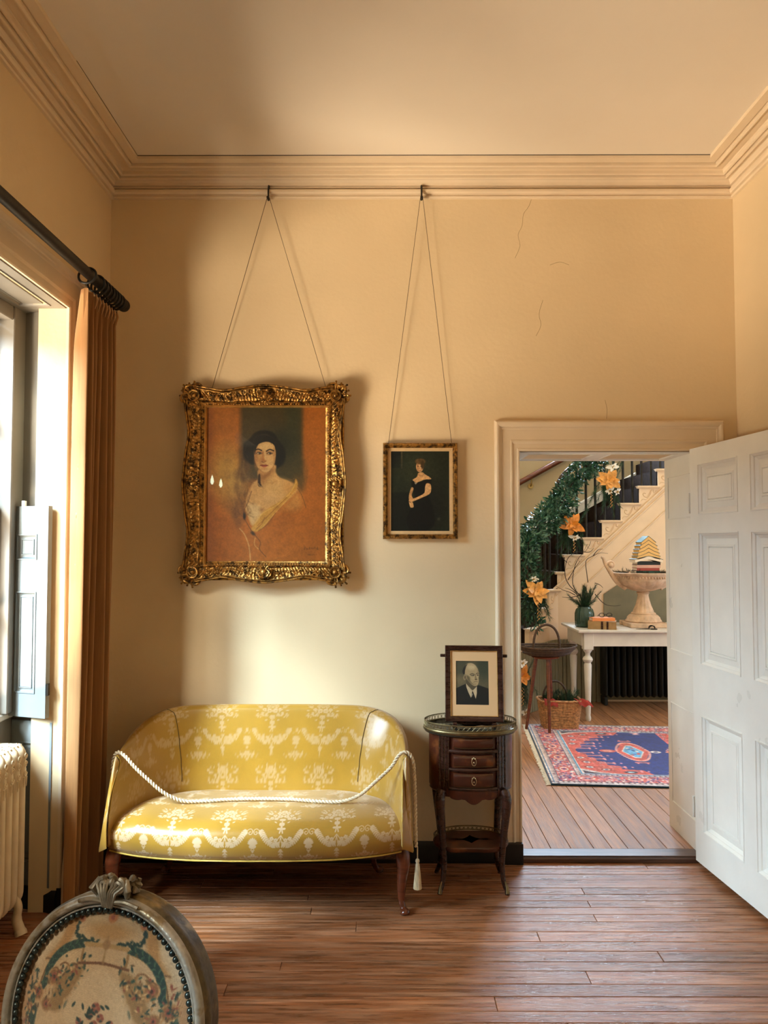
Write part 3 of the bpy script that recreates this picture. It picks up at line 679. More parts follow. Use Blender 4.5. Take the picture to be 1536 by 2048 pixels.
    A.stroke([(818, 400), (822, 450), (828, 488)], 12, (234, 190, 138), 14, 0.7); A.stroke([(776, 516), (800, 528), (832, 514)], 8, (104, 56, 34), 8, 0.9)
    A.poly([(755, 566), (780, 556), (806, 560), (830, 556), (862, 568), (810, 576)], (140, 58, 40), 6); A.poly([(765, 570), (810, 574), (856, 570), (830, 590), (800, 592)], (178, 92, 66), 6)
    A.stroke([(755, 568), (806, 572), (862, 568)], 4, (90, 36, 26), 4); A.ell(812, 612, 34, 10, (176, 116, 70), 16, 0.7)
    A.stroke([(740, 612), (800, 656), (870, 650), (930, 580)], 9, (132, 84, 48), 16, 0.6)
    # draped scarf
    A.poly([(1215, 740), (1245, 800), (1210, 900), (1080, 1040), (960, 1160), (860, 1300), (760, 1400), (690, 1420), (650, 1370), (740, 1270), (800, 1170), (900, 1100), (1030, 1020), (1130, 920), (1190, 830)], (196, 138, 60), 16)
    A.poly([(1240, 860), (1310, 1000), (1300, 1120), (1180, 1170), (1060, 1150), (960, 1200), (1080, 1040)], (196, 128, 62), 60, 0.6)
    for p, wd, cc in (([(1225, 780), (1130, 940), (960, 1090), (800, 1180), (700, 1310)], 10, (226, 174, 96)), ([(1210, 900), (1060, 1060), (900, 1240), (780, 1380)], 9, (222, 168, 90)),
                      ([(1100, 980), (960, 1120), (840, 1240), (730, 1340)], 8, (146, 92, 36)), ([(820, 1240), (780, 1320), (710, 1390)], 8, (130, 80, 34)), ([(960, 1180), (860, 1320), (740, 1410)], 7, (120, 74, 32)),
                      ([(650, 900), (600, 1050), (550, 1160), (565, 1250), (640, 1390), (720, 1490), (770, 1560), (755, 1640), (840, 1740)], 8, (96, 60, 32)),
                      ([(640, 820), (620, 940), (560, 1120)], 6, (170, 112, 60)), ([(500, 1380), (560, 1450), (620, 1600), (640, 1780)], 14, (206, 150, 92)), ([(700, 1500), (690, 1580), (740, 1640)], 10, (210, 152, 88)),
                      ([(1240, 860), (1300, 960), (1350, 1110)], 6, (104, 68, 34)), ([(1370, 620), (1360, 760)], 4, (120, 76, 36)), ([(1110, 740), (1170, 750), (1200, 735)], 6, (130, 88, 46)),
                      ([(960, 1760), (1100, 1710), (1200, 1600)], 6, (190, 116, 50))):
        A.stroke(p, wd, cc, 10, 0.85)
    A.ell(560, 1220, 18, 44, (44, 32, 22), 16); A.ell(670, 1440, 34, 20, (70, 48, 28), 18, 0.9, 0.7); A.ell(510, 1810, 40, 18, (96, 66, 40), 20, 0.7)
    # signature scribble
    rs = random.Random(4); x = 1325; pth = []
    while x < 1520: pth += [(x, 1652-rs.uniform(0, 10)), (x+rs.uniform(3, 8), 1640-rs.uniform(0, 34))]; x += rs.uniform(9, 22)
    A.stroke(pth, 3.4, (92, 52, 24), 4, 0.8)
    x = 1375; pth = []
    while x < 1490: pth += [(x, 1722), (x+rs.uniform(2, 6), 1712-rs.uniform(0, 14))]; x += rs.uniform(8, 20)
    A.stroke(pth, 3.0, (100, 58, 26), 4, 0.65)
    for k in range(14):
        x = 300+rs.uniform(-60, 260); y = rs.uniform(500, 1000); A.stroke([(x, y), (x+rs.uniform(-14, 14), y+90), (x+rs.uniform(-24, 24), y+200)], 12, (196, 148, 78), 22, 0.22)
    for k in range(16):
        x = 520+rs.uniform(-60, 110); y = rs.uniform(560, 1150); A.stroke([(x, y), (x+rs.uniform(-30, 40), y+60), (x+rs.uniform(-40, 60), y+110)], 12, (96, 64, 38), 18, 0.35)
    A.I = np.clip(A.I*(1+A.fnoise([24, 70, 150], [0.10, 0.09, 0.12], 4)[..., None]), 0, 255)
    return c

# small dark portrait of a lady (7.68 per pixel from 740,860)
def paint_lady():
    c = Cv(315, 320, 1230, 1556, 180, 243, (34, 40, 28)); A = c
    A.rect(315, 320, 510, 580, (18, 24, 22), 10); A.rect(470, 320, 500, 590, (84, 72, 48), 8, 0.8); A.rect(315, 960, 620, 1556, (22, 26, 20), 20)
    A.ell(700, 600, 300, 300, (44, 50, 34), 200, 0.6); A.ell(960, 1180, 220, 400, (26, 30, 24), 120, 0.8)
    A.poly([(640, 780), (760, 800), (930, 740), (945, 830), (900, 1000), (960, 1150), (1000, 1400), (900, 1540), (620, 1540), (560, 1380), (620, 1220), (690, 1080), (650, 900)], (14, 17, 16), 18)
    sk = (216, 164, 106)
    A.poly([(745, 660), (810, 650), (850, 680), (930, 730), (940, 755), (850, 760), (740, 800), (700, 830), (680, 790), (655, 765), (720, 720)], sk, 8)
    A.poly([(870, 820), (930, 830), (945, 900), (920, 980), (800, 1040), (680, 1090), (620, 1110), (600, 1070), (680, 1050), (790, 1000), (840, 960), (850, 880)], sk, 8)
    A.poly([(640, 880), (668, 900), (640, 1000), (660, 1060), (600, 1080), (598, 1000), (620, 920)], (200, 148, 92), 8)
    A.poly([(596, 1080), (640, 1090), (668, 1150), (664, 1190), (620, 1190), (600, 1130)], sk, 7); A.stroke([(596, 1100), (625, 1118)], 6, (60, 40, 24), 4)
    A.ell(766, 560, 58, 86, (206, 158, 106), 8); A.ell(775, 480, 82, 46, (96, 72, 40), 14); A.ell(810, 530, 28, 70, (70, 52, 30), 12, 0.8)
    A.ell(735, 560, 14, 70, (150, 104, 62), 12, 0.6)
    for ex in (740, 788): A.ell(ex, 556, 13, 6, (60, 40, 26), 5)
    A.stroke([(765, 560), (758, 590), (770, 594)], 5, (140, 92, 54), 6, 0.8); A.stroke([(744, 620), (765, 626), (786, 618)], 7, (150, 66, 48), 5)
    A.stroke([(725, 660), (770, 700), (830, 690)], 8, (120, 80, 48), 12, 0.5); A.ell(702, 818, 16, 16, (150, 140, 120), 8, 0.7)
    A.ell(880, 890, 30, 50, (232, 184, 124), 24, 0.6); A.ell(1060, 1370, 26, 26, (70, 74, 56), 16, 0.5)
    A.grain([30, 90], [0.2, 0.25], 2); return c

# black and white photograph of a man in a dark suit (11.8 per pixel from 880,1290)
def paint_man():
    c = Cv(295, 370, 1110, 1430, 150, 195, (92, 86, 62)); A = c
    A.ell(400, 480, 260, 260, (72, 72, 52), 180, 0.8); A.ell(1000, 520, 220, 300, (60, 66, 48), 160, 0.8); A.ell(420, 850, 160, 130, (112, 98, 68), 110, 0.8)
    A.poly([(295, 1040), (420, 980), (545, 925), (700, 1060), (860, 955), (1000, 1000), (1110, 1035), (1110, 1440), (295, 1440)], (26, 27, 22), 8, curve=False)
    A.poly([(545, 925), (600, 940), (700, 1060), (815, 980), (815, 1150), (785, 1290), (735, 1180), (705, 1120), (665, 1265), (600, 1130), (555, 1010)], (196, 174, 136), 8, curve=False)
    A.poly([(700, 1090), (730, 1140), (785, 1290), (740, 1320), (668, 1265), (690, 1160)], (18, 18, 16), 6, curve=False); A.poly([(690, 1170), (712, 1165), (690, 1230), (672, 1240)], (150, 150, 134), 5)
    A.poly([(560, 830), (740, 880), (840, 900), (810, 985), (750, 1050), (700, 1080), (640, 1020), (560, 930)], (84, 74, 52), 12)
    A.poly([(500, 560), (560, 450), (650, 420), (740, 440), (820, 520), (865, 620), (875, 700), (862, 780), (866, 850), (848, 930), (800, 975), (720, 965), (640, 900), (580, 830), (540, 760), (505, 680)], (174, 150, 108), 10)
    A.poly([(460, 620), (500, 520), (590, 440), (560, 500), (525, 600), (515, 690), (478, 690)], (34, 32, 26), 10)
    A.ell(520, 765, 36, 76, (150, 128, 92), 8, 1, 0.2); A.ell(524, 770, 16, 40, (86, 72, 50), 10)
    A.ell(680, 520, 110, 70, (200, 176, 132), 60, 0.8); A.poly([(560, 720), (640, 760), (660, 860), (740, 950), (640, 900), (575, 820)], (104, 92, 64), 30, 0.8)
    A.stroke([(650, 700), (700, 680), (760, 695)], 16, (60, 52, 36), 14); A.stroke([(800, 690), (835, 665), (865, 670)], 16, (56, 48, 34), 12)
    A.ell(712, 722, 46, 15, (70, 60, 42), 12); A.ell(840, 712, 26, 14, (66, 56, 40), 10); A.ell(706, 722, 14, 7, (170, 150, 112), 6); A.ell(720, 722, 9, 9, (24, 22, 18), 5); A.ell(846, 712, 8, 8, (24, 22, 18), 5)
    A.poly([(780, 700), (800, 690), (812, 760), (830, 800), (820, 830), (770, 826), (762, 800)], (130, 110, 76), 14, 0.8); A.stroke([(806, 700), (816, 760), (828, 798)], 10, (214, 190, 146), 10, 0.8); A.ell(794, 824, 24, 9, (48, 40, 28), 8)
    A.stroke([(735, 890), (780, 872), (835, 874)], 9, (66, 52, 36), 7); A.ell(800, 900, 34, 8, (184, 158, 114), 12, 0.7); A.ell(770, 930, 30, 8, (110, 94, 66), 14, 0.7)
    A.ell(740, 790, 30, 34, (190, 164, 120), 30, 0.6); A.ell(850, 600, 14, 60, (120, 104, 74), 20, 0.5)
    A.stroke([(620, 480), (670, 470), (720, 476)], 5, (150, 128, 92), 10, 0.4)
    A.grain([50], [0.08], 2); return c
# ================================================================== PICTURES ON THE BACK WALL
M['gilt'] = mat('old_gilding', (0.40, 0.205, 0.05), 0.36, 0.85, var=0.4, scale=80, col2=(0.07, 0.038, 0.014), c2lo=0.46, c2hi=0.62, bump=0.5, bscale=90)
M['gilt2'] = mat('bright_gilding', (0.66, 0.40, 0.13), 0.32, 0.8, var=0.25, scale=40)
M['paint'] = mat('painted_canvas', (1, 1, 1), 0.5, var=0.06, scale=220, attr='Col', bump=0.15, bscale=300, spec=0.3, coat=0.5, coatr=0.012)
M['print'] = mat('printed_paper', (1, 1, 1), 0.55, var=0.02, scale=100, attr='Col')
M['gmat'] = mat('gold_mat_board', (0.60, 0.40, 0.19), 0.6, var=0.06, scale=60)

def spiral(c, r0, r1, turns, a0=0, n=30, plane='xz', y=0, sgn=1):
    t = np.linspace(0, 1, n); a = a0+sgn*t*turns*2*pi; r = r0+(r1-r0)*t
    return np.stack([c[0]+r*np.cos(a), np.full(n, y), c[1]+r*np.sin(a)], -1)

# big carved frame (x0,x1,z0,z1 outer straight edges)
fx0, fz1 = at(373, 776, 3.76)[[0, 2]]; fx1, fz0 = at(687, 1161, 3.76)[[0, 2]]
sx0, sz1 = at(409.5, 811, 3.75)[[0, 2]]; sx1, sz0 = at(655.5, 1130, 3.75)[[0, 2]]
fcx, fcz = (fx0+fx1)/2, (fz0+fz1)/2; FW, FH = fx1-fx0, fz1-fz0
big = thing('gilt_framed_portrait', 'large carved gilt frame holding a painted portrait of a dark haired woman', 'picture', (fcx, YB-0.03, fz0))
FB = YB-0.012      # back of the frame
g = G()
pf = [(0, 0), (0, 0.030), (0.006, 0.036), (0.012, 0.030), (0.020, 0.034)]
def ring(g, x0, x1, z0, z1, pf, yb, closed=True):
    P = []
    for (x, z, dx, dz) in ((x0, z0, 1, 1), (x1, z0, -1, 1), (x1, z1, -1, -1), (x0, z1, 1, -1)):
        P.append([(x+dx*d, yb-h, z+dz*d) for d, h in pf])
    g.grid(np.array(P), cu=True, flip=True)
bw = (sx0-fx0)
ring(g, fx0, fx1, fz0, fz1, [(0, 0), (0, 0.030), (0.006, 0.036), (0.012, 0.032), (bw-0.02, 0.036), (bw-0.003, 0.022), (bw, 0.022), (bw, 0)], FB)
g.obj('frame_base', M['gilt'], big, smooth=40)
# wavy carved cove, per side: relief height field between sight edge and a scalloped outer line
def side(u):     # outer offset beyond/inside the straight edge as a function of u in -1..1 (0 = middle)
    a = abs(u)
    return 0.010*math.exp(-(a/0.20)**2) - 0.016*math.exp(-((a-0.52)/0.17)**2) + 0.016*math.exp(-((a-1.0)/0.14)**2)
def cove_side(o, U, V, L, wdt, seed):
    "o centre of the outer straight edge, U along, V towards the picture"
    n, mm = 220, 26; r = np.random.RandomState(seed); P = np.zeros((n, mm, 3)); us = np.linspace(-1, 1, n)
    for i, u in enumerate(us):
        off = side(u)
        for j in range(mm):
            t = j/(mm-1); d = -off*(1-t)+t*(wdt-0.011)
            lim = (L/2-max(d, 0)*1.0+off*0.0)
            h = 0.052*(1-t)**0.7*0.62+0.024+0.012*math.exp(-(t/0.08)**2)+0.010*math.exp(-((t-0.84)/0.06)**2)
            # foliate chasing
            k = u*22; fl = (0.5+0.5*cos(k*2*pi))*math.exp(-((t-0.48)/0.20)**2); fl2 = (0.5+0.5*cos(k*4*pi+t*9))*math.exp(-((t-0.34)/0.16)**2)
            h += 0.0065*fl+0.004*fl2*(0.5+0.5*cos(k*1.3))+0.0012*r.randn()*(0.15 < t < 0.9)
            h += 0.003*cos(u*150)*math.exp(-((t-0.93)/0.05)**2)
            P[i, j] = np.array(o)+np.array(U)*u*lim+np.array(V)*d+np.array((0, -h, 0))
    return P
for o, U, V, L, nm in (((fcx, FB, fz1), (1, 0, 0), (0, 0, -1), FW, 1), ((fcx, FB, fz0), (-1, 0, 0), (0, 0, 1), FW, 2), ((fx0, FB, fcz), (0, 0, 1), (1, 0, 0), FH, 3), ((fx1, FB, fcz), (0, 0, -1), (-1, 0, 0), FH, 4)):
    g = G(); P = cove_side(o, U, V, L, bw, nm); g.grid(P, flip=False)
    # curved outer rail following the scallops
    us = np.linspace(-0.86, 0.86, 90)
    for rr_, dd in ((0.0042, 0.0), (0.0028, 0.010)):
        g.tube([np.array(o)+np.array(U)*u*L/2-np.array(V)*(side(u)-dd)+np.array((0, -0.070+dd*0.6, 0)) for u in us], rr_, 6)
    for k in range(46):      # leaves and berries along the cove
        u = -0.80+k*1.6/45
        if abs(u) < 0.12: continue
        p = np.array(o)+np.array(U)*u*L/2+np.array(V)*(bw*0.50+0.004*sin(k*2.1)); R = rnd.uniform(0.003, 0.0055)
        g.sphere(p+np.array((0, -0.046, 0)), (R, R*0.8, R), 8, 5)
        if k % 2: 
            q = p+np.array((0, -0.047, 0)); e = np.array(V)*(-0.012)+np.array(U)*0.008*(1 if k % 4 == 1 else -1)
            g.tube([q, q+e*0.5+np.array((0, -0.004, 0)), q+e], [0.001, 0.0034, 0.0006], 6)
    g.obj('carved_rail', M['gilt'], big, smooth=50)
    g = G(); n = int((L-2*bw)/0.0125)
    for k in range(n):
        p = np.array(o)+np.array(U)*((k+0.5)/n-0.5)*(L-2*bw+0.01)+np.array(V)*(bw-0.014); g.sphere(p+np.array((0, -0.034, 0)), (0.0042, 0.004, 0.0042), 6, 4)
    g.obj('bead_row', M['gilt'], big, smooth=80, kind='stuff')
# centre cartouches
def cartouche(cx, cz, ang, s=1.0):
    g = G(); R = roty(ang)
    def pt(a): return np.array(a, float)
    T = G()
    T.sphere((0, -0.062, 0.0), (0.016*s, 0.016, 0.020*s), 14, 8)
    for sg in (-1, 1):
        p = spiral((sg*0.026*s, 0.012*s), 0.017*s, 0.004*s, 1.2, a0=pi/2, y=-0.066, sgn=sg); T.tube(p, np.linspace(0.0055, 0.003, len(p)), 7)
        p = spiral((sg*0.024*s, -0.016*s), 0.013*s, 0.003*s, 1.1, a0=-pi/2, y=-0.062, sgn=-sg); T.tube(p, np.linspace(0.005, 0.0025, len(p)), 7)
        T.tube([(sg*0.012*s, -0.06, -0.02*s), (sg*0.03*s, -0.066, 0.0), (sg*0.014*s, -0.068, 0.024*s), (0, -0.066, 0.03*s)], [0.003, 0.006, 0.005, 0.003], 7)
        for k in range(4): T.sphere((sg*(0.006+0.010*k)*s, -0.06, (-0.028+0.004*k)*s), (0.005, 0.005, 0.006), 8, 5)
    for k in range(5): T.tube([(0, -0.06, 0.012*s), ((k-2)*0.007*s, -0.074, 0.026*s), ((k-2)*0.012*s, -0.060, 0.036*s)], [0.002, 0.0042, 0.0012], 6)
    V = np.concatenate(T.v); V = V @ R.T + np.array((cx, FB, cz)); T.v = [V]; T.obj('cartouche', M['gilt'], big, smooth=50)
inn = bw*0.42
for cx, cz, a in ((fcx, fz1-inn, 0), (fcx, fz0+inn, pi), (fx0+inn, fcz, -pi/2), (fx1-inn, fcz, pi/2)): cartouche(cx, cz, a)
# corners: rosette with C scrolls
def corner(cx, cz, sx, sz):
    T = G(); L0 = lambda x, z, y=0: (cx+sx*x, FB+y, cz+sz*z)
    T.lathe([(0.027, 0), (0.030, 0.01), (0.028, 0.02), (0.022, 0.019), (0.018, 0.012), (0.013, 0.012), (0.012, 0.020), (0.006, 0.026), (0.0, 0.027)], (cx, FB-0.048, cz), 26, R=rotx(pi/2))
    for (ox, oz, a0, sg) in ((-0.012, 0.038, pi*1.0, -1), (0.038, -0.012, -pi/2, 1)):
        p = np.array([(cx+sx*(ox+0.028*cos(a)*(1-0.2*t)), FB-0.062, cz+sz*(oz*1.0+0.022*sin(a))) for t, a in zip(np.linspace(0, 1, 26), a0+sg*np.linspace(0, 1.35, 26)*pi*1.2)])
        T.tube(p, np.linspace(0.0065, 0.003, 26), 7)
    p = [L0(0.034, 0.05, -0.06), L0(0.046, 0.03, -0.066), L0(0.050, 0.0, -0.06), L0(0.046, -0.03, -0.06), L0(0.034, -0.052, -0.055)]
    T.tube(cr(p), 0.006, 7); T.tube(cr([(a[0], a[1], a[2]) for a in [L0(0.05, 0.034, -0.06), L0(0.03, 0.046, -0.066), L0(0.0, 0.050, -0.06), L0(-0.03, 0.046, -0.06), L0(-0.052, 0.034, -0.055)]]), 0.006, 7)
    for k in range(7):       # acanthus tip outside the corner
        a = -0.35+k*(pi/2+0.7)/6; r_ = 0.066+0.006*(k % 2)+0.010*(2-abs(k-3))*0.3
        T.tube([L0(0.03*cos(a), 0.03*sin(a), -0.05), L0(0.050*cos(a), 0.050*sin(a), -0.064), L0(r_*cos(a), r_*sin(a), -0.045)], [0.004, 0.0085, 0.003], 7)
        T.sphere(L0(r_*cos(a), r_*sin(a), -0.045), 0.0055, 8, 5)
    for k in range(8):
        q = L0(-0.055-k*0.009, 0.012+0.006*sin(k), -0.058); T.sphere(q, (0.0055-k*0.0003,)*3, 8, 5)
        q = L0(0.012+0.006*sin(k), -0.055-k*0.009, -0.058); T.sphere(q, (0.0055-k*0.0003,)*3, 8, 5)
    V = np.concatenate(T.v); T.v = [V]; T.obj('corner_ornament', M['gilt'], big, smooth=50)
ci = 0.040
for sx_ in (-1, 1):
    for sz_ in (-1, 1): corner((fx0+ci) if sx_ < 0 else (fx1-ci), (fz0+ci) if sz_ < 0 else (fz1-ci), sx_, sz_)
g = G(); ring(g, sx0-0.006, sx1+0.006, sz0-0.006, sz1+0.006, [(0, 0.02), (0, 0.034), (0.005, 0.038), (0.011, 0.030), (0.011, 0.018)], FB); g.obj('sight_edge', M['gilt2'], big, smooth=40)
g = G(); picture_mesh(g, paint_woman(), (sx0, FB-0.020, sz1), (sx1-sx0, 0, 0), (0, 0, sz0-sz1), np.array((0.54, 0.58, 0.50))); g.obj('painting', M['paint'], big)

# small dark portrait with gold mat
qx0, qz1 = at(766, 885.5, 3.78)[[0, 2]]; qx1, qz0 = at(916, 1078, 3.78)[[0, 2]]
sm = thing('small_framed_portrait', 'small dark framed portrait of a lady in a black dress, left of the doorway', 'picture', ((qx0+qx1)/2, YB-0.03, qz0))
g = G(); fr = 0.0235
ring(g, qx0, qx1, qz0, qz1, [(0, 0), (0, 0.022), (0.003, 0.027), (0.014, 0.030), (0.018, 0.024), (0.020, 0.024), (0.0215, 0.02), (fr, 0.018), (fr, 0.004)], YB-0.01)
g.obj('frame_base', M['gilt'], sm, smooth=40)
g = G()
for k in range(260):
    t = rnd.random()*2*(qx1-qx0+qz1-qz0); a, b = qx1-qx0, qz1-qz0; o_ = rnd.uniform(0.003, 0.014)
    if t < a: p = (qx0+t, qz0+o_)
    elif t < a+b: p = (qx1-o_, qz0+t-a)
    elif t < 2*a+b: p = (qx1-(t-a-b), qz1-o_)
    else: p = (qx0+o_, qz1-(t-2*a-b))
    p = (min(max(p[0], qx0+.003), qx1-.003), min(max(p[1], qz0+.003), qz1-.003))
    g.sphere((p[0], YB-0.038, p[1]), (rnd.uniform(.0015, .0038), 0.003, rnd.uniform(.0015, .0038)), 6, 4)
g.obj('carved_ornament', M['gilt'], sm, smooth=60, kind='stuff')
m0 = fr-0.001; mw = 0.0165
g = G(); ring(g, qx0+m0, qx1-m0, qz0+m0, qz1-m0, [(0, 0.012), (mw, 0.012), (mw+0.001, 0.009)], YB-0.01); g.obj('mat_board', M['gmat'], sm)
mm_ = m0+mw; g = G(); picture_mesh(g, paint_lady(), (qx0+mm_, YB-0.019, qz1-mm_), (qx1-qx0-2*mm_, 0, 0), (0, 0, -(qz1-qz0-2*mm_)), 0.8); g.obj('painting', M['paint'], sm)
g = G(); g.box(((qx0+qx1)/2, YB-0.0095, (qz0+qz1)/2), (qx1-qx0-0.01, 0.012, qz1-qz0-0.01)); g.obj('backing', M['darkwood'], sm)
g = G(); g.box((fcx, FB-0.004, fcz), (FW-0.02, 0.014, FH-0.02)); g.obj('backing', M['darkwood'], big)

# picture rail hooks and wires
def hook_and_wire(px, xa, xb, zf, yf, who):
    X = at(px, 375, YB-0.03)[0]; z = 3.30
    h = thing('picture_hook', 'dark metal picture rail hook above the %s' % who, 'hook', (X, YB-0.02, z-0.03), 'hooks on the picture rail')
    g = G(); g.tube(cr([(X, YB-0.006, z+0.036), (X, YB-0.018, z+0.044), (X, YB-0.030, z+0.034), (X, YB-0.034, z+0.0), (X, YB-0.030, z-0.018), (X, YB-0.034, z-0.030), (X, YB-0.046, z-0.022)]), 0.0045, 8, sy=1.6)
    g.obj('hook_strap', M['iron'], h, smooth=60)
    g = G(); g.tube([(X, YB-0.022, z-0.024), (X, YB-0.05, z-0.024)], 0.007, 10); g.obj('hook_stud', M['iron'], h, smooth=60)
    wr = thing('picture_wire', 'thin picture wire hanging in a V to the %s' % who, 'wire', (X, YB-0.03, zf), 'picture wires')
    for sg, xe in ((-1, xa), (1, xb)):
        g = G(); g.tube([(X+sg*0.006, YB-0.036, z-0.022), (xe, yf, zf)], 0.0014, 6); g.obj('strand', M['cord'], wr)
hook_and_wire(537, at(424, 766, 3.80)[0], at(653, 766, 3.80)[0], fz1+0.0, FB-0.012, 'large gilt portrait')
hook_and_wire(843, at(777, 886, 3.80)[0], at(903.5, 886, 3.80)[0], qz1-0.002, YB-0.016, 'small dark portrait')

# ================================================================== SETTEE
def damask_mat():
    m = mat('gold_damask_satin', (0.34, 0.18, 0.018), 0.36, var=0.10, scale=5, sheen=0.2, spec=0.6, coat=0.03, coatr=0.3)
    nt = m.node_tree; N = nt.nodes; L = nt.links; b = N['Principled BSDF']
    a = N.new('ShaderNodeAttribute'); a.attribute_name = 'Col'; se = N.new('ShaderNodeSeparateColor'); L.new(a.outputs['Color'], se.inputs[0])
    src = b.inputs['Base Color'].links[0].from_socket; mx = N.new('ShaderNodeMix'); mx.data_type = 'RGBA'
    L.new(se.outputs[0], mx.inputs[0]); L.new(src, mx.inputs[6]); mx.inputs[7].default_value = (0.50, 0.35, 0.185, 1); L.new(mx.outputs[2], b.inputs['Base Color'])
    r = N.new('ShaderNodeMapRange'); r.inputs[3].default_value = 0.30; r.inputs[4].default_value = 0.52; L.new(se.outputs[0], r.inputs[0]); L.new(r.outputs[0], b.inputs['Roughness'])
    bp = N.new('ShaderNodeBump'); bp.inputs['Strength'].default_value = 0.25; bp.inputs['Distance'].default_value = 0.0008
    wv = N.new('ShaderNodeTexNoise'); wv.inputs['Scale'].default_value = 260; tc = N.new('ShaderNodeTexCoord'); mp = N.new('ShaderNodeMapping'); mp.inputs['Scale'].default_value = (2.2, 0.35, 0.35)
    L.new(tc.outputs['Object'], mp.inputs[0]); L.new(mp.outputs[0], wv.inputs['Vector'])
    ad = N.new('ShaderNodeMath'); ad.operation = 'MULTIPLY_ADD'; ad.inputs[1].default_value = 0.8; L.new(se.outputs[0], ad.inputs[0]); L.new(wv.outputs[0], ad.inputs[2])
    L.new(ad.outputs[0], bp.inputs['Height']); L.new(bp.outputs[0], b.inputs['Normal'])
    return m
M['damask'] = damask_mat()
M['piping'] = mat('gold_piping', (0.50, 0.33, 0.06), 0.45, var=0.15, scale=40)
M['seam'] = mat('seam_shadow', (0.10, 0.06, 0.015), 0.8)
SX, HWD = -0.542, 0.645
sofa = thing('settee', 'small barrel backed settee covered in gold floral damask with cabriole legs', 'sofa', (SX, 3.5, 0))
def ip(tab, t):
    "tab rows: (t, ...values) smooth interpolation"
    T = np.array(tab, float); tt = T[:, 0]
    out = []
    for c in range(1, T.shape[1]):
        v = T[:, c]; mtan = np.gradient(v, tt)
        i = np.clip(np.searchsorted(tt, t)-1, 0, len(tt)-2); h = tt[i+1]-tt[i]; s = (t-tt[i])/h
        out.append((2*s**3-3*s**2+1)*v[i]+(s**3-2*s**2+s)*h*mtan[i]+(-2*s**3+3*s**2)*v[i+1]+(s**3-s**2)*h*mtan[i+1])
    return np.stack(out, -1)
# a: 0 centre of back .. 1 arm front.  (a, half-x, y) curves
inner = [(0, 0.0, 3.645), (0.18, 0.25, 3.640), (0.36, 0.42, 3.610), (0.52, 0.505, 3.530), (0.68, 0.553, 3.42), (0.84, 0.582, 3.32), (1.0, 0.606, 3.225)]
topi  = [(0, 0.0, 3.695), (0.18, 0.27, 3.690), (0.36, 0.445, 3.668), (0.52, 0.540, 3.615), (0.68, 0.585, 3.53), (0.84, 0.602, 3.455), (1.0, 0.612, 3.375)]
topo  = [(0, 0.0, 3.765), (0.18, 0.28, 3.762), (0.36, 0.475, 3.748), (0.52, 0.585, 3.690), (0.68, 0.632, 3.58), (0.84, 0.640, 3.47), (1.0, 0.636, 3.372)]
boto  = [(0, 0.0, 3.770), (0.18, 0.28, 3.768), (0.36, 0.470, 3.755), (0.52, 0.580, 3.700), (0.68, 0.640, 3.58), (0.84, 0.650, 3.41), (1.0, 0.652, 3.262)]
topz  = [(0, 0.778), (0.18, 0.777), (0.36, 0.768), (0.52, 0.735), (0.68, 0.690), (0.84, 0.655), (1.0, 0.630)]
def shell(nt_=520, ns=150):
    t = np.linspace(-1, 1, nt_); a = np.abs(t); sg = np.sign(t)
    I, TI, TO, BO = [ip(c, a) for c in (inner, topi, topo, boto)]; Z = ip(topz, a)[:, 0]
    def P3(A, z): return np.stack([SX+sg*A[:, 0], A[:, 1], np.broadcast_to(z, A[:, 0].shape)], -1)
    k0 = P3(I, 0.30); k1 = P3(I, 0.395)
    out = I-TI; 
    k2 = P3(I*0.45+TI*0.55+(I-TI)*0.15, 0.395+(Z-0.395)*0.52)
    k3 = P3(TI, Z-0.035); k4 = P3(TI*0.75+TO*0.25, Z-0.006); k5 = P3(TI*0.35+TO*0.65, Z); k6 = P3(TO, Z-0.035); k7 = P3(TO*0.5+BO*0.5, (Z+0.26)/2); k8 = P3(BO, 0.270)
    K = np.stack([k0, k1, k2, k3, k4, k5, k6, k7, k8], 1)
    s = np.linspace(0, 8, ns); L = []
    for i in range(nt_): L.append(ip(np.c_[np.arange(9), K[i]], s))
    P = np.array(L)
    # metric coordinates for the cloth
    du = np.linalg.norm(np.diff(P[:, 0], axis=0), axis=1); U = np.concatenate([[0], np.cumsum(du)]); U -= U[nt_//2]
    dv = np.linalg.norm(np.diff(P, axis=1), axis=2); V = np.concatenate([np.zeros((nt_, 1)), np.cumsum(dv, 1)], 1)
    return P, U, V, t
P, U, V, T_ = shell()
# vertical repeat upside: v down from the top
msk = dam(np.repeat((P[:, :1, 0]-SX)*1.02, P.shape[1], 1)+np.where(np.abs(T_)[:, None] > 0.5, (np.abs(U)[:, None]-np.abs(U[np.argmin(np.abs(np.abs(T_)-0.5))]))*0.8*np.sign(T_)[:, None], 0), 0.52-V, ou=0.5, ov=0.05)
msk = msk*0.42
g = G(); g.grid(P, flip=False, col=np.repeat(msk[..., None], 3, 2)); g.obj('back_upholstery', M['damask'], sofa, smooth=70)
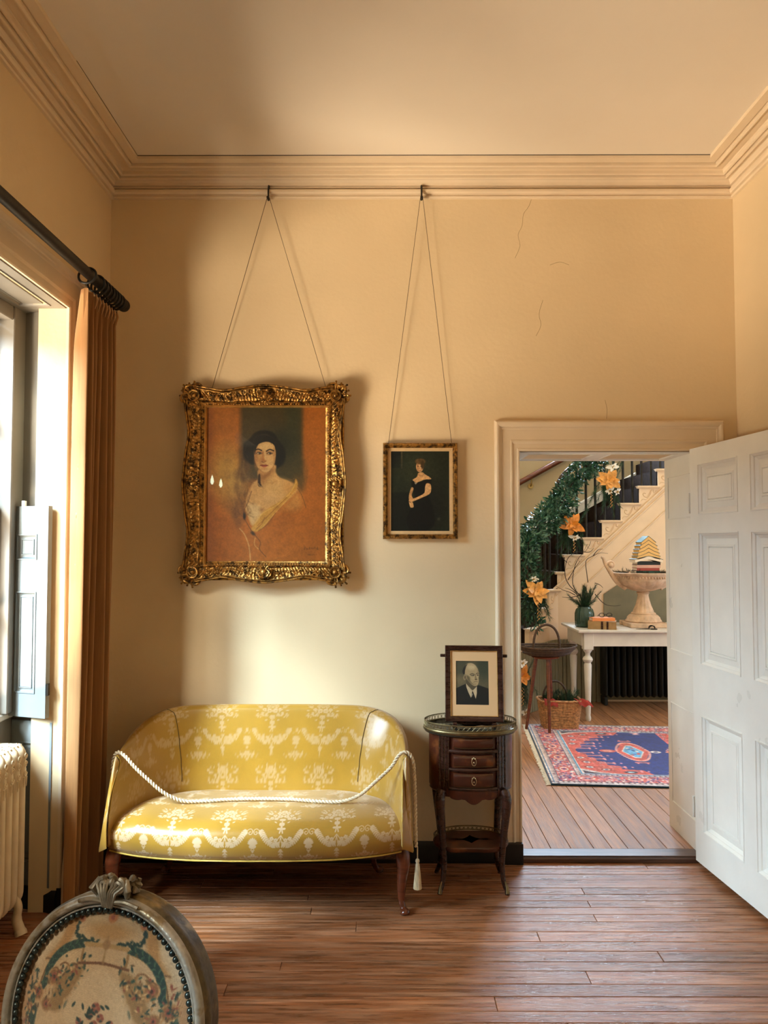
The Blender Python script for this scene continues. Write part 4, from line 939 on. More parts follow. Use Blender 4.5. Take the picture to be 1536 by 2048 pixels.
# arm front ends
for e in (0, -1):
    loop = P[e]; bot = loop[-1]+(loop[0]-loop[-1])*np.linspace(0, 1, 22)[1:-1, None]; g = G(); c = loop[8:-8].mean(0)*0.6+0.4*(loop[0]+loop[-1])/2; loop0 = loop; loop = np.concatenate([loop, bot])+np.array((0, -0.018, 0)); n = len(loop); rings = []
    for s_ in (1.0, 0.92, 0.75, 0.5, 0.25, 0.02):
        h_ = 0.022*(1-s_**2.2)**0.5 if s_ < 1 else 0; rings.append(c*(1-s_)+loop*s_+np.array((0, -h_, 0)) - (np.array((0, -0.018, 0))*0))
    R_ = np.array(rings); mk = dam((R_[..., 2]-0.3), R_[..., 1]*0+R_[..., 0]); g.grid(R_, cv=True, flip=(e == 0), col=np.repeat(mk[..., None]*0.8, 3, 2)); g.obj('arm_facing', M['damask'], sofa, smooth=70)
    g = G(); g.tube(loop0[20:]+np.array((0, -0.004, 0)), 0.0028, 6); g.obj('piping', M['piping'], sofa, smooth=60)
# seams on the inside back
for sg in (-1, 1):
    ti = np.argmin(np.abs(T_-sg*0.42)); tj = np.argmin(np.abs(T_-sg*0.34)); pts = []
    for k in range(24, 90, 3):
        f = (k-24)/66; i = int(round(tj+(ti-tj)*f**1.4)); q = P[i, k].copy(); q += np.array((0, -0.0016, 0.0006)); pts.append(q)
    g = G(); g.tube(pts, 0.0016, 6); g.obj('seam', M['seam'], sofa)
# seat
nu, nv = 560, 240; u = np.linspace(-1, 1, nu); v = np.linspace(0, 1, nv)
def seat_pt():
    P = np.zeros((nu, nv, 3)); s = np.linspace(0, 1, nv)
    for i, uu in enumerate(u):
        a = abs(uu); hw = 0.648
        yf = 3.175+0.085*a**2.6; x = SX+hw*uu
        key = np.array([(yf+0.012, 0.262), (yf-0.004, 0.285), (yf-0.012, 0.325), (yf-0.004, 0.365), (yf+0.030, 0.396), (yf+0.085, 0.412), (yf+0.20, 0.420), (yf+0.33, 0.412), (3.66, 0.398)])
        drop = 0.035*max(0, (a-0.72)/0.28)**2; key[3:, 1] -= drop*np.linspace(0.5, 1, 6); key[:3, 1] += 0.000
        key[:, 1] += 0.010*a**4
        key[-1, 0] = 3.66-0.0; d = ip(np.c_[np.arange(9), key], s*8)
        # narrow the seat towards the back so that it stays inside the arms
        yy = d[:, 0]; lim = np.interp(yy, [3.17, 3.225, 3.32, 3.42, 3.53, 3.61, 3.645, 3.7], [0.650, 0.640, 0.592, 0.563, 0.52, 0.45, 0.36, 0.34])
        P[i, :, 0] = SX+uu*np.minimum(hw, lim); P[i, :, 1] = d[:, 0]; P[i, :, 2] = d[:, 1]
    return P
P2 = seat_pt(); dv = np.linalg.norm(np.diff(P2, axis=1), axis=2); V2 = np.concatenate([np.zeros((nu, 1)), np.cumsum(dv, 1)], 1)
m2 = dam(P2[..., 0]-SX, -(V2)-0.0, ou=0.0, ov=0.97)
g = G(); g.grid(P2, flip=False, col=np.repeat(m2[..., None], 3, 2)); g.obj('seat_upholstery', M['damask'], sofa, smooth=80)
g = G(); g.tube(P2[::8, 0]+np.array((0, -0.003, -0.003)), 0.0035, 6); g.obj('piping', M['piping'], sofa, smooth=60)
g = G(); g.prism([(SX+sx_*hx, yy) for sx_, hx, yy in ((-1, .62, 3.29), (1, .62, 3.29), (1, .60, 3.6), (1, .45, 3.73), (-1, .45, 3.73), (-1, .60, 3.6))], 0.225, 0.30); g.obj('seat_frame', M['darkwood'], sofa)
def cabriole(x, y, ztop, dx, dy, m, parent, s=1.0, name='leg', foot=True):
    d = np.array((dx, dy, 0.0)); d /= np.linalg.norm(d); b = np.array((x, y, 0.0))
    pts = [b+d*0.000+np.array((0, 0, ztop)), b+d*0.012*s+np.array((0, 0, ztop*0.86)), b+d*0.016*s+np.array((0, 0, ztop*0.7)), b+d*0.004*s+np.array((0, 0, ztop*0.45)), b+d*0.0*s+np.array((0, 0, ztop*0.22)), b+d*0.012*s+np.array((0, 0, ztop*0.09)), b+d*0.026*s+np.array((0, 0, 0.010)), b+d*0.030*s+np.array((0, 0, 0.0))]
    P_ = cr(pts, n=5); r = np.interp(np.linspace(0, 1, len(P_)), [0, .14, .28, .45, .62, .78, .9, 1], np.array([.030, .031, .027, .019, .013, .013, .022, .017])*s)
    g = G(); g.tube(P_, r, 14); g.obj(name, m, parent, smooth=60)
for x, y, dx, dy in ((SX-0.60, 3.295, -0.5, -1), (0.062, 3.315, 0.35, -0.6), (SX-0.48, 3.70, -0.5, 0.2), (SX+0.48, 3.70, 0.5, 0.2)): cabriole(x, y, 0.262, dx, dy, M['redwood'], sofa, 1.05)

# ---- rope barrier laid across the seat
M['rope'] = mat('cream_rope', (0.66, 0.55, 0.38), 0.8, var=0.15, scale=80)
M['tass'] = mat('tassel_thread', (0.66, 0.58, 0.40), 0.8, var=0.25, scale=120, stretch=(3, 3, 0.3))
keyr = [(-1.192, 3.42, 0.48), (-1.196, 3.40, 0.56), (-1.187, 3.395, 0.622), (-1.165, 3.385, 0.643), (-1.130, 3.37, 0.628), (-1.085, 3.36, 0.585), (-1.03, 3.36, 0.535), (-0.96, 3.365, 0.475), (-0.885, 3.38, 0.436), (-0.80, 3.40, 0.428),
        (-0.68, 3.42, 0.430), (-0.55, 3.425, 0.431), (-0.42, 3.42, 0.430), (-0.30, 3.40, 0.428), (-0.20, 3.385, 0.432), (-0.12, 3.375, 0.462), (-0.05, 3.37, 0.520), (0.02, 3.37, 0.585), (0.050, 3.378, 0.628), (0.073, 3.385, 0.643), (0.102, 3.39, 0.633), (0.118, 3.385, 0.58),
        (0.122, 3.35, 0.46), (0.122, 3.31, 0.36), (0.124, 3.29, 0.275)]
rope = thing('rope_barrier', 'twisted cream rope draped across the gold settee from arm to arm', 'rope', (SX, 3.42, 0.42))
C_ = cr(keyr, n=22); s_ = np.concatenate([[0], np.cumsum(np.linalg.norm(np.diff(C_, axis=0), axis=1))])
ss = np.arange(0, s_[-1], 0.0022); C2 = np.stack([np.interp(ss, s_, C_[:, k]) for k in range(3)], -1)
Tn = np.gradient(C2, axis=0); Tn /= np.linalg.norm(Tn, axis=1, keepdims=True); A_ = np.cross(Tn, (0, 1, 0.001)); A_ /= np.linalg.norm(A_, axis=1, keepdims=True); B_ = np.cross(Tn, A_)
for k in range(2):
    ph = ss/0.030*2*pi+k*pi; g = G(); g.tube(C2+0.0038*(A_*np.cos(ph)[:, None]+B_*np.sin(ph)[:, None]), 0.0047, 7); g.obj('strand', M['rope'], rope, smooth=70)
def tassel(x, y, ztop, L=0.125):
    g = G(); g.tube([(x, y, ztop+0.05), (x, y, ztop)], 0.003, 6); g.obj('cord', M['rope'], rope)
    g = G(); a = np.linspace(0, 2*pi, 40, endpoint=False); P_ = []
    for t, r in ((0, .003), (.04, .008), (.10, .009), (.15, .006), (.19, .0085), (.5, .012), (1.0, .0165)):
        P_.append([(x+r*(1+0.09*(t > .2)*cos(q*20))*cos(q), y+r*(1+0.09*(t > .2)*cos(q*20))*sin(q), ztop-L*t) for q in a])
    g.grid(np.array(P_), cv=True, flip=False, capu=True); g.obj('tassel', M['tass'], rope, smooth=40)
tassel(0.130, 3.30, 0.225); tassel(-1.155, 3.33, 0.235, 0.06)
g = G(); g.tube([(-1.188, 3.372, 0.27), (-1.186, 3.37, 0.266), (-1.185, 3.36, 0.262), (-1.155, 3.33, 0.262)], 0.003, 6); g.obj('cord', M['rope'], rope)
# ================================================================== OVAL SIDE TABLE
tcx, tcy = 0.385, 3.585; TA, TB = 0.214, 0.150; TZ = 0.715
table = thing('side_table', 'dark oval three drawer side table with a pierced gallery, between settee and doorway', 'table', (tcx, tcy, 0))
M['marb'] = mat('dark_table_top', (0.030, 0.026, 0.018), 0.18, var=0.3, scale=8, coat=0.5)
g = G(); n = 64; a = np.linspace(0, 2*pi, n, endpoint=False)
def oval(pr): return np.array([[(tcx+(TA+d)*cos(q), tcy+(TB+d)*sin(q), z) for q in a] for d, z in pr])
g.grid(oval([(-0.214+0.001, TZ-0.026), (0.0-0.02, TZ-0.026), (-0.004, TZ-0.022), (0.0, TZ-0.012), (0.0, TZ-0.002), (-0.004, TZ), (-0.213, TZ)])*1.0, cv=True, flip=False)
g.obj('table_top', M['marb'], table, smooth=40)
M['brassd'] = mat('dull_brass_gallery', (0.20, 0.15, 0.07), 0.38, 0.9, var=0.3, scale=30)
def gallery(cx, cy, A, B, z, h, a0, a1, nn, name, parent, m):
    g = G(); aa = np.linspace(a0, a1, nn*4+1)
    for zz, r_ in ((z+h, 0.0026), (z+h*0.12, 0.0022)): g.tube([(cx+A*cos(q), cy+B*sin(q), zz) for q in aa], r_, 5)
    for k in range(nn):
        qa, qb = aa[k*4], aa[k*4+4]; qm = (qa+qb)/2
        P0 = (cx+A*cos(qa), cy+B*sin(qa)); P1 = (cx+A*cos(qb), cy+B*sin(qb)); Pm = (cx+A*cos(qm), cy+B*sin(qm))
        g.tube([(*P0, z+h*0.5), (*Pm, z+h*0.95), (*P1, z+h*0.5)], 0.0012, 4, cap=False); g.tube([(*P0, z+h*0.5), (*Pm, z+h*0.12), (*P1, z+h*0.5)], 0.0012, 4, cap=False)
        g.tube([(*P0, z), (*P0, z+h)], 0.0011, 4, cap=False)
    g.obj(name, m, parent)
gallery(tcx, tcy, TA-0.004, TB-0.004, TZ, 0.026, 0, 2*pi, 60, 'gallery', table, M['brassd'])
g = G(); g.grid(oval([(0.001, TZ-0.014), (0.003, TZ-0.008), (0.002, TZ-0.001), (-0.001, TZ+0.001)]), cv=True); g.obj('brass_rim', M['brassd'], table, smooth=50)
# carcass: oval body with flat canted corners
def body(z0, z1, A, B, f=1.0):
    return np.array([[(tcx+A*cos(q)*1.0, tcy+B*sin(q), z) for q in a] for z in (z0, z1)])
g = G(); g.grid(body(0.455, TZ-0.026, 0.190, 0.128), cv=True, capu=True); g.obj('carcass', M['marq'], table, smooth=40)
def fdraw(X): return tcy-0.128*math.sqrt(max(0, 1-((X-tcx)/0.190)**2))
# side pilasters (fluted, dark)
for sg in (-1, 1):
    g = G(); x0_, x1_ = tcx+sg*0.150, tcx+sg*0.106
    xs = np.linspace(x0_, x1_, 25); P_ = []
    for X in xs:
        fl = 0.0035*max(0, sin((X-x0_)/(x1_-x0_)*3*pi*2-pi/2)); y_ = fdraw(X)-0.010+fl; P_.append([(X, y_, z) for z in (0.43, 0.45, 0.69)])
    g.grid(np.array(P_), flip=(sg > 0))
    for X in (x0_, x1_): g.add([(X, fdraw(X)-0.010, 0.43), (X, fdraw(X)+0.02, 0.43), (X, fdraw(X)+0.02, 0.69), (X, fdraw(X)-0.010, 0.69)], [[0, 1, 2, 3]])
    g.obj('pilaster', M['darkwood'], table, smooth=60)
    for X in (x0_+sg*-0.003, x1_+sg*0.003, (x0_+x1_)/2):
        g = G(); g.tube([(X, fdraw(X)-0.0115, 0.47), (X, fdraw(X)-0.0115, 0.675)], 0.0008, 5); g.obj('stringing', M['brassd'], table)
# drawers
def curved_panel(x0_, x1_, z0, z1, off, bow=0.0):
    xs = np.linspace(x0_, x1_, 18); pr = [(0.006, z0), (-0.0, z0+0.003), (-0.002-bow*.6, z0+(z1-z0)*.25), (-0.002-bow, (z0+z1)/2), (-0.002-bow*.6, z0+(z1-z0)*.75), (0, z1-0.003), (0.006, z1)]
    return np.array([[(X, fdraw(X)-off+d, z) for d, z in pr] for X in xs])
for k, (z0, z1) in enumerate(((0.640, 0.688), (0.560, 0.612), (0.470, 0.532))):
    g = G(); g.grid(curved_panel(tcx-0.088, tcx+0.088, z0, z1, 0.012, 0.003), flip=True, capu=True); dr = g.obj('drawer', M['marq'], table, smooth=50)
    g = G()
    for zz in (z0+0.004, z1-0.004): g.tube([(X, fdraw(X)-0.0135, zz) for X in np.linspace(tcx-0.085, tcx+0.085, 12)], 0.0007, 4)
    for X in (tcx-0.085, tcx+0.085): g.tube([(X, fdraw(X)-0.0135, z0+0.004), (X, fdraw(X)-0.0135, z1-0.004)], 0.0007, 4)
    g.obj('inlay_line', M['brassd'], dr)
    if k:
        zc_ = (z0+z1)/2; yy = tcy-0.128-0.019; g = G()
        g.tube(cr([(tcx-0.007, yy, zc_+0.014), (tcx-0.010, yy-0.003, zc_+0.004), (tcx-0.007, yy-0.004, zc_-0.010), (tcx, yy-0.004, zc_-0.014), (tcx+0.007, yy-0.004, zc_-0.010), (tcx+0.010, yy-0.003, zc_+0.004), (tcx+0.007, yy, zc_+0.014)]), 0.0014, 6)
        for s_ in (-1, 0, 1): g.sphere((tcx+s_*0.006, yy+0.001, zc_+0.014+(s_ == 0)*0.004), 0.0034, 8, 5)
        g.sphere((tcx, yy, zc_-0.002), (0.003, 0.002, 0.004), 8, 5)
        g.obj('drawer_pull', mat('bright_pull_brass', (0.62, 0.48, 0.26), 0.3, 0.9), dr, smooth=60)
for z in (0.626, 0.546, 0.462, 0.694):
    g = G(); xs = np.linspace(tcx-0.105, tcx+0.105, 16); g.tube([(X, fdraw(X)-0.004, z) for X in xs], 0.009, 8, sy=1.0); g.obj('rail', M['darkwood'], table, smooth=60)
# apron with scalloped lower edge
g = G(); xs = np.linspace(-0.15, 0.15, 60); P_ = []
for X in xs:
    zb = 0.425-0.018*max(0, cos(X/0.03*0.9))*(abs(X) < 0.055)-0.010*(abs(X) < 0.10)*abs(cos(X*42))+0.03*max(0, abs(X)-0.09)/0.06*0
    P_.append([(tcx+X, fdraw(tcx+X)-0.008, 0.462), (tcx+X, fdraw(tcx+X)-0.010, 0.44), (tcx+X, fdraw(tcx+X)-0.008, zb), (tcx+X, fdraw(tcx+X)+0.01, zb), (tcx+X, fdraw(tcx+X)+0.01, 0.462)])
g.grid(np.array(P_), flip=True, capu=True); g.obj('apron', M['marq'], table, smooth=40)
g = G(); g.grid(oval([(-0.03, 0.455), (-0.026, 0.44), (-0.035, 0.432)])*1.0, cv=True, capu=True, flip=True); g.obj('carcass_base', M['darkwood'], table, smooth=40)
for sx_ in (-1, 1):
    for sy_ in (-1, 1): 
        b = np.array((tcx+sx_*0.128, tcy+sy_*0.085, 0)); d = np.array((sx_*0.6, sy_*0.8*1.0, 0)); d /= np.linalg.norm(d)
        pts = [b+d*0.018+np.array((0, 0, .45)), b+d*0.034+np.array((0, 0, .41)), b+d*0.026+np.array((0, 0, .33)), b+d*0.010+np.array((0, 0, .22)), b+d*0.002+np.array((0, 0, .12)), b+d*0.012+np.array((0, 0, .05)), b+d*0.032+np.array((0, 0, .012)), b+d*0.036]
        P_ = cr(pts, n=5); g = G(); g.tube(P_, np.interp(np.linspace(0, 1, len(P_)), [0, .15, .4, .7, .88, .96, 1], [.021, .023, .016, .011, .010, .012, .010]), 12); lg = g.obj('leg', M['darkwood'], table, smooth=60)
        if sy_ < 0:
            g = G(); q = b+d*0.036; g.tube([q+np.array((0, -0.002, 0.052))-d*0.014, q+np.array((0, -0.002, 0.028))-d*0.002, q+np.array((0, -0.006, 0.006))], [0.003, 0.007, 0.010], 8); g.obj('foot_mount', M['brassd'], lg, smooth=60)
SA, SB, SZ = 0.172, 0.118, 0.198
g = G(); P_ = np.array([[(tcx+(SA+d)*cos(q), tcy+(SB+d)*sin(q)*(1-0.10*cos(4*q)), z) for q in a] for d, z in ((-0.171, SZ-0.02), (-0.004, SZ-0.02), (0, SZ-0.014), (0, SZ-0.004), (-0.004, SZ), (-0.171, SZ))])
g.grid(P_, cv=True); g.obj('lower_shelf', M['marq'], table, smooth=40)
gallery(tcx, tcy+0.0, SA-0.004, SB-0.004, SZ, 0.02, 0.0, pi, 26, 'shelf_gallery', table, M['brassd'])

# ------------------------------------------------------------------ framed photograph on a small easel
tilt = radians(9); rz_ = radians(-4)
ph = thing('framed_photograph', 'framed black and white photograph of a man in a dark suit on the side table', 'picture', (tcx+0.012, 3.545, TZ))
Wp, Hp = 0.262, 0.340
XF = np.eye(4); XF[:3, :3] = rotz(rz_) @ rotx(-tilt); XF[:3, 3] = (tcx+0.012, 3.515, TZ+0.030)
def lring(g, x0, x1, z0, z1, pf): ring(g, x0, x1, z0, z1, pf, 0.0)
g = G(); lring(g, -Wp/2, Wp/2, 0, Hp, [(0, -0.010), (0, 0.010), (0.003, 0.013), (0.012, 0.012), (0.018, 0.008), (0.024, 0.007), (0.024, 0.0)]); g.obj('frame', M['darkwood'], ph, smooth=30, xf=XF)
g = G(); lring(g, -Wp/2+0.023, Wp/2-0.023, 0.023, Hp-0.023, [(0, 0.006), (0.002, 0.0085), (0.004, 0.006)]); g.obj('gilt_slip', M['gilt2'], ph, xf=XF)
pw0, pw1, pz0, pz1 = -0.082, 0.066, 0.075, 0.270
g = G(); lring(g, -Wp/2+0.024, Wp/2-0.024, 0.024, Hp-0.024, [(0, 0.003), ((pw0+Wp/2-0.024), 0.003)])
g = G(); X0, X1, Z0, Z1 = -Wp/2+0.024, Wp/2-0.024, 0.024, Hp-0.024
for aa_, bb_, cc_, dd_ in wallgrid([(pw0, pw1, pz0, pz1)], X0, X1, Z0, Z1): g.add([(aa_, -0.003, cc_), (bb_, -0.003, cc_), (bb_, -0.003, dd_), (aa_, -0.003, dd_)], [[0, 1, 2, 3]])
for (pa, pb) in (((pw0, pz0), (pw1, pz0)), ((pw1, pz0), (pw1, pz1)), ((pw1, pz1), (pw0, pz1)), ((pw0, pz1), (pw0, pz0))): g.add([(pa[0], -0.003, pa[1]), (pb[0], -0.003, pb[1]), (pb[0], 0, pb[1]), (pa[0], 0, pa[1])], [[0, 1, 2, 3]])
g.obj('mat_board', mat('cream_mat_board', (0.66, 0.42, 0.205), 0.7, var=0.03), ph, xf=XF)
g = G(); picture_mesh(g, paint_man(), (pw0, -0.0005, pz1), (pw1-pw0, 0, 0), (0, 0, pz0-pz1), 0.85); g.obj('photograph', M['print'], ph, xf=XF)
g = G(); g.box((0, 0.006, Hp/2), (Wp-0.01, 0.008, Hp-0.01)); g.obj('backing', M['darkwood'], ph, xf=XF)
ez = thing('table_easel', 'small dark wooden easel holding the framed photograph on the side table', 'easel', (tcx+0.012, 3.56, TZ))
g = G(); g.box((0, 0.018, Hp*0.865), (Wp+0.045, 0.012, 0.014), bev=0.002); g.obj('crossbar', M['darkwood'], ez, xf=XF)
for sx_ in (-1, 1):
    g = G(); g.box((sx_*0.088, 0.016, 0.150), (0.020, 0.010, 0.355), bev=0.002); g.box((sx_*0.088, -0.012, -0.012), (0.020, 0.066, 0.020), bev=0.003); g.obj('easel_leg', M['darkwood'], ez, xf=XF)
g = G(); g.box((0, 0.016, -0.006), (0.16, 0.008, 0.012)); g.obj('ledge', M['darkwood'], ez, xf=XF)
g = G(); g.tube([(tcx+0.015, 3.565, TZ+0.25), (tcx+0.012, 3.655, TZ+0.006)], 0.006, 8); g.obj('back_strut', M['darkwood'], ez)

# ================================================================== CURTAIN, POLE, RINGS
RX, RZ, RE = -1.272, 2.700, 3.64
pole = thing('curtain_pole', 'dark wooden curtain pole with ball finial above the left window', 'curtain pole', (RX, 3.3, RZ))
g = G(); g.tube([(RX, 0.9, RZ), (RX, RE, RZ)], 0.0225, 20); g.obj('pole', M['rod'], pole, smooth=60)
g = G(); g.sphere((RX, RE+0.035, RZ), 0.031, 18, 12); g.tube([(RX, RE-0.012, RZ), (RX, RE, RZ), (RX, RE+0.004, RZ), (RX, RE+0.012, RZ)], [0.026, 0.031, 0.031, 0.017], 18); g.obj('finial', M['rod'], pole, smooth=60)
for y_ in (1.15, 2.25):
    g = G(); g.tube([(XL+0.004, y_, RZ-0.03), (XL+0.012, y_, RZ-0.03)], 0.028, 16); g.tube([(XL+0.01, y_, RZ-0.03), (XL+0.06, y_, RZ-0.034), (RX, y_, RZ-0.028)], 0.010, 10)
    g.tube([(RX+0.026*cos(q), y_, RZ+0.026*sin(q)) for q in np.linspace(pi*0.9, pi*2.1, 14)], 0.006, 8); g.obj('bracket', M['rod'], pole, smooth=60)
ringy = [3.225, 3.325, 3.365, 3.405, 3.445, 3.480, 3.515, 3.550, 3.585]
def mk_ring(y_, tl, lab):
    r = thing('curtain_ring', lab, 'curtain ring', (RX, y_, RZ-0.012), 'rings on the curtain pole')
    g = G(); g.tube([(RX+0.037*cos(q), y_+tl*sin(q), RZ-0.012+0.037*sin(q)) for q in np.linspace(0, 2*pi, 28, endpoint=False)], 0.0052, 8, closed=True); g.obj('ring', M['rod'], r, smooth=60)
    g = G(); g.tube([(RX+0.003*cos(q), y_-tl, RZ-0.056+0.006*sin(q)) for q in np.linspace(0, 2*pi, 10, endpoint=False)], 0.0014, 5, closed=True); g.obj('screw_eye', M['iron'], r)
for k, y_ in enumerate(ringy): mk_ring(y_, 0.012 if k == 0 else 0.004, 'loose curtain ring hanging apart, nearest to the window' if k == 0 else 'curtain ring next to the ball finial' if k == 8 else '%s ring of the tight row, counted from the ball finial' % ['', '', 'seventh', 'sixth', 'fifth', 'fourth', 'third', 'second'][k] if k > 1 else 'ring of the tight row nearest to the loose curtain ring')
M['curt'] = mat('ochre_curtain_cloth', (0.34, 0.165, 0.055), 0.75, var=0.10, scale=20, stretch=(6, 6, 0.3), sheen=0.2, bump=0.2, bscale=120)
M['lining'] = mat('cream_curtain_lining', (0.52, 0.40, 0.28), 0.8, var=0.08, scale=20)
cur = thing('curtain', 'gathered ochre curtain hanging beside the left window', 'curtain', (RX, 3.4, 0.02))
nz_ = 90; na = 300; zz = np.linspace(0.018, RZ-0.062, nz_)
def curtain_sheet(off=0.0):
    P = np.zeros((na, nz_, 3)); s = np.linspace(0, 1, na)
    for j, z in enumerate(zz):
        t = z/(RZ-0.06); top = max(0, (t-0.90)/0.10)
        amp = 0.034+0.024*(1-t)*0.6; amp = amp*(1-top)+0.018*top
        y0_ = 3.225+0.008*sin(z*2.2)-0.012*(1-t); y1_ = 3.600+0.010*sin(z*1.7)
        x_ = RX-0.018-0.055*(1-t)*1.0
        ph_ = s*2*pi*6.5+0.35*np.sin(z*1.3+s*5)+0.2*sin(z*3.1)
        am = amp*(1+0.35*np.sin(s*9+1.0))*(0.7+0.3*np.clip(s*8, 0, 1))
        xx = x_+am*np.sin(ph_)+0.010*np.sin(s*31+z*0.8)*(1-t)
        yy = y0_+(y1_-y0_)*s+0.018*np.cos(ph_)*(1-0.5*top)
        xm = RX+0.012; xx = np.where(xx > xm-0.015, xm-0.015*np.exp(-(xx-xm+0.015)/0.015), xx)
        P[:, j, 0] = np.maximum(xx, XL+0.058)+off; P[:, j, 1] = yy; P[:, j, 2] = z
    return P
Pc = curtain_sheet(); g = G(); g.grid(Pc); g.obj('curtain_cloth', M['curt'], cur, smooth=80)
# turned-back lining down the lower part of the leading edge (wrinkled border)
jj = np.where(zz < 2.05)[0]; e = Pc[0][jj]; zl = zz[jj]; wd_ = np.clip((2.05-zl)/0.9, 0.05, 1); wv_ = 0.0016*np.sin(zl*95)+0.001*np.sin(zl*61); P_ = []
for k, (dx, dy) in enumerate(((0.012, 0.006), (0.008, -0.004), (0.0, -0.007), (-0.008, -0.004), (-0.013, 0.004))):
    q = e.copy(); q[:, 0] += dx*wd_; q[:, 1] += dy+wv_*(1 if k % 2 else -1); q[:, 0] = np.maximum(q[:, 0], XL+0.045); P_.append(q)
g = G(); g.grid(np.array(P_)); g.obj('lining_edge', M['lining'], cur, smooth=80)
for k in range(8):
    g = G(); y_ = ringy[k+1] if k < 8 else 0; g.tube([(RX, y_, RZ-0.060), (RX+0.004, y_+0.002, RZ-0.085), (RX-0.004, y_, RZ-0.125)], [0.004, 0.006, 0.002], 6); g.obj('pinch_pleat', M['curt'], cur, smooth=60)

# ================================================================== RADIATOR in the window bay
M['rad'] = mat('radiator_paint', (0.74, 0.62, 0.42), 0.45, var=0.08, scale=10, bump=0.15)
rad = thing('radiator', 'old cast iron column radiator with embossed scrolls in the left window bay', 'radiator', (-1.54, 2.72, 0))
rxc, rdep = -1.535, 0.085
def section(yc):
    g = G(); R = 0.026
    # body: rounded fin slab in the X-Z plane with bulging columns
    zz_ = np.linspace(0.115, 0.745, 44); P = []
    for q in np.linspace(0, 2*pi, 28, endpoint=False):
        col = []
        for z in zz_:
            e_ = 1.0
            if z > 0.70: e_ = math.sqrt(max(0.02, 1-((z-0.70)/0.046)**2*0.95))
            if z < 0.17: e_ = math.sqrt(max(0.02, 1-((0.17-z)/0.056)**2*0.95))
            bul = 1+0.0*z
            cx_ = abs(cos(q))**0.55*np.sign(cos(q)); sy_ = abs(sin(q))**0.8*np.sign(sin(q))
            emb = 0.0
            if z > 0.615: emb = 0.0022*sin(z*120+cos(q)*6)*sin(q*5+z*60)
            col.append((rxc+rdep*cx_*(0.6+0.4*e_)+emb, yc+R*sy_*(0.82+0.18*cos(6*cx_))*(0.35+0.65*e_), z))
        P.append(col)
    g.grid(np.array(P), cu=True, capv=True)
    # embossed scrolls on the rounded front near the top
    xf_ = rxc+rdep
    for k, zc_ in enumerate((0.70, 0.665, 0.63)):
        p = [(xf_+0.0015, yc+0.014*cos(a_)*(1-t), zc_+0.014*sin(a_)*(1-t)) for t, a_ in zip(np.linspace(0, .8, 16), np.linspace(0, 3.2*pi, 16)*(1 if k % 2 else -1))]
        g.tube(p, 0.0022, 5)
    for dy in (-0.012, 0.0, 0.012): g.tube([(xf_+0.001, yc+dy, 0.615), (xf_+0.001, yc+dy*0.8, 0.585-abs(dy)*0.8)], [0.003, 0.001], 5)
    for k in range(5): g.tube([(rxc+rdep*0.7-k*0.035, yc-0.018, 0.738), (rxc+rdep*0.7-k*0.035-0.012, yc, 0.746), (rxc+rdep*0.7-k*0.035, yc+0.018, 0.738)], 0.003, 5)
    return g
yy_ = 3.125; k = 0
while yy_ > 2.22:
    section(yy_).obj('radiator_section', M['rad'], rad, smooth=50); yy_ -= 0.0535; k += 1
for y_ in (3.115, 2.26):
    g = G()
    for sx_ in (-1, 1): g.tube(cr([(rxc+sx_*0.05, y_, 0.16), (rxc+sx_*0.072, y_, 0.11), (rxc+sx_*0.066, y_, 0.06), (rxc+sx_*0.080, y_, 0.02), (rxc+sx_*0.088, y_-0.004, 0.0)]), [0.016]*9+[0.02]*7+[0.024]*5, 10)
    g.obj('radiator_foot', M['rad'], rad, smooth=60)
g = G(); g.tube([(rxc, 3.15, 0.66), (rxc, 3.12, 0.66)], 0.024, 14); g.obj('end_plug', M['rad'], rad, smooth=50)

# ================================================================== OVAL-BACK CHAIR in the foreground
CY = 1.40; ocx = at(211, 2040, CY)[0]; ocz = at(211, 2040, CY)[2]; OA, OB = 0.205, 0.209
_r = radians(10); RCL = np.eye(4); RCL[1:3, 1:3] = [[cos(_r), sin(_r)], [-sin(_r), cos(_r)]]; _c = np.array((0, CY, ocz)); RCL[:3, 3] = _c-RCL[:3, :3] @ _c
chair = thing('oval_back_chair', 'oval backed chair with a carved silvery frame and floral tapestry, in the near left corner', 'chair', (ocx, CY+0.1, 0))
M['silv'] = mat('worn_silver_gilt', (0.20, 0.165, 0.11), 0.42, 0.5, var=0.35, scale=60, col2=(0.13, 0.095, 0.045), c2lo=0.50, c2hi=0.64, bump=0.4, bscale=70)
M['nail'] = mat('dark_nailhead', (0.035, 0.045, 0.04), 0.3, 0.8, var=0.3)
n = 120; q_ = np.linspace(0, 2*pi, n, endpoint=False)
def oring(pr):    # (inset, y offset toward camera negative)
    return np.array([[(ocx+(OA-d)*cos(t), CY+y, ocz+(OB-d)*sin(t)) for t in q_] for d, y in pr])
pr = [(0.010, 0.055), (0.002, 0.050), (0.0, 0.040), (0.002, 0.028), (0.0, 0.018), (0.0005, 0.008), (0.003, 0.004), (0.004, 0.001)]
pr2 = [(0.004, 0.001), (0.005, -0.006), (0.008, -0.012), (0.0125, -0.0145), (0.017, -0.012), (0.0195, -0.006), (0.0205, -0.001), (0.022, -0.004), (0.0245, -0.004), (0.026, 0.002), (0.026, 0.045)]
M['dgold'] = mat('dark_worn_gilding', (0.085, 0.062, 0.028), 0.45, 0.4, var=0.5, scale=40, col2=(0.22, 0.14, 0.05), c2lo=0.55, c2hi=0.68, bump=0.3, bscale=90)
M['silv2'] = mat('silvered_moulding', (0.34, 0.315, 0.255), 0.36, 0.6, var=0.25, scale=50, col2=(0.20, 0.15, 0.08), c2lo=0.54, c2hi=0.66, bump=0.3, bscale=120)
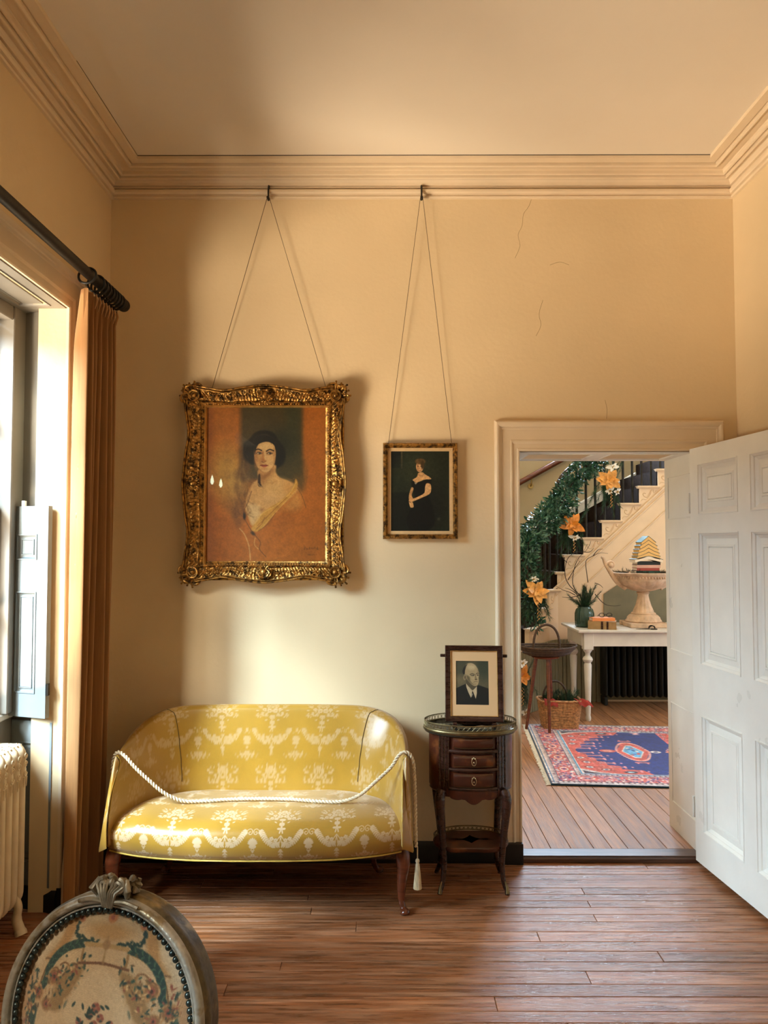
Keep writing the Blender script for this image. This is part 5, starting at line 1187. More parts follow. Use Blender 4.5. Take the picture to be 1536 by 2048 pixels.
g = G(); g.grid(oring(pr), cv=True, flip=True); g.obj('back_frame', M['dgold'], chair, smooth=45, xf=RCL)
g = G(); g.grid(oring(pr2), cv=True, flip=True); g.obj('front_moulding', M['silv2'], chair, smooth=60, xf=RCL)
for k in range(92):
    t = 2*pi*k/92; g = G(); g.sphere((ocx+(OA-0.0300)*cos(t), CY-0.002, ocz+(OB-0.0300)*sin(t)), (0.0060, 0.0052, 0.0060), 10, 6); g.obj('nailhead', M['nail'], chair, smooth=70, xf=RCL)
# tapestry (canvas in photograph pixels: x 0..432, y 1800..2280)
def paint_tap():
    c = Cv(0, 1790, 432, 2290, 380, 440, (196, 172, 138)); A = c; r = random.Random(9)
    A.I = A.I*(1+A.fnoise([8, 20], [0.14, 0.12], 3)[..., None]*0.8)
    cream = (214, 196, 170); tan = (176, 136, 86); ol = (120, 104, 66); gr = (34, 62, 56); rose = (150, 84, 66); dk = (70, 48, 34)
    for sg in (-1, 1):
        X = lambda x: 216+sg*(216-x)
        A.poly([(X(x), y) for x, y in ((128, 1838), (150, 1830), (140, 1880), (118, 1930), (76, 1950), (100, 1920), (112, 1880))], tan, 8, 0.85)
        A.poly([(X(x), y) for x, y in ((90, 1860), (110, 1850), (104, 1900), (70, 1950), (54, 1990), (40, 1990), (60, 1920))], cream, 14, 0.7)
        A.stroke([(X(x), y) for x, y in ((76, 1948), (96, 1944), (112, 1932))], 2.4, (110, 84, 54), 2)
        if sg > 0: pass
        # big arch: green leafy garland and architectural scroll
        ar = [(X(x), y) for x, y in ((162, 1908), (140, 1914), (118, 1926), (100, 1944), (90, 1964), (84, 1990), (60, 2020), (50, 2060), (52, 2110))]
        A.stroke([(x+sg*7, y+6) for x, y in ar[:6]], 11, (168, 138, 92), 3); A.stroke([(x+sg*12, y+10) for x, y in ar[:6]], 2.5, (104, 76, 44), 2); A.stroke([(x+sg*3, y+2) for x, y in ar[:6]], 2, (110, 84, 50), 2)
        Pa = cr(ar, n=8)
        for i in range(len(Pa)-1):
            a_ = atan2(*(Pa[i+1]-Pa[i])[::-1])
            for s2 in (-1, 1): A.ell(Pa[i][0]+s2*3*sin(a_), Pa[i][1]-s2*3*cos(a_), 6.5, 2.8, gr if (i+s2) % 5 else (70, 104, 84), 1.5, 0.95, a_+s2*0.7)
        # small top wreath
        wr_ = [(X(x), y) for x, y in ((216, 1850), (190, 1852), (164, 1858), (146, 1868), (138, 1884), (146, 1898), (170, 1900), (196, 1904))]
        Pw = cr(wr_, n=6)
        for i in range(len(Pw)-1):
            a_ = atan2(*(Pw[i+1]-Pw[i])[::-1]); col = gr if i > 20 or i % 3 else (140, 104, 60)
            A.ell(Pw[i][0]+r.uniform(-2, 2), Pw[i][1]+r.uniform(-3, 3), 5.5, 2.6, col, 1.5, 0.9, a_+r.uniform(-1, 1))
        for x, y, R in ((146, 1868, 8), (182, 1852, 6)): A.ell(X(x), y, R, R*0.85, (178, 122, 78), 2); A.ell(X(x), y, R*0.45, R*0.4, rose, 2)
        # roses on the arch shoulders
        for x, y, R in ((108, 1974, 17), (70, 2008, 17), (98, 2024, 14), (142, 1988, 13), (130, 2010, 12), (56, 2040, 11)):
            A.ell(X(x), y, R, R*0.95, (186, 146, 104) if r.random() < .6 else (166, 136, 96), 3)
            for k in range(7): A.ell(X(x)+cos(k*.9)*R*0.6, y+sin(k*.9)*R*0.55, R*0.34, R*0.22, (142, 104, 66), 2, 0.7, k*.9+1.5)
            A.ell(X(x), y, R*0.42, R*0.42, rose, 2.5); A.ell(X(x), y, R*0.18, R*0.2, dk, 1.5)
        A.stroke([(X(x), y) for x, y in ((118, 1952), (128, 1946), (140, 1950), (146, 1962), (136, 1966), (132, 1958))], 3, (124, 92, 56), 2)
        A.stroke([(X(x), y) for x, y in ((100, 1962), (110, 1958), (118, 1964), (112, 1972))], 3, (124, 92, 56), 2)
        for k in range(34):
            x = r.gauss(140, 18); y = r.gauss(1980, 16); A.ell(X(x), y, r.uniform(3, 8), r.uniform(2, 4), r.choice([(132, 108, 70), (158, 132, 90), (108, 88, 56), (150, 116, 72)]), 2, 0.6, r.uniform(0, 3))
        for x, y, a_ in ((170, 1930, 1.2), (176, 1944, 1.7), (160, 1956, 1.9), (150, 1978, 2.0), (132, 2010, 0.8), (146, 2016, 1.2), (48, 1974, 1.3), (60, 1980, 1.8), (54, 2000, 2.1), (66, 2034, 0.6), (120, 2026, .4), (176, 2038, 1.5), (182, 2056, 1.7)):
            A.ell(X(x), y, 8, 3, gr, 1.5, 0.95, a_ if sg > 0 else pi-a_)
        A.stroke([(X(x), y) for x, y in ((166, 1918), (166, 1934), (172, 1940))], 5, (150, 120, 76), 2)
        A.poly([(X(x), y) for x, y in ((36, 1990), (52, 2000), (44, 2060), (48, 2120), (26, 2120), (26, 2040))], (178, 138, 98), 6, 0.8)
        A.poly([(X(x), y) for x, y in ((60, 2040), (76, 2030), (70, 2080), (76, 2130), (54, 2130), (52, 2070))], gr, 4, 0.8)
        A.poly([(X(x), y) for x, y in ((150, 1950), (176, 1944), (170, 1970), (150, 2000), (132, 2030), (104, 2030), (112, 1996), (126, 1970))], (150, 122, 80), 6, 0.75)
        A.poly([(X(x), y) for x, y in ((24, 1960), (52, 1960), (58, 2000), (46, 2030), (20, 2040))], (186, 150, 112), 8, 0.6)
        for k in range(150):
            x, y = r.choice([(r.gauss(66, 12), r.gauss(2004, 22)), (r.gauss(118, 16), r.gauss(1994, 20)), (r.gauss(54, 8), r.gauss(2060, 30)), (r.gauss(150, 14), r.gauss(1966, 16))])
            A.ell(X(x), y, r.uniform(2.5, 6.5), r.uniform(1.5, 3), r.choice([gr, gr, (60, 92, 78), (140, 80, 60), (178, 140, 96), (104, 80, 50), (206, 176, 130)]), 1.5, 0.75, r.uniform(0, 3))
        for k in range(60):
            x, y = r.uniform(60, 216), r.uniform(2060, 2260); A.ell(X(x), y, r.uniform(3, 8), r.uniform(2, 4), r.choice([gr, rose, tan, ol, (150, 110, 80)]), 2, 0.75, r.uniform(0, 3))
    A.ell(216, 1858, 10, 10, (180, 120, 76), 2); A.ell(216, 1858, 4, 4, rose, 2)
    A.ell(216, 1882, 52, 16, (182, 146, 98), 8, 0.7); A.stroke([(160, 1942), (216, 1936), (272, 1942)], 5, (112, 76, 46), 2, 0.8); A.stroke([(170, 1908), (216, 1906), (262, 1908)], 8, (176, 146, 100), 2.5)
    A.ell(216, 1904, 8, 9, (160, 128, 90), 3); A.stroke([(216, 1890), (216, 1936)], 4, (150, 124, 84), 3, 0.8)
    A.poly([(216, 1942), (250, 1960), (280, 2000), (290, 2040), (240, 2060), (216, 2062), (190, 2060), (142, 2040), (152, 2000), (182, 1960)], (206, 184, 152), 8, 0.75)
    for x, y, R in ((216, 2012, 10), (204, 2026, 8), (228, 2028, 8), (216, 2042, 9), (250, 2036, 7), (182, 2040, 7)):
        A.ell(x, y, R, R, (160, 112, 92), 2.5, 0.9)
        for k in range(5): A.ell(x+cos(k*1.257)*R*.6, y+sin(k*1.257)*R*.6, R*.4, R*.3, (62, 70, 66) if k % 2 else rose, 2, 0.8)
    for k in range(16): A.ell(r.gauss(216, 26), r.gauss(2024, 14), 6, 2.6, gr, 1.5, 0.9, r.uniform(0, 3))
    ex, ey = (A.X-216)/216, (A.Y-2040)/240
    A.I *= (1+0.07*np.sin(A.Y*2.9)*np.sin(A.X*1.9))[..., None]
    A.I = np.clip(A.I, 0, 255); return c
ct = paint_tap(); Lc = ct.lin(0.62)*np.array((1.0, 0.86, 0.68))
M['tap'] = mat('tapestry_weave', (1, 1, 1), 0.85, var=0.10, scale=200, attr='Col', bump=0.6, bscale=420, bstretch=(0.5, 1, 2), sheen=0.15)
nr_, nt2 = 190, 420; P_ = np.zeros((nr_, nt2, 3)); C_c = np.zeros((nr_, nt2, 3)); tt = np.linspace(0, 2*pi, nt2, endpoint=False); rr = np.linspace(1.0, 0.004, nr_)
for i, r in enumerate(rr):
    ru = 0.0015*np.sin(tt*23+r*3)*(r > 0.80)*(r-0.8)*5
    P_[i, :, 0] = ocx+(OA-0.0250)*r*np.cos(tt); P_[i, :, 2] = ocz+(OB-0.0250)*r*np.sin(tt); P_[i, :, 1] = CY+0.012-0.034*(1-r**2.2)-ru
    fx_ = (216+(OA-0.0250)*r*np.cos(tt)*1540/CY)/432; fy_ = (2040-(OB-0.0250)*r*np.sin(tt)*1540/CY-1790)/500
    xi = np.clip(fx_*(ct.w-1), 0, ct.w-1).astype(int); yi = np.clip(fy_*(ct.h-1), 0, ct.h-1).astype(int); C_c[i] = Lc[yi, xi]
g = G(); g.grid(P_, cv=True, flip=True, col=C_c); g.obj('tapestry_back', M['tap'], chair, smooth=80, xf=RCL)
g = G(); P_ = oring([(0.03, 0.048), (0.08, 0.058), (0.19, 0.062)]); g.grid(P_, cv=True, capu=False); g.add(P_[-1], ngons=[list(range(n))]); g.obj('rear_upholstery', mat('rear_linen', (0.45, 0.33, 0.2), 0.85), chair, smooth=60, xf=RCL)
# carved crest
g = G(); cz_ = ocz+OB
for sg in (-1, 1):
    g.tube(spiral((ocx+sg*0.016, cz_+0.014), 0.012, 0.003, 1.3, a0=pi/2, y=CY-0.014, sgn=-sg), 0.0048, 7)
    for k in range(6): g.sphere((ocx+sg*(0.010+0.0032*k), CY-0.010+0.003*(k % 2), cz_+0.004+0.0045*((k*3) % 5)), (0.0062, 0.006, 0.0058), 8, 6)
    for k in range(4): g.tube([(ocx+sg*0.003*k, CY-0.019, cz_-0.022), (ocx+sg*(0.004+0.004*k), CY-0.024, cz_+0.004), (ocx+sg*(0.006+0.008*k), CY-0.014, cz_+0.024-0.002*k)], [0.0016, 0.0034, 0.002], 6)
    g.tube([(ocx+sg*0.030, CY-0.006, cz_-0.004), (ocx+sg*0.036, CY-0.016, cz_+0.008), (ocx+sg*0.028, CY-0.008, cz_+0.024)], [0.005, 0.007, 0.004], 7)
    g.tube(cr([(ocx+sg*0.01, CY-0.018, cz_-0.012), (ocx+sg*0.035, CY-0.020, cz_-0.010), (ocx+sg*0.06, CY-0.017, cz_-0.017)]), [0.004]*13, 7)

for k in range(22):
    a_ = rnd.uniform(0, 2*pi); x_ = ocx+rnd.uniform(-0.033, 0.033); z_ = cz_+rnd.uniform(0.0, 0.026)
    g.tube([(x_, CY+rnd.uniform(-0.006, 0.03), z_-0.006), (x_+0.006*cos(a_), CY-0.010+rnd.uniform(0, 0.02), z_+0.002), (x_+0.012*cos(a_), CY-0.004, z_+0.004+0.006*sin(a_))], [0.003, 0.0066, 0.0022], 7)
for sg in (-1, 1):
    for k in range(3): g.tube(cr([(ocx+sg*0.004, CY+0.006, cz_-0.006), (ocx+sg*(0.018+0.006*k), CY+0.004+0.008*k, cz_+0.010), (ocx+sg*(0.030+0.003*k), CY+0.006+0.008*k, cz_+0.022)]), [0.008]*5+[0.010]*4+[0.004]*4, 7)
g.sphere((ocx, CY-0.008, cz_+0.02), (0.008, 0.012, 0.010), 10, 7)
g.obj('carved_crest', M['silv'], chair, smooth=50, xf=RCL)
# seat and legs (below the frame)
SZc = 0.44
g = G(); aa = np.linspace(0, 2*pi, 48, endpoint=False); sup = lambda t, k: np.sign(t)*abs(t)**k
P_ = np.array([[(ocx+0.235*s*sup(cos(t), .7), CY-0.20+0.215*s*sup(sin(t), .7), z) for t in aa] for s, z in ((0.98, SZc-0.075), (1.0, SZc-0.06), (1.0, SZc-0.02), (0.97, SZc-0.012))]); g.grid(P_, cv=True, flip=True, capu=True); g.obj('seat_rail', M['silv'], chair, smooth=50)
g = G(); P_ = np.array([[(ocx+0.235*s*sup(cos(t), .7), CY-0.20+0.215*s*sup(sin(t), .7), z) for t in aa] for s, z in ((0.95, SZc-0.014), (0.94, SZc+0.015), (0.85, SZc+0.035), (0.6, SZc+0.048), (0.02, SZc+0.054))]); g.grid(P_, cv=True, flip=True, capu=True); g.obj('seat_cushion', mat('seat_tapestry', (0.42, 0.32, 0.22), 0.85, col2=(0.12, 0.10, 0.06), scale=30), chair, smooth=60)
for sx_ in (-1, 1):
    for sy_ in (-1, 1):
        g = G(); g.tube([(ocx+sx_*0.19, CY-0.20+sy_*0.165, z) for z in (SZc-0.01, SZc-0.08, SZc-0.10, SZc-0.12, 0.06, 0.03, 0.0)], [0.022, 0.024, 0.016, 0.020, 0.012, 0.016, 0.010], 14); g.obj('leg', M['silv'], chair, smooth=40)
    g = G(); g.tube([(ocx+sx_*0.10, CY-0.01, SZc-0.03), (ocx+sx_*0.10, CY-0.005, ocz-OB+0.05)], 0.014, 10); g.obj('back_support', M['silv'], chair, smooth=50)

chair.rotation_euler.z = -radians(14); chair.location.x += 0.015
# ================================================================== wall sconce between the windows (seen only as a reflection in the picture glass)
sc_ = thing('wall_sconce', 'brass wall sconce with two candle bulbs between the left windows', 'lamp', (XL+0.03, 1.75, 1.89))
g = G(); g.tube([(XL+0.002, 1.75, 1.91), (XL+0.014, 1.75, 1.91)], [0.05, 0.044], 20); g.obj('wall_plate', M['brass'], sc_, smooth=40)
for sg in (-1, 1):
    g = G(); g.tube(cr([(XL+0.01, 1.75, 1.91), (XL+0.06, 1.75+sg*0.03, 1.86), (XL+0.10, 1.75+sg*0.13, 1.87), (XL+0.10, 1.75+sg*0.15, 1.91)]), 0.006, 8); g.tube([(XL+0.10, 1.75+sg*0.15, z) for z in (1.91, 1.915, 1.918, 1.985)], [0.02, 0.02, 0.009, 0.009], 12); g.obj('arm', M['brass'], sc_, smooth=50)
    g = G(); g.lathe([(0.004, 0), (0.014, 0.02), (0.010, 0.045), (0.001, 0.07)], (XL+0.10, 1.75+sg*0.15, 1.985), 12); g.obj('bulb', mat('lit_candle_bulb', (1, 1, 1), 0.4, emit=(0.80, 1.0, 0.72), estr=40), sc_, smooth=60)
# unseen hanging lamp added behind the camera as warm fill
cl = thing('warm_fill_lamp', 'added brass fill lamp with a frosted bowl, unseen behind the viewer', 'lamp', (0.25, -0.2, 2.75))
g = G(); g.tube([(0.25, -0.2, ZC), (0.25, -0.2, 2.95)], 0.008, 8); g.lathe([(0.001, ZC-0.04), (0.06, ZC-0.02), (0.065, ZC)], (0.25, -0.2, 0), 20); g.obj('stem', M['brass'], cl, smooth=50)
g = G(); g.lathe([(0.001, 2.70), (0.09, 2.73), (0.15, 2.80), (0.16, 2.83)], (0.25, -0.2, 0), 28); g.obj('bowl', mat('frosted_bowl', (0.9, 0.8, 0.6), 0.5, emit=(1.0, 0.72, 0.40), estr=2), cl, smooth=60)
lamp_glow('warm_fill_light', (0.25, -0.2, 2.95), 6, WARM, 0.12)
# ================================================================== HALL: RUG
RO = np.array((1.033, 4.91, HZ)); ra = atan2(-0.06, 0.73); RU = np.array((cos(ra), sin(ra), 0)); RV = np.array((-sin(ra), cos(ra), 0)); RL, RW = 2.9, 1.62
def paint_rug():
    nu_, nv_ = 620, 230; c = Cv(0, 0, RL*1000, RW*1000, nu_, nv_, (36, 48, 110)); A = c; r = random.Random(21)
    # v counted from the near edge: y = v*1000
    navy = (12, 46, 128); coral = (206, 92, 84); pink = (214, 132, 138); white = (226, 218, 214); blue = (96, 168, 216); dk = (40, 34, 62)
    W_, H_ = RL*1000, RW*1000
    def band(i0, i1, col, a=1):
        A.rect(i0, i0, W_-i0, i1, col, 4, a); A.rect(i0, H_-i1, W_-i0, H_-i0, col, 4, a); A.rect(i0, i0, i1, H_-i0, col, 4, a); A.rect(W_-i1, i0, W_-i0, H_-i0, col, 4, a)
    band(0, 12, (24, 52, 74)); band(12, 24, white); band(24, 30, (60, 120, 170)); band(30, 62, (222, 206, 204)); band(62, 68, dk); band(68, 190, pink); band(190, 196, dk); band(196, 226, (218, 204, 206)); band(226, 236, (70, 150, 196)); band(236, 242, white)
    for k in range(int(W_/34)):
        for y in (46, H_-46): A.poly([(k*34+6, y+12), (k*34+17, y-12), (k*34+26, y+12)], (110, 72, 88), 3, curve=False)
        for y in (211, H_-211): A.ell(k*34+12, y, 8, 10, (120, 60, 80), 4); A.ell(k*34+26, y, 4, 6, (60, 80, 130), 3)
    for k in range(int(H_/34)):
        for x in (46, 211): A.poly([(x+12, k*34+6), (x-12, k*34+17), (x+12, k*34+26)], (110, 72, 88), 3, curve=False)
    def motifs(x0, x1, y0, y1, n_):
        for k in range(n_):
            x, y = r.uniform(x0, x1), r.uniform(y0, y1); A.ell(x, y, r.uniform(4, 13), r.uniform(4, 13), r.choice([white, coral, navy, coral, (150, 60, 90), (70, 100, 160), white, (196, 96, 110)]), 3, 0.85, r.uniform(0, 3))
    motifs(70, W_-70, 72, 186, 1700); motifs(70, W_-70, H_-186, H_-72, 1700); motifs(70, 186, 72, H_-72, 1000)
    for k in range(9):       # rosettes in the long border
        x = 250+k*300; 
        for y in (129, H_-129):
            A.ell(x, y, 66, 40, coral, 6); A.ell(x, y, 50, 28, white, 5); A.ell(x, y, 36, 20, (196, 90, 96), 5); A.ell(x, y, 18, 12, navy, 4); A.ell(x, y, 8, 6, white, 3)
    for y in (330, 620, 910, 1200): A.ell(129, y, 44, 62, coral, 6); A.ell(129, y, 30, 44, white, 5, .8); A.ell(129, y, 20, 28, (186, 84, 92), 4); A.ell(129, y, 8, 12, navy, 3)
    # field: navy with stepped coral corners
    F0, F1 = 242, H_-242; cy = H_/2
    A.rect(F0, F0, W_-F0, F1, navy, 3)
    for sg in (-1, 1):
        Y = lambda d: cy+sg*d
        A.poly([(242, Y(0)), (282, Y(0)), (296, Y(70)), (340, Y(90)), (340, Y(170)), (385, Y(190)), (385, Y(270)), (440, Y(290)), (440, Y(360)), (520, Y(380)), (520, Y(450)), (650, Y(470)), (700, Y(568)), (242, Y(568))], coral, 4, curve=False)
        A.poly([(242, Y(460)), (242, Y(568)), (520, Y(568)), (360, Y(535))], (214, 206, 210), 4, curve=False); A.poly([(250, Y(500)), (250, Y(568)), (440, Y(568)), (320, Y(545))], dk, 4, curve=False)
        for (x, d) in ((290, 60), (335, 130), (345, 215), (390, 315), (445, 405), (530, 495)):
            A.rect(x, Y(d)-(10 if sg > 0 else 10), x+110, Y(d)+10, (226, 150, 160), 4); A.rect(x+96, Y(d)-26, x+112, Y(d)+26, (226, 150, 160), 4); A.ell(x+150, Y(d), 9, 12, (220, 150, 170), 4)
            A.rect(x+10, Y(d)-4, x+90, Y(d)+4, dk, 3, .7)
        for (x, d) in ((310, 300), (310, 420), (410, 470), (286, 190)):
            A.ell(x, Y(d), 36, 30, (150, 44, 50), 5); A.ell(x, Y(d), 24, 20, white, 4); A.ell(x, Y(d), 12, 10, navy, 4)
        for (x, d) in ((560, 520), ): A.ell(x, Y(d), 44, 24, dk, 4); A.ell(x, Y(d), 24, 12, (180, 210, 226), 4)
        for k in range(140): A.ell(r.uniform(250, 460), Y(r.uniform(160, 560)), 6, 6, r.choice([(232, 150, 140), (150, 50, 56), white]), 3, 0.35)
        # side triangles
        for xb in (1020, 1900):
            A.poly([(xb-20, Y(230)), (xb+30, Y(230)), (xb+260, Y(568)), (xb-30, Y(568))], (214, 110, 120), 5, curve=False); A.poly([(xb+10, Y(300)), (xb+190, Y(560)), (xb+10, Y(560))], coral, 5, curve=False)
            for k in range(50): A.ell(xb+r.uniform(-10, 170), Y(r.uniform(330, 565)), 7, 9, r.choice([white, dk, (150, 44, 60)]), 3, .6)
        for xb in (830, 1370, 1560, 1740): A.poly([(xb-34, Y(500)), (xb+34, Y(500)), (xb+8, Y(530)), (xb+50, Y(568)), (xb-50, Y(568)), (xb-8, Y(530))], (226, 180, 186), 4, curve=False)
    def diamond(cx, rx, ry, inner_):
        A.poly([(cx-rx, cy), (cx-rx*0.25, cy-ry), (cx+rx*0.25, cy-ry), (cx+rx, cy), (cx+rx*0.25, cy+ry), (cx-rx*0.25, cy+ry)], coral, 6, curve=False)
        for k in range(44):
            a_ = k/44*2*pi; A.ell(cx+rx*cos(a_)*(0.97-0.12*abs(sin(2*a_))), cy+ry*sin(a_)*0.97, 10, 14, (236, 170, 160), 4, .9)
        A.poly([(cx-rx*.66, cy), (cx-rx*.16, cy-ry*.68), (cx+rx*.16, cy-ry*.68), (cx+rx*.66, cy), (cx+rx*.16, cy+ry*.68), (cx-rx*.16, cy+ry*.68)], white, 5, curve=False)
        A.poly([(cx-rx*.58, cy), (cx-rx*.14, cy-ry*.6), (cx+rx*.14, cy-ry*.6), (cx+rx*.58, cy), (cx+rx*.14, cy+ry*.6), (cx-rx*.14, cy+ry*.6)], blue, 5, curve=False)
        for k in range(inner_): A.ell(cx+r.uniform(-.3, .3)*rx, cy+r.uniform(-.4, .4)*ry, 12, 16, r.choice([white, (60, 100, 170), (186, 84, 96)]), 4, .9)
    diamond(690, 120, 250, 10); A.ell(510, cy, 60, 40, coral, 5); A.ell(510, cy, 36, 22, (230, 160, 150), 4); A.ell(852, cy, 38, 28, white, 5); A.ell(852, cy, 18, 14, navy, 4)
    for d in (-1, 1): A.rect(640, cy+d*285-10, 740, cy+d*285+10, pink, 4); A.rect(650, cy+d*300-20, 664, cy+d*300+20, pink, 4); A.rect(716, cy+d*300-20, 730, cy+d*300+20, pink, 4)
    diamond(1230, 310, 300, 46); diamond(1790, 180, 250, 20)
    A.I = np.clip(A.I*(1+A.fnoise([120, 300], [0.22, 0.25], 5)[..., None]), 0, 255); return c
M['rugm'] = mat('knotted_wool', (1, 1, 1), 0.9, var=0.10, scale=140, attr='Col', bump=0.5, bscale=500, sheen=0.2)
rug = thing('rug', 'oriental rug with a navy field, coral corners and pale blue medallions on the hall floor', 'rug', tuple(RO))
cr_ = paint_rug(); s_, t_ = np.linspace(0, 1, cr_.w), np.linspace(0, 1, cr_.h)
Pr = RO+s_[None, :, None]*RU*RL+t_[:, None, None]*RV*RW+np.array((0, 0, 0.0115)); Pr[..., 2] += 0.0008*np.sin(Pr[..., 0]*9)*np.sin(Pr[..., 1]*7)
g = G(); g.grid(Pr, flip=True, col=cr_.lin(1.0)); g.obj('pile', M['rugm'], rug, smooth=80)
g = G(); ed = [RO, RO+RU*RL, RO+RU*RL+RV*RW, RO+RV*RW]; g.add([p+np.array((0, 0, 0.001)) for p in ed]+[p+np.array((0, 0, 0.0085)) for p in ed], [[0, 1, 5, 4], [1, 2, 6, 5], [2, 3, 7, 6], [3, 0, 4, 7], [3, 2, 1, 0], [4, 5, 6, 7]]); g.obj('selvedge', mat('rug_edge', (0.012, 0.04, 0.07), 0.9), rug)
g = G()
for k in range(260):
    v = k/260*RW; p = RO+RV*v; L = 0.028+rnd.uniform(-.006, .006); g.tube([p+np.array((0, 0, 0.006)), p-RU*L*0.6+RV*rnd.uniform(-.005, .005)+np.array((0, 0, 0.004)), p-RU*L+RV*rnd.uniform(-.01, .01)+np.array((0, 0, 0.0025))], 0.0024, 4)
g.obj('fringe', mat('rug_fringe', (0.78, 0.76, 0.70), 0.9), rug, kind='stuff')

# ================================================================== STAIRCASE
M['cream'] = mat('cream_stair_paint', (0.76, 0.57, 0.38), 0.5, var=0.05, scale=5)
M['carpet'] = mat('dark_stair_carpet', (0.020, 0.011, 0.007), 0.95, var=0.4, scale=30, spec=0.05)
SY = 7.5; ZR = 0.1667
stair = thing('staircase', 'curved cream staircase with dark carpeted treads and thin dark balusters in the hall', 'staircase', (1.7, SY, HZ))
pts = {}     # k: (inner point, outer point, z)
names = 'ABCDEFGHIJKLM'
zE = 1.443
base = [(1.729, 7.5), (1.655, 7.5), (1.545, 7.40), (1.455, 7.25), (1.28, 7.03), (1.11, 6.83), (0.93, 6.66), (0.74, 6.52), (0.55, 6.42)]
outr = [(1.729, 8.71), (1.45, 8.71), (1.15, 8.71), (0.80, 8.66), (0.45, 8.45), (0.22, 8.10), (0.10, 7.70), (0.04, 7.3), (0.0, 6.95)]
steps = []
for k in range(8, 0, -1): steps.append((base[k], outr[k], zE-ZR*k))
for k in range(0, 15): steps.append(((1.729+0.1827*k, SY), (1.729+0.1827*k, 8.71), zE+ZR*k))
M['trd'] = M['cream']
for i in range(len(steps)-1):
    (a, b, z), (c, d, z2) = steps[i], steps[i+1]
    if z < HZ+0.02: continue
    g = G(); poly = [a, c, d, b]
    g.prism(poly, HZ if i < 9 else max(HZ, z-0.62), z-0.006); st_ = g.obj('step', M['carpet'], stair)
    # cream string face with a moulded nosing return
    A2, C2_ = np.array(a), np.array(c); U2 = C2_-A2; L2 = np.linalg.norm(U2); U2 = U2/L2; N2 = np.array((U2[1], -U2[0]))
    f = lambda u, n_, z_: (A2[0]+U2[0]*u+N2[0]*n_, A2[1]+U2[1]*u+N2[1]*n_, z_)
    g = G(); zb = HZ
    V = [f(0, 0.012, zb), f(L2, 0.012, zb), f(L2, 0.012, z-0.02), f(0, 0.012, z-0.02), f(0, -0.03, zb), f(L2, -0.03, zb), f(L2, -0.03, z-0.02), f(0, -0.03, z-0.02)]
    g.add(V, [[0, 1, 2, 3], [7, 6, 5, 4], [0, 3, 7, 4], [1, 5, 6, 2], [3, 2, 6, 7], [0, 4, 5, 1]]); g.obj('string_face', M['cream'], stair)
    g = G(); prn = [(0.0, z-0.026), (0.016, z-0.026), (0.020, z-0.020), (0.034, z-0.017), (0.038, z-0.008), (0.034, z), (-0.05, z)]
    g.grid(np.array([[f(u, 0.012+n_, zz) for n_, zz in prn] for u in (-0.024, L2+0.01)]), capu=True); g.obj('nosing', M['cream'], stair, smooth=40)
    # scroll bracket relief
    g = G(); s0 = L2/0.183
    sc = [(0.165, -0.045), (0.155, -0.062), (0.138, -0.058), (0.140, -0.042), (0.120, -0.040), (0.100, -0.075), (0.078, -0.105), (0.052, -0.104), (0.038, -0.085), (0.048, -0.068), (0.062, -0.074)]
    g.tube(cr([f(u*s0, 0.013, z+w_) for u, w_ in sc], n=5), 0.0055, 6, sy=0.8)
    sc = [(0.120, -0.052), (0.098, -0.098), (0.068, -0.132), (0.040, -0.128), (0.022, -0.140), (0.012, -0.152)]
    g.tube(cr([f(u*s0, 0.013, z+w_) for u, w_ in sc], n=5), 0.0045, 6, sy=0.8); g.obj('scroll_bracket', M['cream'], stair, smooth=60)
    for q in ((0.25, 0.75) if i >= 8 else (0.2, 0.7)):
        x_, y_, _ = f(L2*q, -0.055, 0); zt = z+0.70+ZR*q
        g = G(); g.tube([(x_, y_, z), (x_, y_, zt)], 0.0125, 8); g.obj('baluster', M['darkbal'] if 'darkbal' in M else M['iron'], stair, smooth=60)
# sloping string mouldings
def slope(u0, u1, off, r):
    g = G(); g.tube([(u0, SY-0.016, 1.443+(u0-1.729)*ZR/0.1827+off), (u1, SY-0.016, 1.443+(u1-1.729)*ZR/0.1827+off)], r, 8); g.obj('string_moulding', M['cream'], stair, smooth=60)
slope(1.62, 4.2, -0.235, 0.012); slope(1.62, 4.2, -0.285, 0.008); slope(1.9, 4.2, -0.47, 0.007)
# handrail
hr = [(b[0], b[1]+0.055, z+0.76) for (b, _, z) in steps[1:9]]+[(1.729+0.1827*k, SY+0.055, zE+ZR*k+0.76) for k in range(1, 15)]
hr = [(hr[0][0]-0.14, hr[0][1]-0.02, hr[0][2]-0.03)]+hr
g = G(); HR = cr(hr, n=4); g.tube(HR, 0.026, 10, sy=1.15); g.obj('handrail', M['darkwood'], stair, smooth=60)
g = G(); nx, ny, nz_2 = HR[0]; g.tube([(nx, ny, z) for z in (HZ, HZ+0.2, HZ+0.22, HZ+0.7, nz_2-0.05, nz_2-0.03, nz_2+0.03)], [0.045, 0.045, 0.030, 0.026, 0.022, 0.04, 0.03], 14); g.obj('newel_post', M['darkwood'], stair, smooth=50)
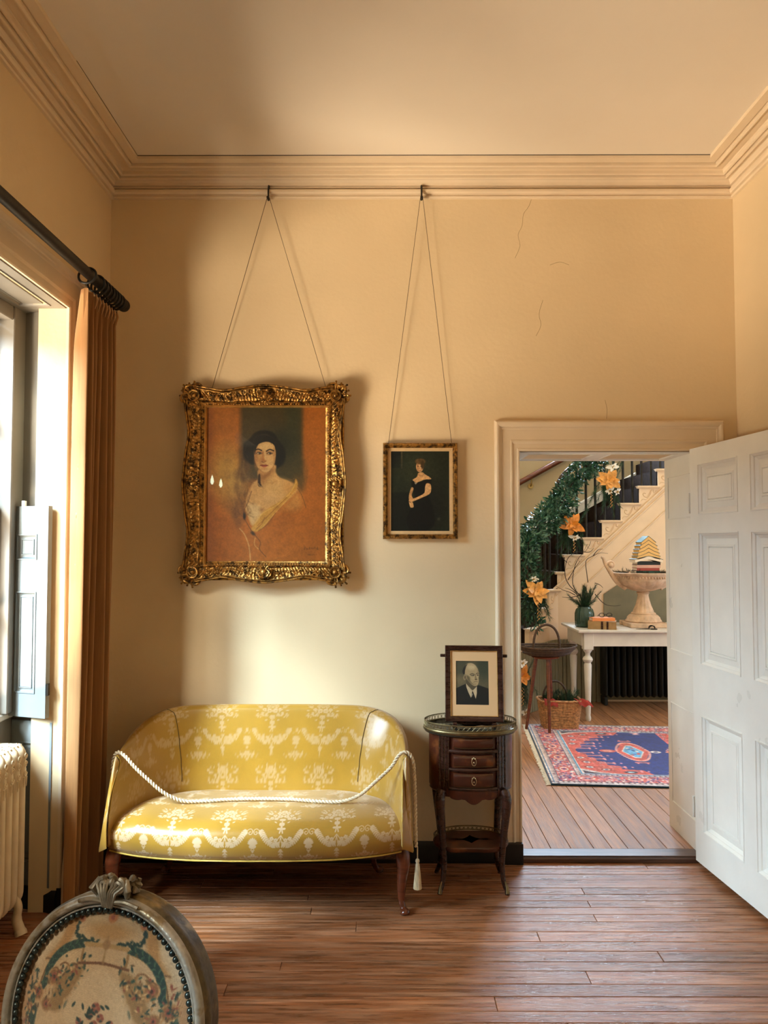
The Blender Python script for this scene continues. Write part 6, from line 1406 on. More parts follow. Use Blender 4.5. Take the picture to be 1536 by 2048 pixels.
# wall rail on the far side, skirting and its brackets
fr_ = HY1-0.07
g = G(); w0, w1 = at(1040, 965, fr_), at(1122, 920, fr_); d_ = (w1-w0)/np.linalg.norm(w1-w0); 
wallrail = thing('wall_handrail', 'brown wooden handrail fixed to the far hall wall behind the garland', 'handrail', tuple(w0))
g = G(); g.tube([w0-d_*1.1, w1+d_*3.0], 0.032, 10); g.obj('rail', M['redwood'], wallrail, smooth=60)
for px_, py_ in ((1063, 953), (1190, 884)):
    q = at(px_, py_+5, fr_); g = G(); g.tube(cr([q+np.array((0, 0, 0)), q+np.array((0, 0.01, -0.06)), q+np.array((0, 0.066, -0.075))]), 0.009, 8); g.tube([q+np.array((0, 0.055, -0.075)), q+np.array((0, 0.069, -0.075))], 0.032, 12); g.obj('rail_bracket', M['brass'], wallrail, smooth=60)
k0 = at(1158, 1016, HY1-0.02); k1 = at(1322, 928, HY1-0.02); d_ = (k1-k0)/np.linalg.norm(k1-k0); k0 = k0-d_*1.0; k1 = k1+d_*3.0
g = G(); up = np.array((-d_[2], 0, d_[0])); Pp = [(-0.055, 0.0), (-0.055, 0.012), (0.02, 0.014), (0.024, 0.020), (0.045, 0.020), (0.052, 0.010), (0.055, 0.0)]
g.grid(np.array([[k+up*a_+np.array((0, -b_+0.02, 0)) for a_, b_ in Pp] for k in (k0, k1)]), capu=True); S(g, 'baseboard_hall_stair', M['white'], smooth=30)
# carpeted wall area below that skirting
g = G(); q0, q1 = k0-up*0.05, k1-up*0.05; g.add([(q0[0], HY1-0.006, HZ), (q1[0], HY1-0.006, HZ), (q1[0], HY1-0.006, q1[2]), (q0[0], HY1-0.006, q0[2])], [[0, 1, 2, 3]]); S(g, 'trim_21', M['carpet'])
# olive slats added to darken the foot of the stair wall, standing in for shade
M['olive'] = mat('olive_shade_tone', (0.20, 0.175, 0.10), 0.6, var=0.15, scale=6)
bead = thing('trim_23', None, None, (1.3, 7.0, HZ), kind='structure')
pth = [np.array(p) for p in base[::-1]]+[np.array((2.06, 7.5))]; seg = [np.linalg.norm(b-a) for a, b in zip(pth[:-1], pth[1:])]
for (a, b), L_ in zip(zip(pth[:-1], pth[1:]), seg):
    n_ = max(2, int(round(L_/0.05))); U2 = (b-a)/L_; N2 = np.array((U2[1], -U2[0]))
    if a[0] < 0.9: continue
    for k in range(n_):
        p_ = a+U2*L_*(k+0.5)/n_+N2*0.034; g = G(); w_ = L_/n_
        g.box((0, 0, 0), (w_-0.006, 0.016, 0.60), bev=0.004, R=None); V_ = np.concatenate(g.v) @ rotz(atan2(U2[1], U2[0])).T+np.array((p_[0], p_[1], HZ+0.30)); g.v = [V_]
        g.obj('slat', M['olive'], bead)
# cupboard panel under the stairs, shade tone put into its olive colour
g = G(); M['olive'] = mat('olive_shade_tone', (0.20, 0.175, 0.10), 0.6, var=0.15, scale=6)
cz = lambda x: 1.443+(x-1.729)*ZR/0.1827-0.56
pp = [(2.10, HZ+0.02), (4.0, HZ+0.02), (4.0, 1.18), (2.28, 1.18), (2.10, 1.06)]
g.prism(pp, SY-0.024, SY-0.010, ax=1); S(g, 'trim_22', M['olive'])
# dark old radiator below the hall table
hrad = thing('dark_radiator', 'dark column radiator in the shade beneath the hall table', 'radiator', (2.6, 7.36, HZ))
M['drk'] = mat('dark_radiator_paint', (0.012, 0.012, 0.010), 0.6)
for k in range(19):
    g = G(); X = 2.06+k*0.058
    if k == 0: g.tube([(X, 7.36, HZ+0.07), (X, 7.36, HZ+0.10), (X, 7.36, HZ+0.58), (X, 7.36, HZ+0.615)], [0.01, 0.028, 0.028, 0.012], 12, sy=3.2, up=(0, 1, 0)); o0 = g.obj('radiator_section', M['drk'], hrad, smooth=50)
    else: o = o0.copy(); scn.collection.objects.link(o); o.location = (k*0.058, 0, 0)
for X in (2.06, 3.1):
    g = G(); g.box((X, 7.36, HZ+0.04), (0.035, 0.13, 0.08), bev=0.008); g.obj('radiator_foot', M['drk'], hrad)

# ================================================================== HALL TABLE
HTZ = 0.812; tx0, tx1, ty0, ty1 = 1.635, 3.30, 6.60, 7.26
M['twhite'] = mat('table_white_paint', (0.66, 0.62, 0.55), 0.45, var=0.10, scale=6)
ht = thing('hall_table', 'white painted hall table with turned legs in front of the staircase', 'table', (2.4, 6.95, HZ))
g = G(); g.box(((tx0+tx1)/2, (ty0+ty1)/2, HTZ-0.012), (tx1-tx0, ty1-ty0, 0.024), bev=0.005); g.obj('table_top', M['twhite'], ht)
g = G(); g.box(((tx0+tx1)/2, ty0+0.055, HTZ-0.084), (tx1-tx0-0.12, 0.024, 0.118), bev=0.002); g.box(((tx0+tx1)/2, ty1-0.055, HTZ-0.084), (tx1-tx0-0.12, 0.024, 0.118), bev=0.002)
for X in (tx0+0.055, tx1-0.055): g.box((X, (ty0+ty1)/2, HTZ-0.084), (0.024, ty1-ty0-0.14, 0.118), bev=0.002)
g.obj('apron', M['twhite'], ht)
for X in (tx0+0.095, tx1-0.095):
    for Y in (ty0+0.075, ty1-0.075):
        g = G(); g.box((X, Y, HTZ-0.098), (0.082, 0.082, 0.148), bev=0.003)
        zt = HTZ-0.172; pr_ = [(0.016, HZ), (0.022, HZ+0.008), (0.024, HZ+0.03), (0.018, HZ+0.05), (0.021, HZ+0.07), (0.033, zt-0.13), (0.026, zt-0.115), (0.038, zt-0.10), (0.044, zt-0.085), (0.036, zt-0.065), (0.022, zt-0.055), (0.020, zt-0.035), (0.030, zt-0.02), (0.038, zt-0.008), (0.038, zt+0.002)]
        g.lathe(pr_, (X, Y, 0), 20); g.obj('leg', M['twhite'], ht, smooth=40)

# ------------------------------------------------------------------ stone urn
M['stone'] = mat('warm_cast_stone', (0.60, 0.42, 0.28), 0.8, var=0.25, scale=14, bump=0.5, bscale=70, col2=(0.36, 0.22, 0.13), c2lo=0.55, c2hi=0.75)
ux, uy = at(1287, 1250, 6.93)[0], 6.93; uz = HTZ; k_ = 6.93/1540
urn = thing('stone_urn', 'wide fluted cast stone urn with a scroll handle on the hall table', 'urn', (ux, uy, uz))
g = G(); g.box((ux, uy, uz+0.020), (0.335, 0.335, 0.040), bev=0.006); g.obj('plinth', M['stone'], urn)
def flute(prof, n_, amp, lo, hi, nn=120):
    a_ = np.linspace(0, 2*pi, nn, endpoint=False); P = []
    for r, z in prof:
        w_ = 1.0 if lo <= z <= hi else 0.0; P.append([(ux+r*(1+amp*w_*abs(cos(n_*t/2)))*cos(t), uy+r*(1+amp*w_*abs(cos(n_*t/2)))*sin(t), uz+z) for t in a_])
    return np.array(P)
g = G(); g.grid(flute([(0.150, 0.040), (0.158, 0.048), (0.150, 0.060), (0.142, 0.064), (0.138, 0.080), (0.120, 0.100), (0.104, 0.110), (0.108, 0.116), (0.100, 0.124)], 28, 0.03, 0.062, 0.10), cv=True, flip=True, capu=True); g.obj('foot', M['stone'], urn, smooth=40)
g = G(); g.grid(flute([(0.092, 0.124), (0.084, 0.140), (0.066, 0.185), (0.052, 0.235), (0.046, 0.275), (0.050, 0.290), (0.060, 0.297), (0.050, 0.305), (0.042, 0.312)], 12, 0.06, 0.13, 0.26), cv=True, flip=True); g.obj('stem', M['stone'], urn, smooth=40)
g = G(); g.grid(flute([(0.040, 0.308), (0.090, 0.318), (0.150, 0.340), (0.200, 0.372), (0.225, 0.405), (0.236, 0.412), (0.240, 0.440), (0.252, 0.452), (0.268, 0.466), (0.270, 0.476), (0.262, 0.480), (0.235, 0.462), (0.10, 0.452), (0.01, 0.450)], 16, 0.045, 0.315, 0.406, 192), cv=True, flip=True); g.obj('bowl', M['stone'], urn, smooth=40)
g = G()
for k in range(60):
    t = 2*pi*k/60; g.sphere((ux+0.246*cos(t), uy+0.246*sin(t), uz+0.438), (0.007, 0.007, 0.012), 6, 4)
g.obj('egg_moulding', M['stone'], urn, smooth=60, kind='stuff')
for sg in (-1, 1):
    g = G(); hx = ux+sg*0.245
    g.tube(cr([(ux+sg*0.15, uy, uz+0.345), (ux+sg*0.215, uy, uz+0.385), (ux+sg*0.262, uy, uz+0.440), (ux+sg*0.300, uy, uz+0.500), (ux+sg*0.335, uy, uz+0.560), (ux+sg*0.352, uy, uz+0.605), (ux+sg*0.372, uy, uz+0.615)]), np.linspace(0.030, 0.010, 37), 10)
    g.tube(spiral((ux+sg*0.288, uz+0.545), 0.036, 0.008, 1.4, a0=0 if sg > 0 else pi, y=uy-0.01, sgn=sg), 0.010, 8); g.sphere((ux+sg*0.288, uy-0.012, uz+0.545), (0.024, 0.024, 0.024), 12, 8)
    g.obj('handle', M['stone'], urn, smooth=60)
M['green'] = mat('evergreen_needles', (0.018, 0.055, 0.028), 0.5, var=0.4, scale=30, col2=(0.05, 0.12, 0.05), c2lo=0.5, c2hi=0.62)
M['leaf'] = mat('garland_leaf', (0.018, 0.070, 0.035), 0.38, var=0.5, scale=18, col2=(0.10, 0.19, 0.12), c2lo=0.52, c2hi=0.60)
M['twig'] = mat('dark_twig', (0.035, 0.02, 0.012), 0.7)
def needles(g, base, d, L, n_, nl=0.05, spread=0.5, rr=0.0012):
    d = np.array(d, float); d /= np.linalg.norm(d)
    e1 = np.cross(d, (0.3, 0.9, 0.2)); e1 /= np.linalg.norm(e1); e2 = np.cross(d, e1)
    for k in range(n_):
        t = (k+0.5)/n_; a_ = rnd.uniform(0, 2*pi); p = np.array(base)+d*L*t; q = d*0.75+(e1*cos(a_)+e2*sin(a_))*spread; q /= np.linalg.norm(q); l = nl*rnd.uniform(0.7, 1.1)*(1-0.3*t)
        w_ = np.cross(q, d); w_ /= (np.linalg.norm(w_)+1e-9); w_ *= rr
        g.add([p-w_, p+w_, p+q*l], tris=[[0, 1, 2]])
        w2 = np.cross(q, w_); w2 = w2/np.linalg.norm(w2)*rr; g.add([p-w2, p+w2, p+q*l], tris=[[0, 1, 2]])
g = G()
for k in range(60):
    t = rnd.uniform(0, 2*pi); r = rnd.uniform(0.12, 0.235); needles(g, (ux+r*cos(t), uy+r*sin(t), uz+0.470), (cos(t+rnd.uniform(-1, 1)), sin(t+rnd.uniform(-1, 1)), 0.35), 0.05, 14, 0.04, 0.6)
tag(g.obj('moss_filling', mat('dark_moss', (0.03, 0.028, 0.015), 0.9), None), 'dark moss filling the bowl of the stone urn', 'moss', kind='stuff')
# ------------------------------------------------------------------ stacked books in the urn
M['page'] = mat('yellowed_pages', (0.76, 0.46, 0.16), 0.8, var=0.15, scale=10, stretch=(1, 1, 60))
M['page2'] = mat('white_pages', (0.80, 0.68, 0.54), 0.8, var=0.08, scale=10, stretch=(1, 1, 60))
bz = uz+0.470
bx = at(1293, 1100, 6.9)[0]
def flat_book(name, label, cx, cy, z, wx, wy, h_, mcov, ang=0.0, mp='page', group=None, spine='front'):
    b = thing(name, label, 'book', (cx, cy, z), group); R = rotz(ang)
    def bx_(g, c, d, bev=0.0): g.box(np.array((cx, cy, z))+R @ np.array(c, float), d, bev, R=R)
    g = G(); bx_(g, (0, 0, 0.0015), (wx, wy, 0.003), 0.0012); bx_(g, (0, 0, h_-0.0015), (wx, wy, 0.003), 0.0012)
    if spine == 'front': bx_(g, (0, -wy/2+0.0015, h_/2), (wx, 0.003, h_))
    else: bx_(g, (wx/2-0.0015, 0, h_/2), (0.003, wy, h_))
    g.obj('cover', mcov, b); g = G(); bx_(g, (-0.003 if spine != 'front' else 0, 0.003 if spine == 'front' else 0, h_/2), (wx-0.008, wy-0.008, h_-0.0065)); g.obj('page_block', M[mp], b)
    return b, R
bk = [('dark green closed book at the bottom of the book tree in the urn', (0.02, 0.06, 0.045), 0.026), ('red closed book in the book tree in the urn', (0.30, 0.05, 0.035), 0.024), ('pale pink closed book in the book tree in the urn', (0.62, 0.35, 0.28), 0.026), ('black closed book on top of the closed books in the urn', (0.012, 0.014, 0.013), 0.030)]
z = bz
for lab, col, h_ in bk:
    flat_book('closed_book', lab, bx+rnd.uniform(-.006, .006), 6.93, z, 0.205+rnd.uniform(-.01, .01), 0.15, h_, mat('book_cloth', col, 0.6), rnd.uniform(-.04, .04), 'page2', 'books forming the tree in the urn'); z += h_+0.0006
def tent_book(label, cx, cy, z, half, drop, thick, dep, mp, col, sag):
    b = thing('open_book', label, 'book', (cx, cy, z), 'books forming the tree in the urn'); n_ = 15
    for k, (name, m_, t0, t1, e) in enumerate((('page_block', M[mp], 0.0, thick, 0), ('cover', mat('book_cloth', col, 0.55), thick, thick+0.0035, 0.004))):
        g = G()
        for sg in (-1, 1):
            us = np.linspace(0.0, 1.0, n_); lo, hi = [], []
            for u_ in us:
                x_ = cx+sg*(half+e)*u_; zc_ = z-drop*u_-sag*sin(u_*pi); lo.append((x_, zc_+t0*(1-0.12*u_))); hi.append((x_, zc_+t1*(1-0.12*u_)))
            P_ = [[(x_, y_, z_) for (x_, z_) in ring_] for y_ in (cy-dep/2-e/2, cy+dep/2+e/2) for ring_ in (lo+hi[::-1],)]
            g.grid(np.array(P_), cv=True, capu=True, flip=(sg > 0))
        g.obj(name, m_, b)
zz_t = [ (0.122, 0.026, 0.032, 'page2', (0.10, 0.13, 0.11), -0.004, 'white paged open book lying lowest in the tree of tented books'),
         (0.100, 0.034, 0.020, 'page', (0.06, 0.10, 0.09), 0.004, 'tented book directly above the white paged one in the book tree'),
         (0.094, 0.041, 0.018, 'page', (0.05, 0.09, 0.08), 0.004, 'second tented book above the white paged one in the book tree'),
         (0.086, 0.045, 0.018, 'page', (0.06, 0.09, 0.08), 0.004, 'third tented book above the white paged one in the book tree'),
         (0.075, 0.048, 0.018, 'page', (0.05, 0.10, 0.08), 0.002, 'second tented book from the top of the book tree'),
         (0.062, 0.051, 0.016, 'page', (0.015, 0.075, 0.055), 0.0, 'green covered book tented on the very top of the book tree')]
zt = z+0.016
for half, drop, th, mp_, col, sag, lab in zz_t:
    tent_book(lab, bx, 6.92, zt, half, drop, 0.030, 0.16, mp_, col, sag); zt += 0.0355

# ------------------------------------------------------------------ things on the table
vx, vy = at(1169, 1246, 6.86)[0], 6.86
vase = thing('glass_vase', 'ribbed green glass vase holding pine sprigs and curly twigs on the hall table', 'vase', (vx, vy, HTZ))
M['vglass'] = mat('green_vase_glass', (0.10, 0.20, 0.15), 0.06, var=0.1, trans=0.75, spec=0.6)
a_ = np.linspace(0, 2*pi, 72, endpoint=False); P_ = []
for r, z_ in ((0.001, 0.0), (0.070, 0.0), (0.080, 0.01), (0.084, 0.06), (0.084, 0.12), (0.074, 0.155), (0.058, 0.172), (0.060, 0.182), (0.055, 0.182), (0.053, 0.170), (0.069, 0.152), (0.079, 0.12), (0.079, 0.06), (0.074, 0.014), (0.001, 0.012)):
    P_.append([(vx+r*(1+(0.03*cos(14*t) if 0.005 < z_ < 0.16 else 0))*cos(t), vy+r*(1+(0.03*cos(14*t) if 0.005 < z_ < 0.16 else 0))*sin(t), HTZ+z_) for t in a_])
g = G(); g.grid(np.array(P_), cv=True, flip=True); g.obj('glass_body', M['vglass'], vase, smooth=60)
spr = thing('pine_sprigs', 'dark green pine sprigs standing in the glass vase', 'foliage', (vx, vy, HTZ+0.02))
g = G(); g2 = G()
for k in range(34):
    an = rnd.uniform(0, 2*pi); r_ = rnd.uniform(0, 0.16); top_ = np.array((vx+r_*cos(an), vy+r_*sin(an)*0.8, HTZ+rnd.uniform(0.22, 0.38))); bo = np.array((vx+0.03*cos(an), vy+0.03*sin(an), HTZ+0.025)); md = np.array((vx+0.03*cos(an), vy+0.03*sin(an), HTZ+0.175))
    g2.tube(cr([bo, md, top_], n=3), 0.002, 4); needles(g, md, top_-md, np.linalg.norm(top_-md), 60, 0.055, 0.55, 0.0013)
g.obj('needles', M['green'], spr, kind='stuff'); g2.obj('stems', M['twig'], spr, kind='stuff')
tw = thing('curly_twigs', 'bare curly brown twigs spreading from the glass vase', 'branches', (vx, vy, HTZ+0.02))
VY = 6.86
paths = [[(1160, 1190), (1140, 1172), (1130, 1150), (1134, 1120), (1150, 1105), (1168, 1104), (1178, 1092), (1182, 1082)], [(1162, 1195), (1146, 1170), (1148, 1140), (1156, 1118), (1166, 1106), (1174, 1088)],
         [(1176, 1165), (1174, 1150), (1172, 1122), (1186, 1112), (1200, 1106), (1216, 1107)], [(1150, 1190), (1138, 1184), (1126, 1180), (1112, 1172)], [(1190, 1188), (1202, 1202), (1214, 1210), (1230, 1212), (1242, 1210)],
         [(1162, 1190), (1140, 1195), (1124, 1194)], [(1136, 1160), (1150, 1136), (1160, 1122)], [(1134, 1125), (1126, 1116), (1128, 1110)], [(1158, 1192), (1142, 1180), (1130, 1176)], [(1186, 1112), (1196, 1100), (1206, 1098)], [(1190, 1166), (1200, 1170), (1206, 1176)], [(1168, 1104), (1180, 1104), (1188, 1096)]]
for p in paths:
    pc_ = [at(x_, y_, VY) for x_, y_ in p]; Q = cr(pc_, n=5); g = G(); g.tube(Q, np.linspace(0.0042, 0.0014, len(Q)), 6); g.obj('twig', M['twig'], tw, smooth=60)
bxx, byy = at(1206, 1255, 6.72)[0], 6.74
M['tanb'] = mat('tan_leather', (0.33, 0.20, 0.085), 0.6, var=0.2, scale=20); M['orb'] = mat('orange_cloth', (0.72, 0.24, 0.07), 0.6)
b, R = flat_book('thick_book', 'thick tan leather book with dark spine bands on the hall table', bxx, byy, HTZ, 0.235, 0.17, 0.068, M['tanb'], -0.30, 'page', spine='front')
for u_ in (0.0, 0.045):
    g = G(); g.box(np.array((bxx, byy, HTZ+0.034))+R @ np.array((u_+0.0, -0.0865, 0)), (0.016, 0.004, 0.069), R=R); g.obj('spine_band', M['darkwood'], b)
b, R = flat_book('thin_book', 'thin orange book lying on top of the thick tan book', bxx-0.005, byy+0.01, HTZ+0.0685, 0.20, 0.13, 0.026, M['orb'], 0.06, 'page2', spine='front')
gl_ = thing('spectacles', 'dark folded spectacles resting on the orange book', 'glasses', (bxx+0.03, byy+0.02, HTZ+0.096))
g = G(); zb_ = HTZ+0.098
for sg in (-1, 1):
    g.tube([(bxx+0.03+sg*0.032+0.024*cos(t), byy+0.0, zb_+0.018+0.017*sin(t)) for t in np.linspace(0, 2*pi, 20, endpoint=False)], 0.003, 6, closed=True)
g.tube([(bxx+0.022, byy, zb_+0.022), (bxx+0.03, byy, zb_+0.026), (bxx+0.038, byy, zb_+0.022)], 0.003, 6); g.obj('rims', M['iron'], gl_, smooth=60)
for sg in (-1, 1):
    g = G(); g.tube([(bxx+0.03+sg*0.056, byy, zb_+0.02), (bxx+0.03+sg*0.055, byy+0.05, zb_+0.008), (bxx+0.03+sg*0.045, byy+0.07, zb_+0.0015)], 0.0028, 6); g.obj('temple', M['iron'], gl_, smooth=60)
kx, ky = at(1293, 1256, 6.66)[0], 6.66
ky_ = thing('scissors', 'old dark iron scissors lying at the front of the hall table', 'scissors', (kx, ky, HTZ))
for sg in (-1, 1):
    g = G(); g.tube([(kx-sg*0.01+0.03, ky+sg*0.02, HTZ+0.006), (kx, ky, HTZ+0.006), (kx-0.09, ky-sg*0.008, HTZ+0.004)], [0.004, 0.0075, 0.0015], 6, sy=0.5)
    g.tube([(kx+0.055+0.026*cos(t), ky+sg*0.026+0.018*sin(t), HTZ+0.006+0.012*(1+sg)*abs(sin(t))) for t in np.linspace(0, 2*pi, 18, endpoint=False)], 0.0045, 6, closed=True); g.obj('blade', M['iron'], ky_, smooth=60)

# ================================================================== STAND WITH TRUG, BASKET
M['dwick'] = mat('dark_wicker', (0.06, 0.032, 0.018), 0.65, var=0.5, scale=60)
M['wick'] = mat('honey_wicker', (0.40, 0.20, 0.075), 0.6, var=0.5, scale=60)
stx, sty = 1.30, 6.30; TZs = 0.70
stand = thing('plant_stand', 'slim dark wooden three legged stand beside the hall table', 'stand', (stx, sty, HZ+0.01))
for dx_, dy_ in ((0.0, -0.09), (0.06, 0.08), (-0.16, 0.05)):
    g = G(); g.tube([(stx+dx_, sty+dy_, HZ+(0.0095 if True else 0)), (stx+dx_*0.5, sty+dy_*0.5, TZs-0.065)], [0.012, 0.016], 10); g.obj('leg', M['redwood'], stand, smooth=60)
g = G(); g.lathe([(0.001, TZs-0.075), (0.11, TZs-0.075), (0.115, TZs-0.066), (0.11, TZs-0.058), (0.001, TZs-0.058)], (stx-0.01, sty, 0), 24); g.obj('stand_top', M['redwood'], stand, smooth=40)
trug = thing('trug_basket', 'dark shallow woven basket with a hooped handle on the slim stand', 'basket', (stx, sty, TZs-0.057))
g = G(); a_ = np.linspace(0, 2*pi, 60, endpoint=False)
for k, (A_, B_, z_) in enumerate(((0.10, 0.07, TZs-0.052), (0.15, 0.10, TZs-0.048), (0.185, 0.125, TZs-0.036), (0.21, 0.145, TZs-0.02), (0.228, 0.16, TZs-0.004), (0.24, 0.17, TZs+0.012))):
    g.tube([(stx+A_*cos(t), sty+B_*sin(t), z_+0.003*sin(t*30)+0.012*(abs(cos(t))**3)*(k > 2)) for t in a_], 0.0085, 6, closed=True)
g.add([(stx, sty, TZs-0.05)]+[(stx+0.2*cos(t), sty+0.14*sin(t), TZs-0.03) for t in a_], tris=[[0, i+1, (i+1) % 60+1] for i in range(60)]); g.obj('woven_tray', M['dwick'], trug, smooth=60)
g = G(); g.tube([(stx-0.0+0.105*cos(t), sty, TZs+0.19*max(0, sin(t))**0.75-0.0) for t in np.linspace(0.0, pi, 26)], 0.010, 8); g.obj('handle', M['dwick'], trug, smooth=60)
g = G(); g.tube([(stx-0.0+0.36*(1-t)*0+stx*0-0.0+(-0.24)*(1-t)+0.0*t, sty, TZs+0.012+0.0*t) for t in (0, 1)], 0.006, 5)
bkx, bky = at(1119, 1450, 6.42)[0], 6.42
bas = thing('wicker_basket', 'honey coloured wicker basket standing on the rug under the trug', 'basket', (bkx, bky, HZ+0.01))
BW, BD, BH = 0.335, 0.20, 0.215
g = G(); g2 = G()
def brect(f): w2, d2 = BW/2*f, BD/2*f; return [(-w2, -d2), (w2, -d2), (w2, d2), (-w2, d2)]
nrow = 20
for k in range(nrow):
    z_ = HZ+0.018+BH*k/nrow; f_ = 0.82+0.18*k/nrow; w2, d2 = BW/2*f_, BD/2*f_; path = []
    for t in np.linspace(0, 2*pi, 88, endpoint=False):
        c_, s2 = cos(t), sin(t); x_ = w2*np.sign(c_)*abs(c_)**0.28; y_ = d2*np.sign(s2)*abs(s2)**0.28; wv = 1+0.016*sin(44*t/2+k*pi); path.append((bkx+x_*wv, bky+y_*wv, z_))
    g.tube(path, 0.0062, 5, closed=True)
g.obj('woven_side', M['wick'], bas, smooth=60, kind='stuff')
g = G(); g.prism([(bkx-BW*.41, bky-BD*.4), (bkx+BW*.41, bky-BD*.4), (bkx+BW*.41, bky+BD*.4), (bkx-BW*.41, bky+BD*.4)], HZ+0.0105, HZ+0.02); g.obj('basket_bottom', M['wick'], bas)
g = G(); path = [(bkx+BW/2*1.02*np.sign(cos(t))*abs(cos(t))**0.28, bky+BD/2*1.03*np.sign(sin(t))*abs(sin(t))**0.28, HZ+0.02+BH+0.004*sin(t*30)) for t in np.linspace(0, 2*pi, 80, endpoint=False)]; g.tube(path, 0.010, 6, closed=True); g.obj('rim', M['wick'], bas, smooth=60)
g = G(); g.tube([(bkx-0.03+0.10*cos(t), bky+0.02, HZ+0.02+BH+0.145*sin(t)) for t in np.linspace(0, pi, 24)], 0.008, 8); g.obj('handle', M['dwick'], bas, smooth=60)
g = G(); Pg = []
M['redc'] = mat('red_cloth', (0.30, 0.03, 0.02), 0.8)
for sg, x0_ in ((-1, bkx-0.09), (1, bkx+BW/2-0.02)):
    g = G(); P_ = np.array([[(x0_+sg*0.0+0.09*u_+(0.05*v_ if sg > 0 else 0), bky-BD/2*0.9+0.0-0.03*v_, HZ+0.02+BH+0.018-0.05*v_*v_+0.008*sin(u_*9)) for v_ in np.linspace(0, 1, 8)] for u_ in np.linspace(-0.6, 0.6, 12)]); g.grid(P_); g.obj('cloth_corner' , M['redc'], bas, smooth=60, label='red cloth lining hanging over the rim')
bg = thing('basket_greenery', 'soft dark green pine cuttings filling the wicker basket', 'foliage', (bkx, bky, HZ+0.15))
g = G()
for k in range(46):
    an = rnd.uniform(0, 2*pi); p = np.array((bkx+rnd.uniform(-.12, .12), bky+rnd.uniform(-.06, .06), HZ+0.19)); needles(g, p, (rnd.uniform(-.5, .5), rnd.uniform(-.6, .3), 1), rnd.uniform(0.07, 0.13), 46, 0.05, 0.5, 0.0013)
g.obj('needles', M['green'], bg, kind='stuff')

# ================================================================== GARLAND and flowers on the banister
def leaf_cloud(g, c, R, n_, L=0.06, wl=0.026, down=0.0):
    for k in range(n_):
        v = nr.randn(3); v /= np.linalg.norm(v); r_ = R*(0.55+0.5*rnd.random()); p = np.array(c)+v*r_*0.9; d = v+nr.randn(3)*0.6+np.array((0, 0, -down)); d /= np.linalg.norm(d)
        s_ = np.cross(d, nr.randn(3)); s_ /= np.linalg.norm(s_); nrm = np.cross(d, s_); l = L*rnd.uniform(0.7, 1.2); w2 = wl*rnd.uniform(0.8, 1.1)
        V = [p, p+d*l*.35+s_*w2*.45+nrm*w2*.12, p+d*l*.7+s_*w2*.36, p+d*l, p+d*l*.7-s_*w2*.36, p+d*l*.35-s_*w2*.45+nrm*w2*.12, p+d*l*.5-nrm*w2*.15]
        g.add(V, tris=[[0, 1, 6], [1, 2, 6], [2, 3, 6], [3, 4, 6], [4, 5, 6], [5, 0, 6]])
gar = thing('garland', 'thick leafy green garland wound down the stair banister', 'garland', (1.3, 7.1, 1.6))
gp = [(1192, 918, 7.5), (1176, 928, 7.5), (1160, 944, 7.48), (1140, 968, 7.46), (1128, 992, 7.44), (1118, 1014, 7.40), (1102, 1030, 7.33), (1084, 1046, 7.24), (1068, 1064, 7.12), (1056, 1084, 7.0), (1050, 1110, 6.95), (1052, 1140, 6.93), (1054, 1170, 6.93), (1060, 1210, 6.93), (1068, 1245, 6.93)]
gp3 = cr([at(*p)-np.array((0, 0.06, 0)) for p in gp], n=4)
g = G(); g.tube(gp3, 0.012, 6); g.obj('core', M['twig'], gar)
g = G()
for k, p in enumerate(gp3):
    t = k/len(gp3); R = 0.085+0.04*sin(t*9+0.6)**2
    if 0.25 < t < 0.6: R += 0.035
    if t > 0.68: R *= 0.8
    leaf_cloud(g, p, R, 46 if t < 0.72 else 22)
for px_, py_, y_, R, n_ in ((1110, 1010, 7.3, 0.11, 90), (1096, 1040, 7.2, 0.12, 110), (1130, 1040, 7.35, 0.10, 60), (1062, 1082, 6.95, 0.10, 80)): leaf_cloud(g, at(px_, py_, y_), R, n_)
g.obj('leaves', M['leaf'], gar, kind='stuff')
M['gold'] = mat('golden_petal', (0.72, 0.34, 0.07), 0.42, var=0.3, scale=25, sheen=0.3); M['gold2'] = mat('orange_gold_petal', (0.66, 0.23, 0.02), 0.42, var=0.3, scale=25, sheen=0.3)
M['whitef'] = mat('white_petal', (0.78, 0.74, 0.66), 0.5, var=0.1, scale=20)
def petal(g, c, d, up_, L, w_, cup):
    d = np.array(d, float); d /= np.linalg.norm(d); up_ = np.array(up_, float); s_ = np.cross(d, up_); s_ /= np.linalg.norm(s_); n2 = np.cross(s_, d)
    us = np.linspace(0, 1, 9); P = []
    for u_ in us:
        ww = w_*(sin(pi*min(1, u_**0.85))**0.8)*(1 if u_ < 1 else 0)+0.001
        P.append([np.array(c)+d*L*u_+s_*ww*k*0.5+n2*(cup*L*(u_**2)*-1+0.12*ww*abs(k)+0.02*L) for k in (-1, -0.5, 0, 0.5, 1)])
    g.grid(np.array(P))
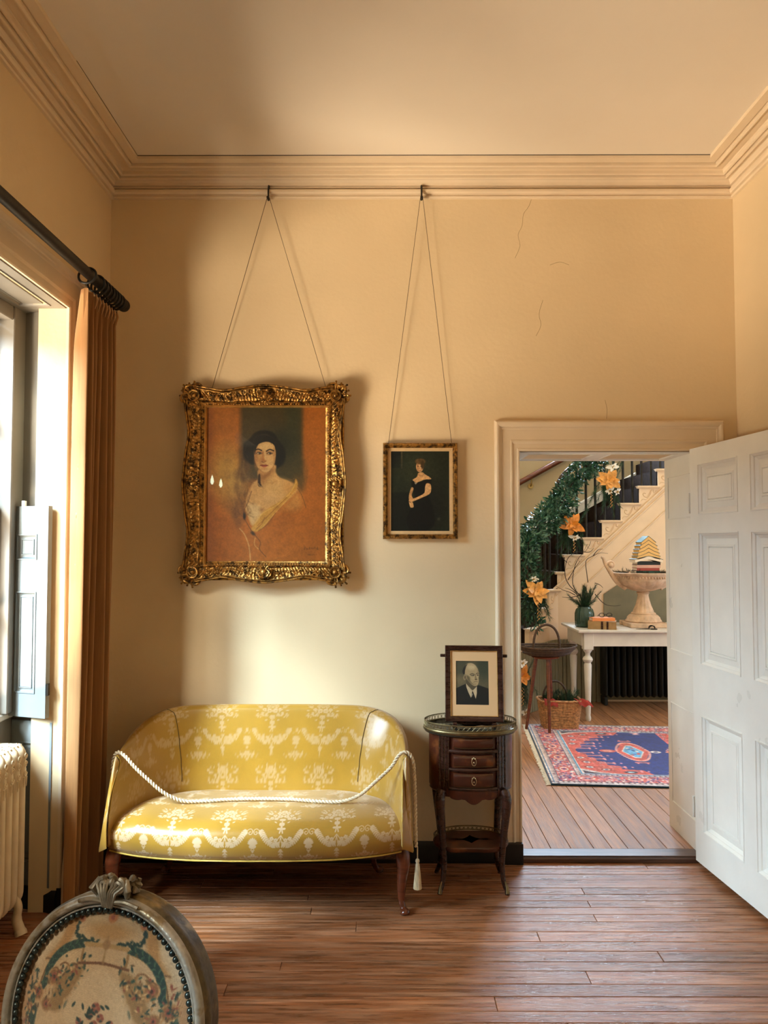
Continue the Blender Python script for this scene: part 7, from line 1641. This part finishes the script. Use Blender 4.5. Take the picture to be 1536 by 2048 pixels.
def flower(name, label, c, R, m_, n_=9, tiltv=(-0.2, -1, 0.1), group='golden poinsettias on the banister', cat='flower', seed=0, core=True):
    r = random.Random(seed); f = thing(name, label, cat, tuple(c), group)
    if cat == 'flower' and name == 'poinsettia': n_ = 14
    ax_ = np.array(tiltv, float); ax_ /= np.linalg.norm(ax_)
    e1 = np.cross(ax_, (0, 0, 1)); e1 /= np.linalg.norm(e1); e2 = np.cross(ax_, e1)
    for k in range(n_):
        t = 2*pi*k/n_*1.0+r.uniform(-.2, .2); lay = k % 3; L = R*(1.0, 0.8, 0.55)[lay]*r.uniform(0.85, 1.1)
        d = e1*cos(t)+e2*sin(t)+ax_*(0.15+0.32*lay+r.uniform(-.15, .2)); g = G(); petal(g, np.array(c)+ax_*0.008*lay, d, ax_, L, L*0.55, r.uniform(-0.05, 0.38)); g.obj('petal', m_, f, smooth=80)
    if core:
        g = G()
        for k in range(7): g.sphere(np.array(c)+ax_*0.018+(e1*cos(k)+e2*sin(k))*0.009*(k > 0), 0.006, 6, 4)
        g.obj('flower_centre', M['brass'], f, smooth=60)
    return f
f1 = at(1219, 962, 7.34); f2 = at(1145, 1050, 7.22); f3 = at(1073, 1184, 6.80); f4 = at(1042, 1352, 6.75)
flower('poinsettia', 'pale gold poinsettia highest on the banister, between white lilies', f1, 0.125, M['gold'], 10, seed=1)
flower('poinsettia', 'orange gold poinsettia halfway along the leafy garland', f2, 0.118, M['gold2'], 10, (-0.1, -1, 0.2), seed=2)
flower('poinsettia', 'golden poinsettia low on the banister at the doorway edge', f3, 0.125, M['gold'], 10, (0.1, -1, 0.1), seed=3)
flower('poinsettia', 'golden poinsettia near the floor, half hidden by the door casing', f4, 0.11, M['gold2'], 9, (0.3, -1, 0.0), seed=4)
wl = 'white lilies on the banister'
flower('lily', 'white lily just above the highest poinsettia', at(1226, 934, 7.3), 0.065, M['whitef'], 6, group=wl, seed=5)
flower('lily', 'white lily below and left of the highest poinsettia', at(1221, 981, 7.32), 0.050, M['whitef'], 5, (-0.4, -1, -.5), group=wl, seed=6)
flower('lily', 'white lily below and right of the highest poinsettia', at(1233, 983, 7.32), 0.050, M['whitef'], 5, (0.4, -1, -.4), group=wl, seed=7)
flower('lily', 'white lily under the orange gold poinsettia', at(1149, 1074, 7.20), 0.055, M['whitef'], 6, (0.1, -1, -.5), group=wl, seed=8)
flower('lily', 'white lily above the low golden poinsettia', at(1067, 1160, 6.83), 0.055, M['whitef'], 6, (-.2, -1, .3), group=wl, seed=9)
flower('lily', 'white lily above the poinsettia near the floor', at(1044, 1326, 6.72), 0.06, M['whitef'], 6, (.2, -1, .1), group=wl, seed=10)
flower('lily', 'small white blossom beside the rug at the door casing', at(1050, 1424, 6.6), 0.05, M['whitef'], 6, (.2, -1, .1), group=wl, seed=12)
# pine swags hanging under each flower
for nm, c, L, n_ in (('hanging pine swag under the highest poinsettia', f1, 0.32, 12), ('hanging pine swag under the orange gold poinsettia', f2, 0.28, 12), ('hanging pine swag under the low golden poinsettia', f3, 0.30, 12), ('hanging pine swag around the poinsettia near the floor', f4, 0.28, 10)):
    sw_ = thing('pine_swag', nm, 'foliage', tuple(c+np.array((0, 0.03, 0))), 'pine swags'); g = G()
    for k in range(n_*3):
        a_ = rnd.uniform(-1, 1); st0 = c+np.array((rnd.uniform(-.08, .08), 0.045+rnd.uniform(-.02, .03), rnd.uniform(-.06, .05))); d = np.array((a_*0.6, rnd.uniform(-.2, .2), -1.0 if k % 4 else 0.7)); needles(g, st0, d, L*rnd.uniform(0.5, 1.0), 60, 0.06, 0.55, 0.0014)
    g.obj('needles', M['green'], sw_, kind='stuff')
    g = G(); 
    for k in range(16): g.sphere(c+np.array((0.01+0.008*sin(k*2.0), -0.02, -0.10-0.010*k)), 0.0045, 5, 4)
    g.obj('bead_spray', M['gold'], sw_, smooth=60)
# warm hall lantern above the stairs, out of view
hl = thing('hall_lantern', 'brass hall lantern hanging above the doorway view', 'lamp', (1.2, 4.75, 3.8))
g = G(); g.tube([(1.2, 4.75, HZC), (1.2, 4.75, 4.05)], 0.006, 6); g.lathe([(0.001, 4.05), (0.09, 4.02), (0.11, 3.98), (0.11, 3.96)], (1.2, 4.75, 0), 16); g.lathe([(0.001, 3.62), (0.07, 3.63), (0.09, 3.66), (0.09, 3.67)], (1.2, 4.75, 0), 16)
for k in range(4): g.tube([(1.2+0.09*cos(k*pi/2), 4.75+0.09*sin(k*pi/2), 3.66), (1.2+0.11*cos(k*pi/2), 4.75+0.11*sin(k*pi/2), 3.97)], 0.004, 6)
g.obj('lantern_frame', M['brass'], hl, smooth=50)
g = G(); g.lathe([(0.004, 3.74), (0.03, 3.77), (0.03, 3.82), (0.01, 3.86)], (1.2, 4.75, 0), 12); g.obj('bulb', mat('lantern_bulb', (1, 1, 1), 0.4, emit=(1, 0.8, 0.55), estr=10), hl, smooth=60)
lamp_glow('hall_lantern_light', (1.2, 4.75, 3.9), 48, (1.0, 0.76, 0.5), 0.12)
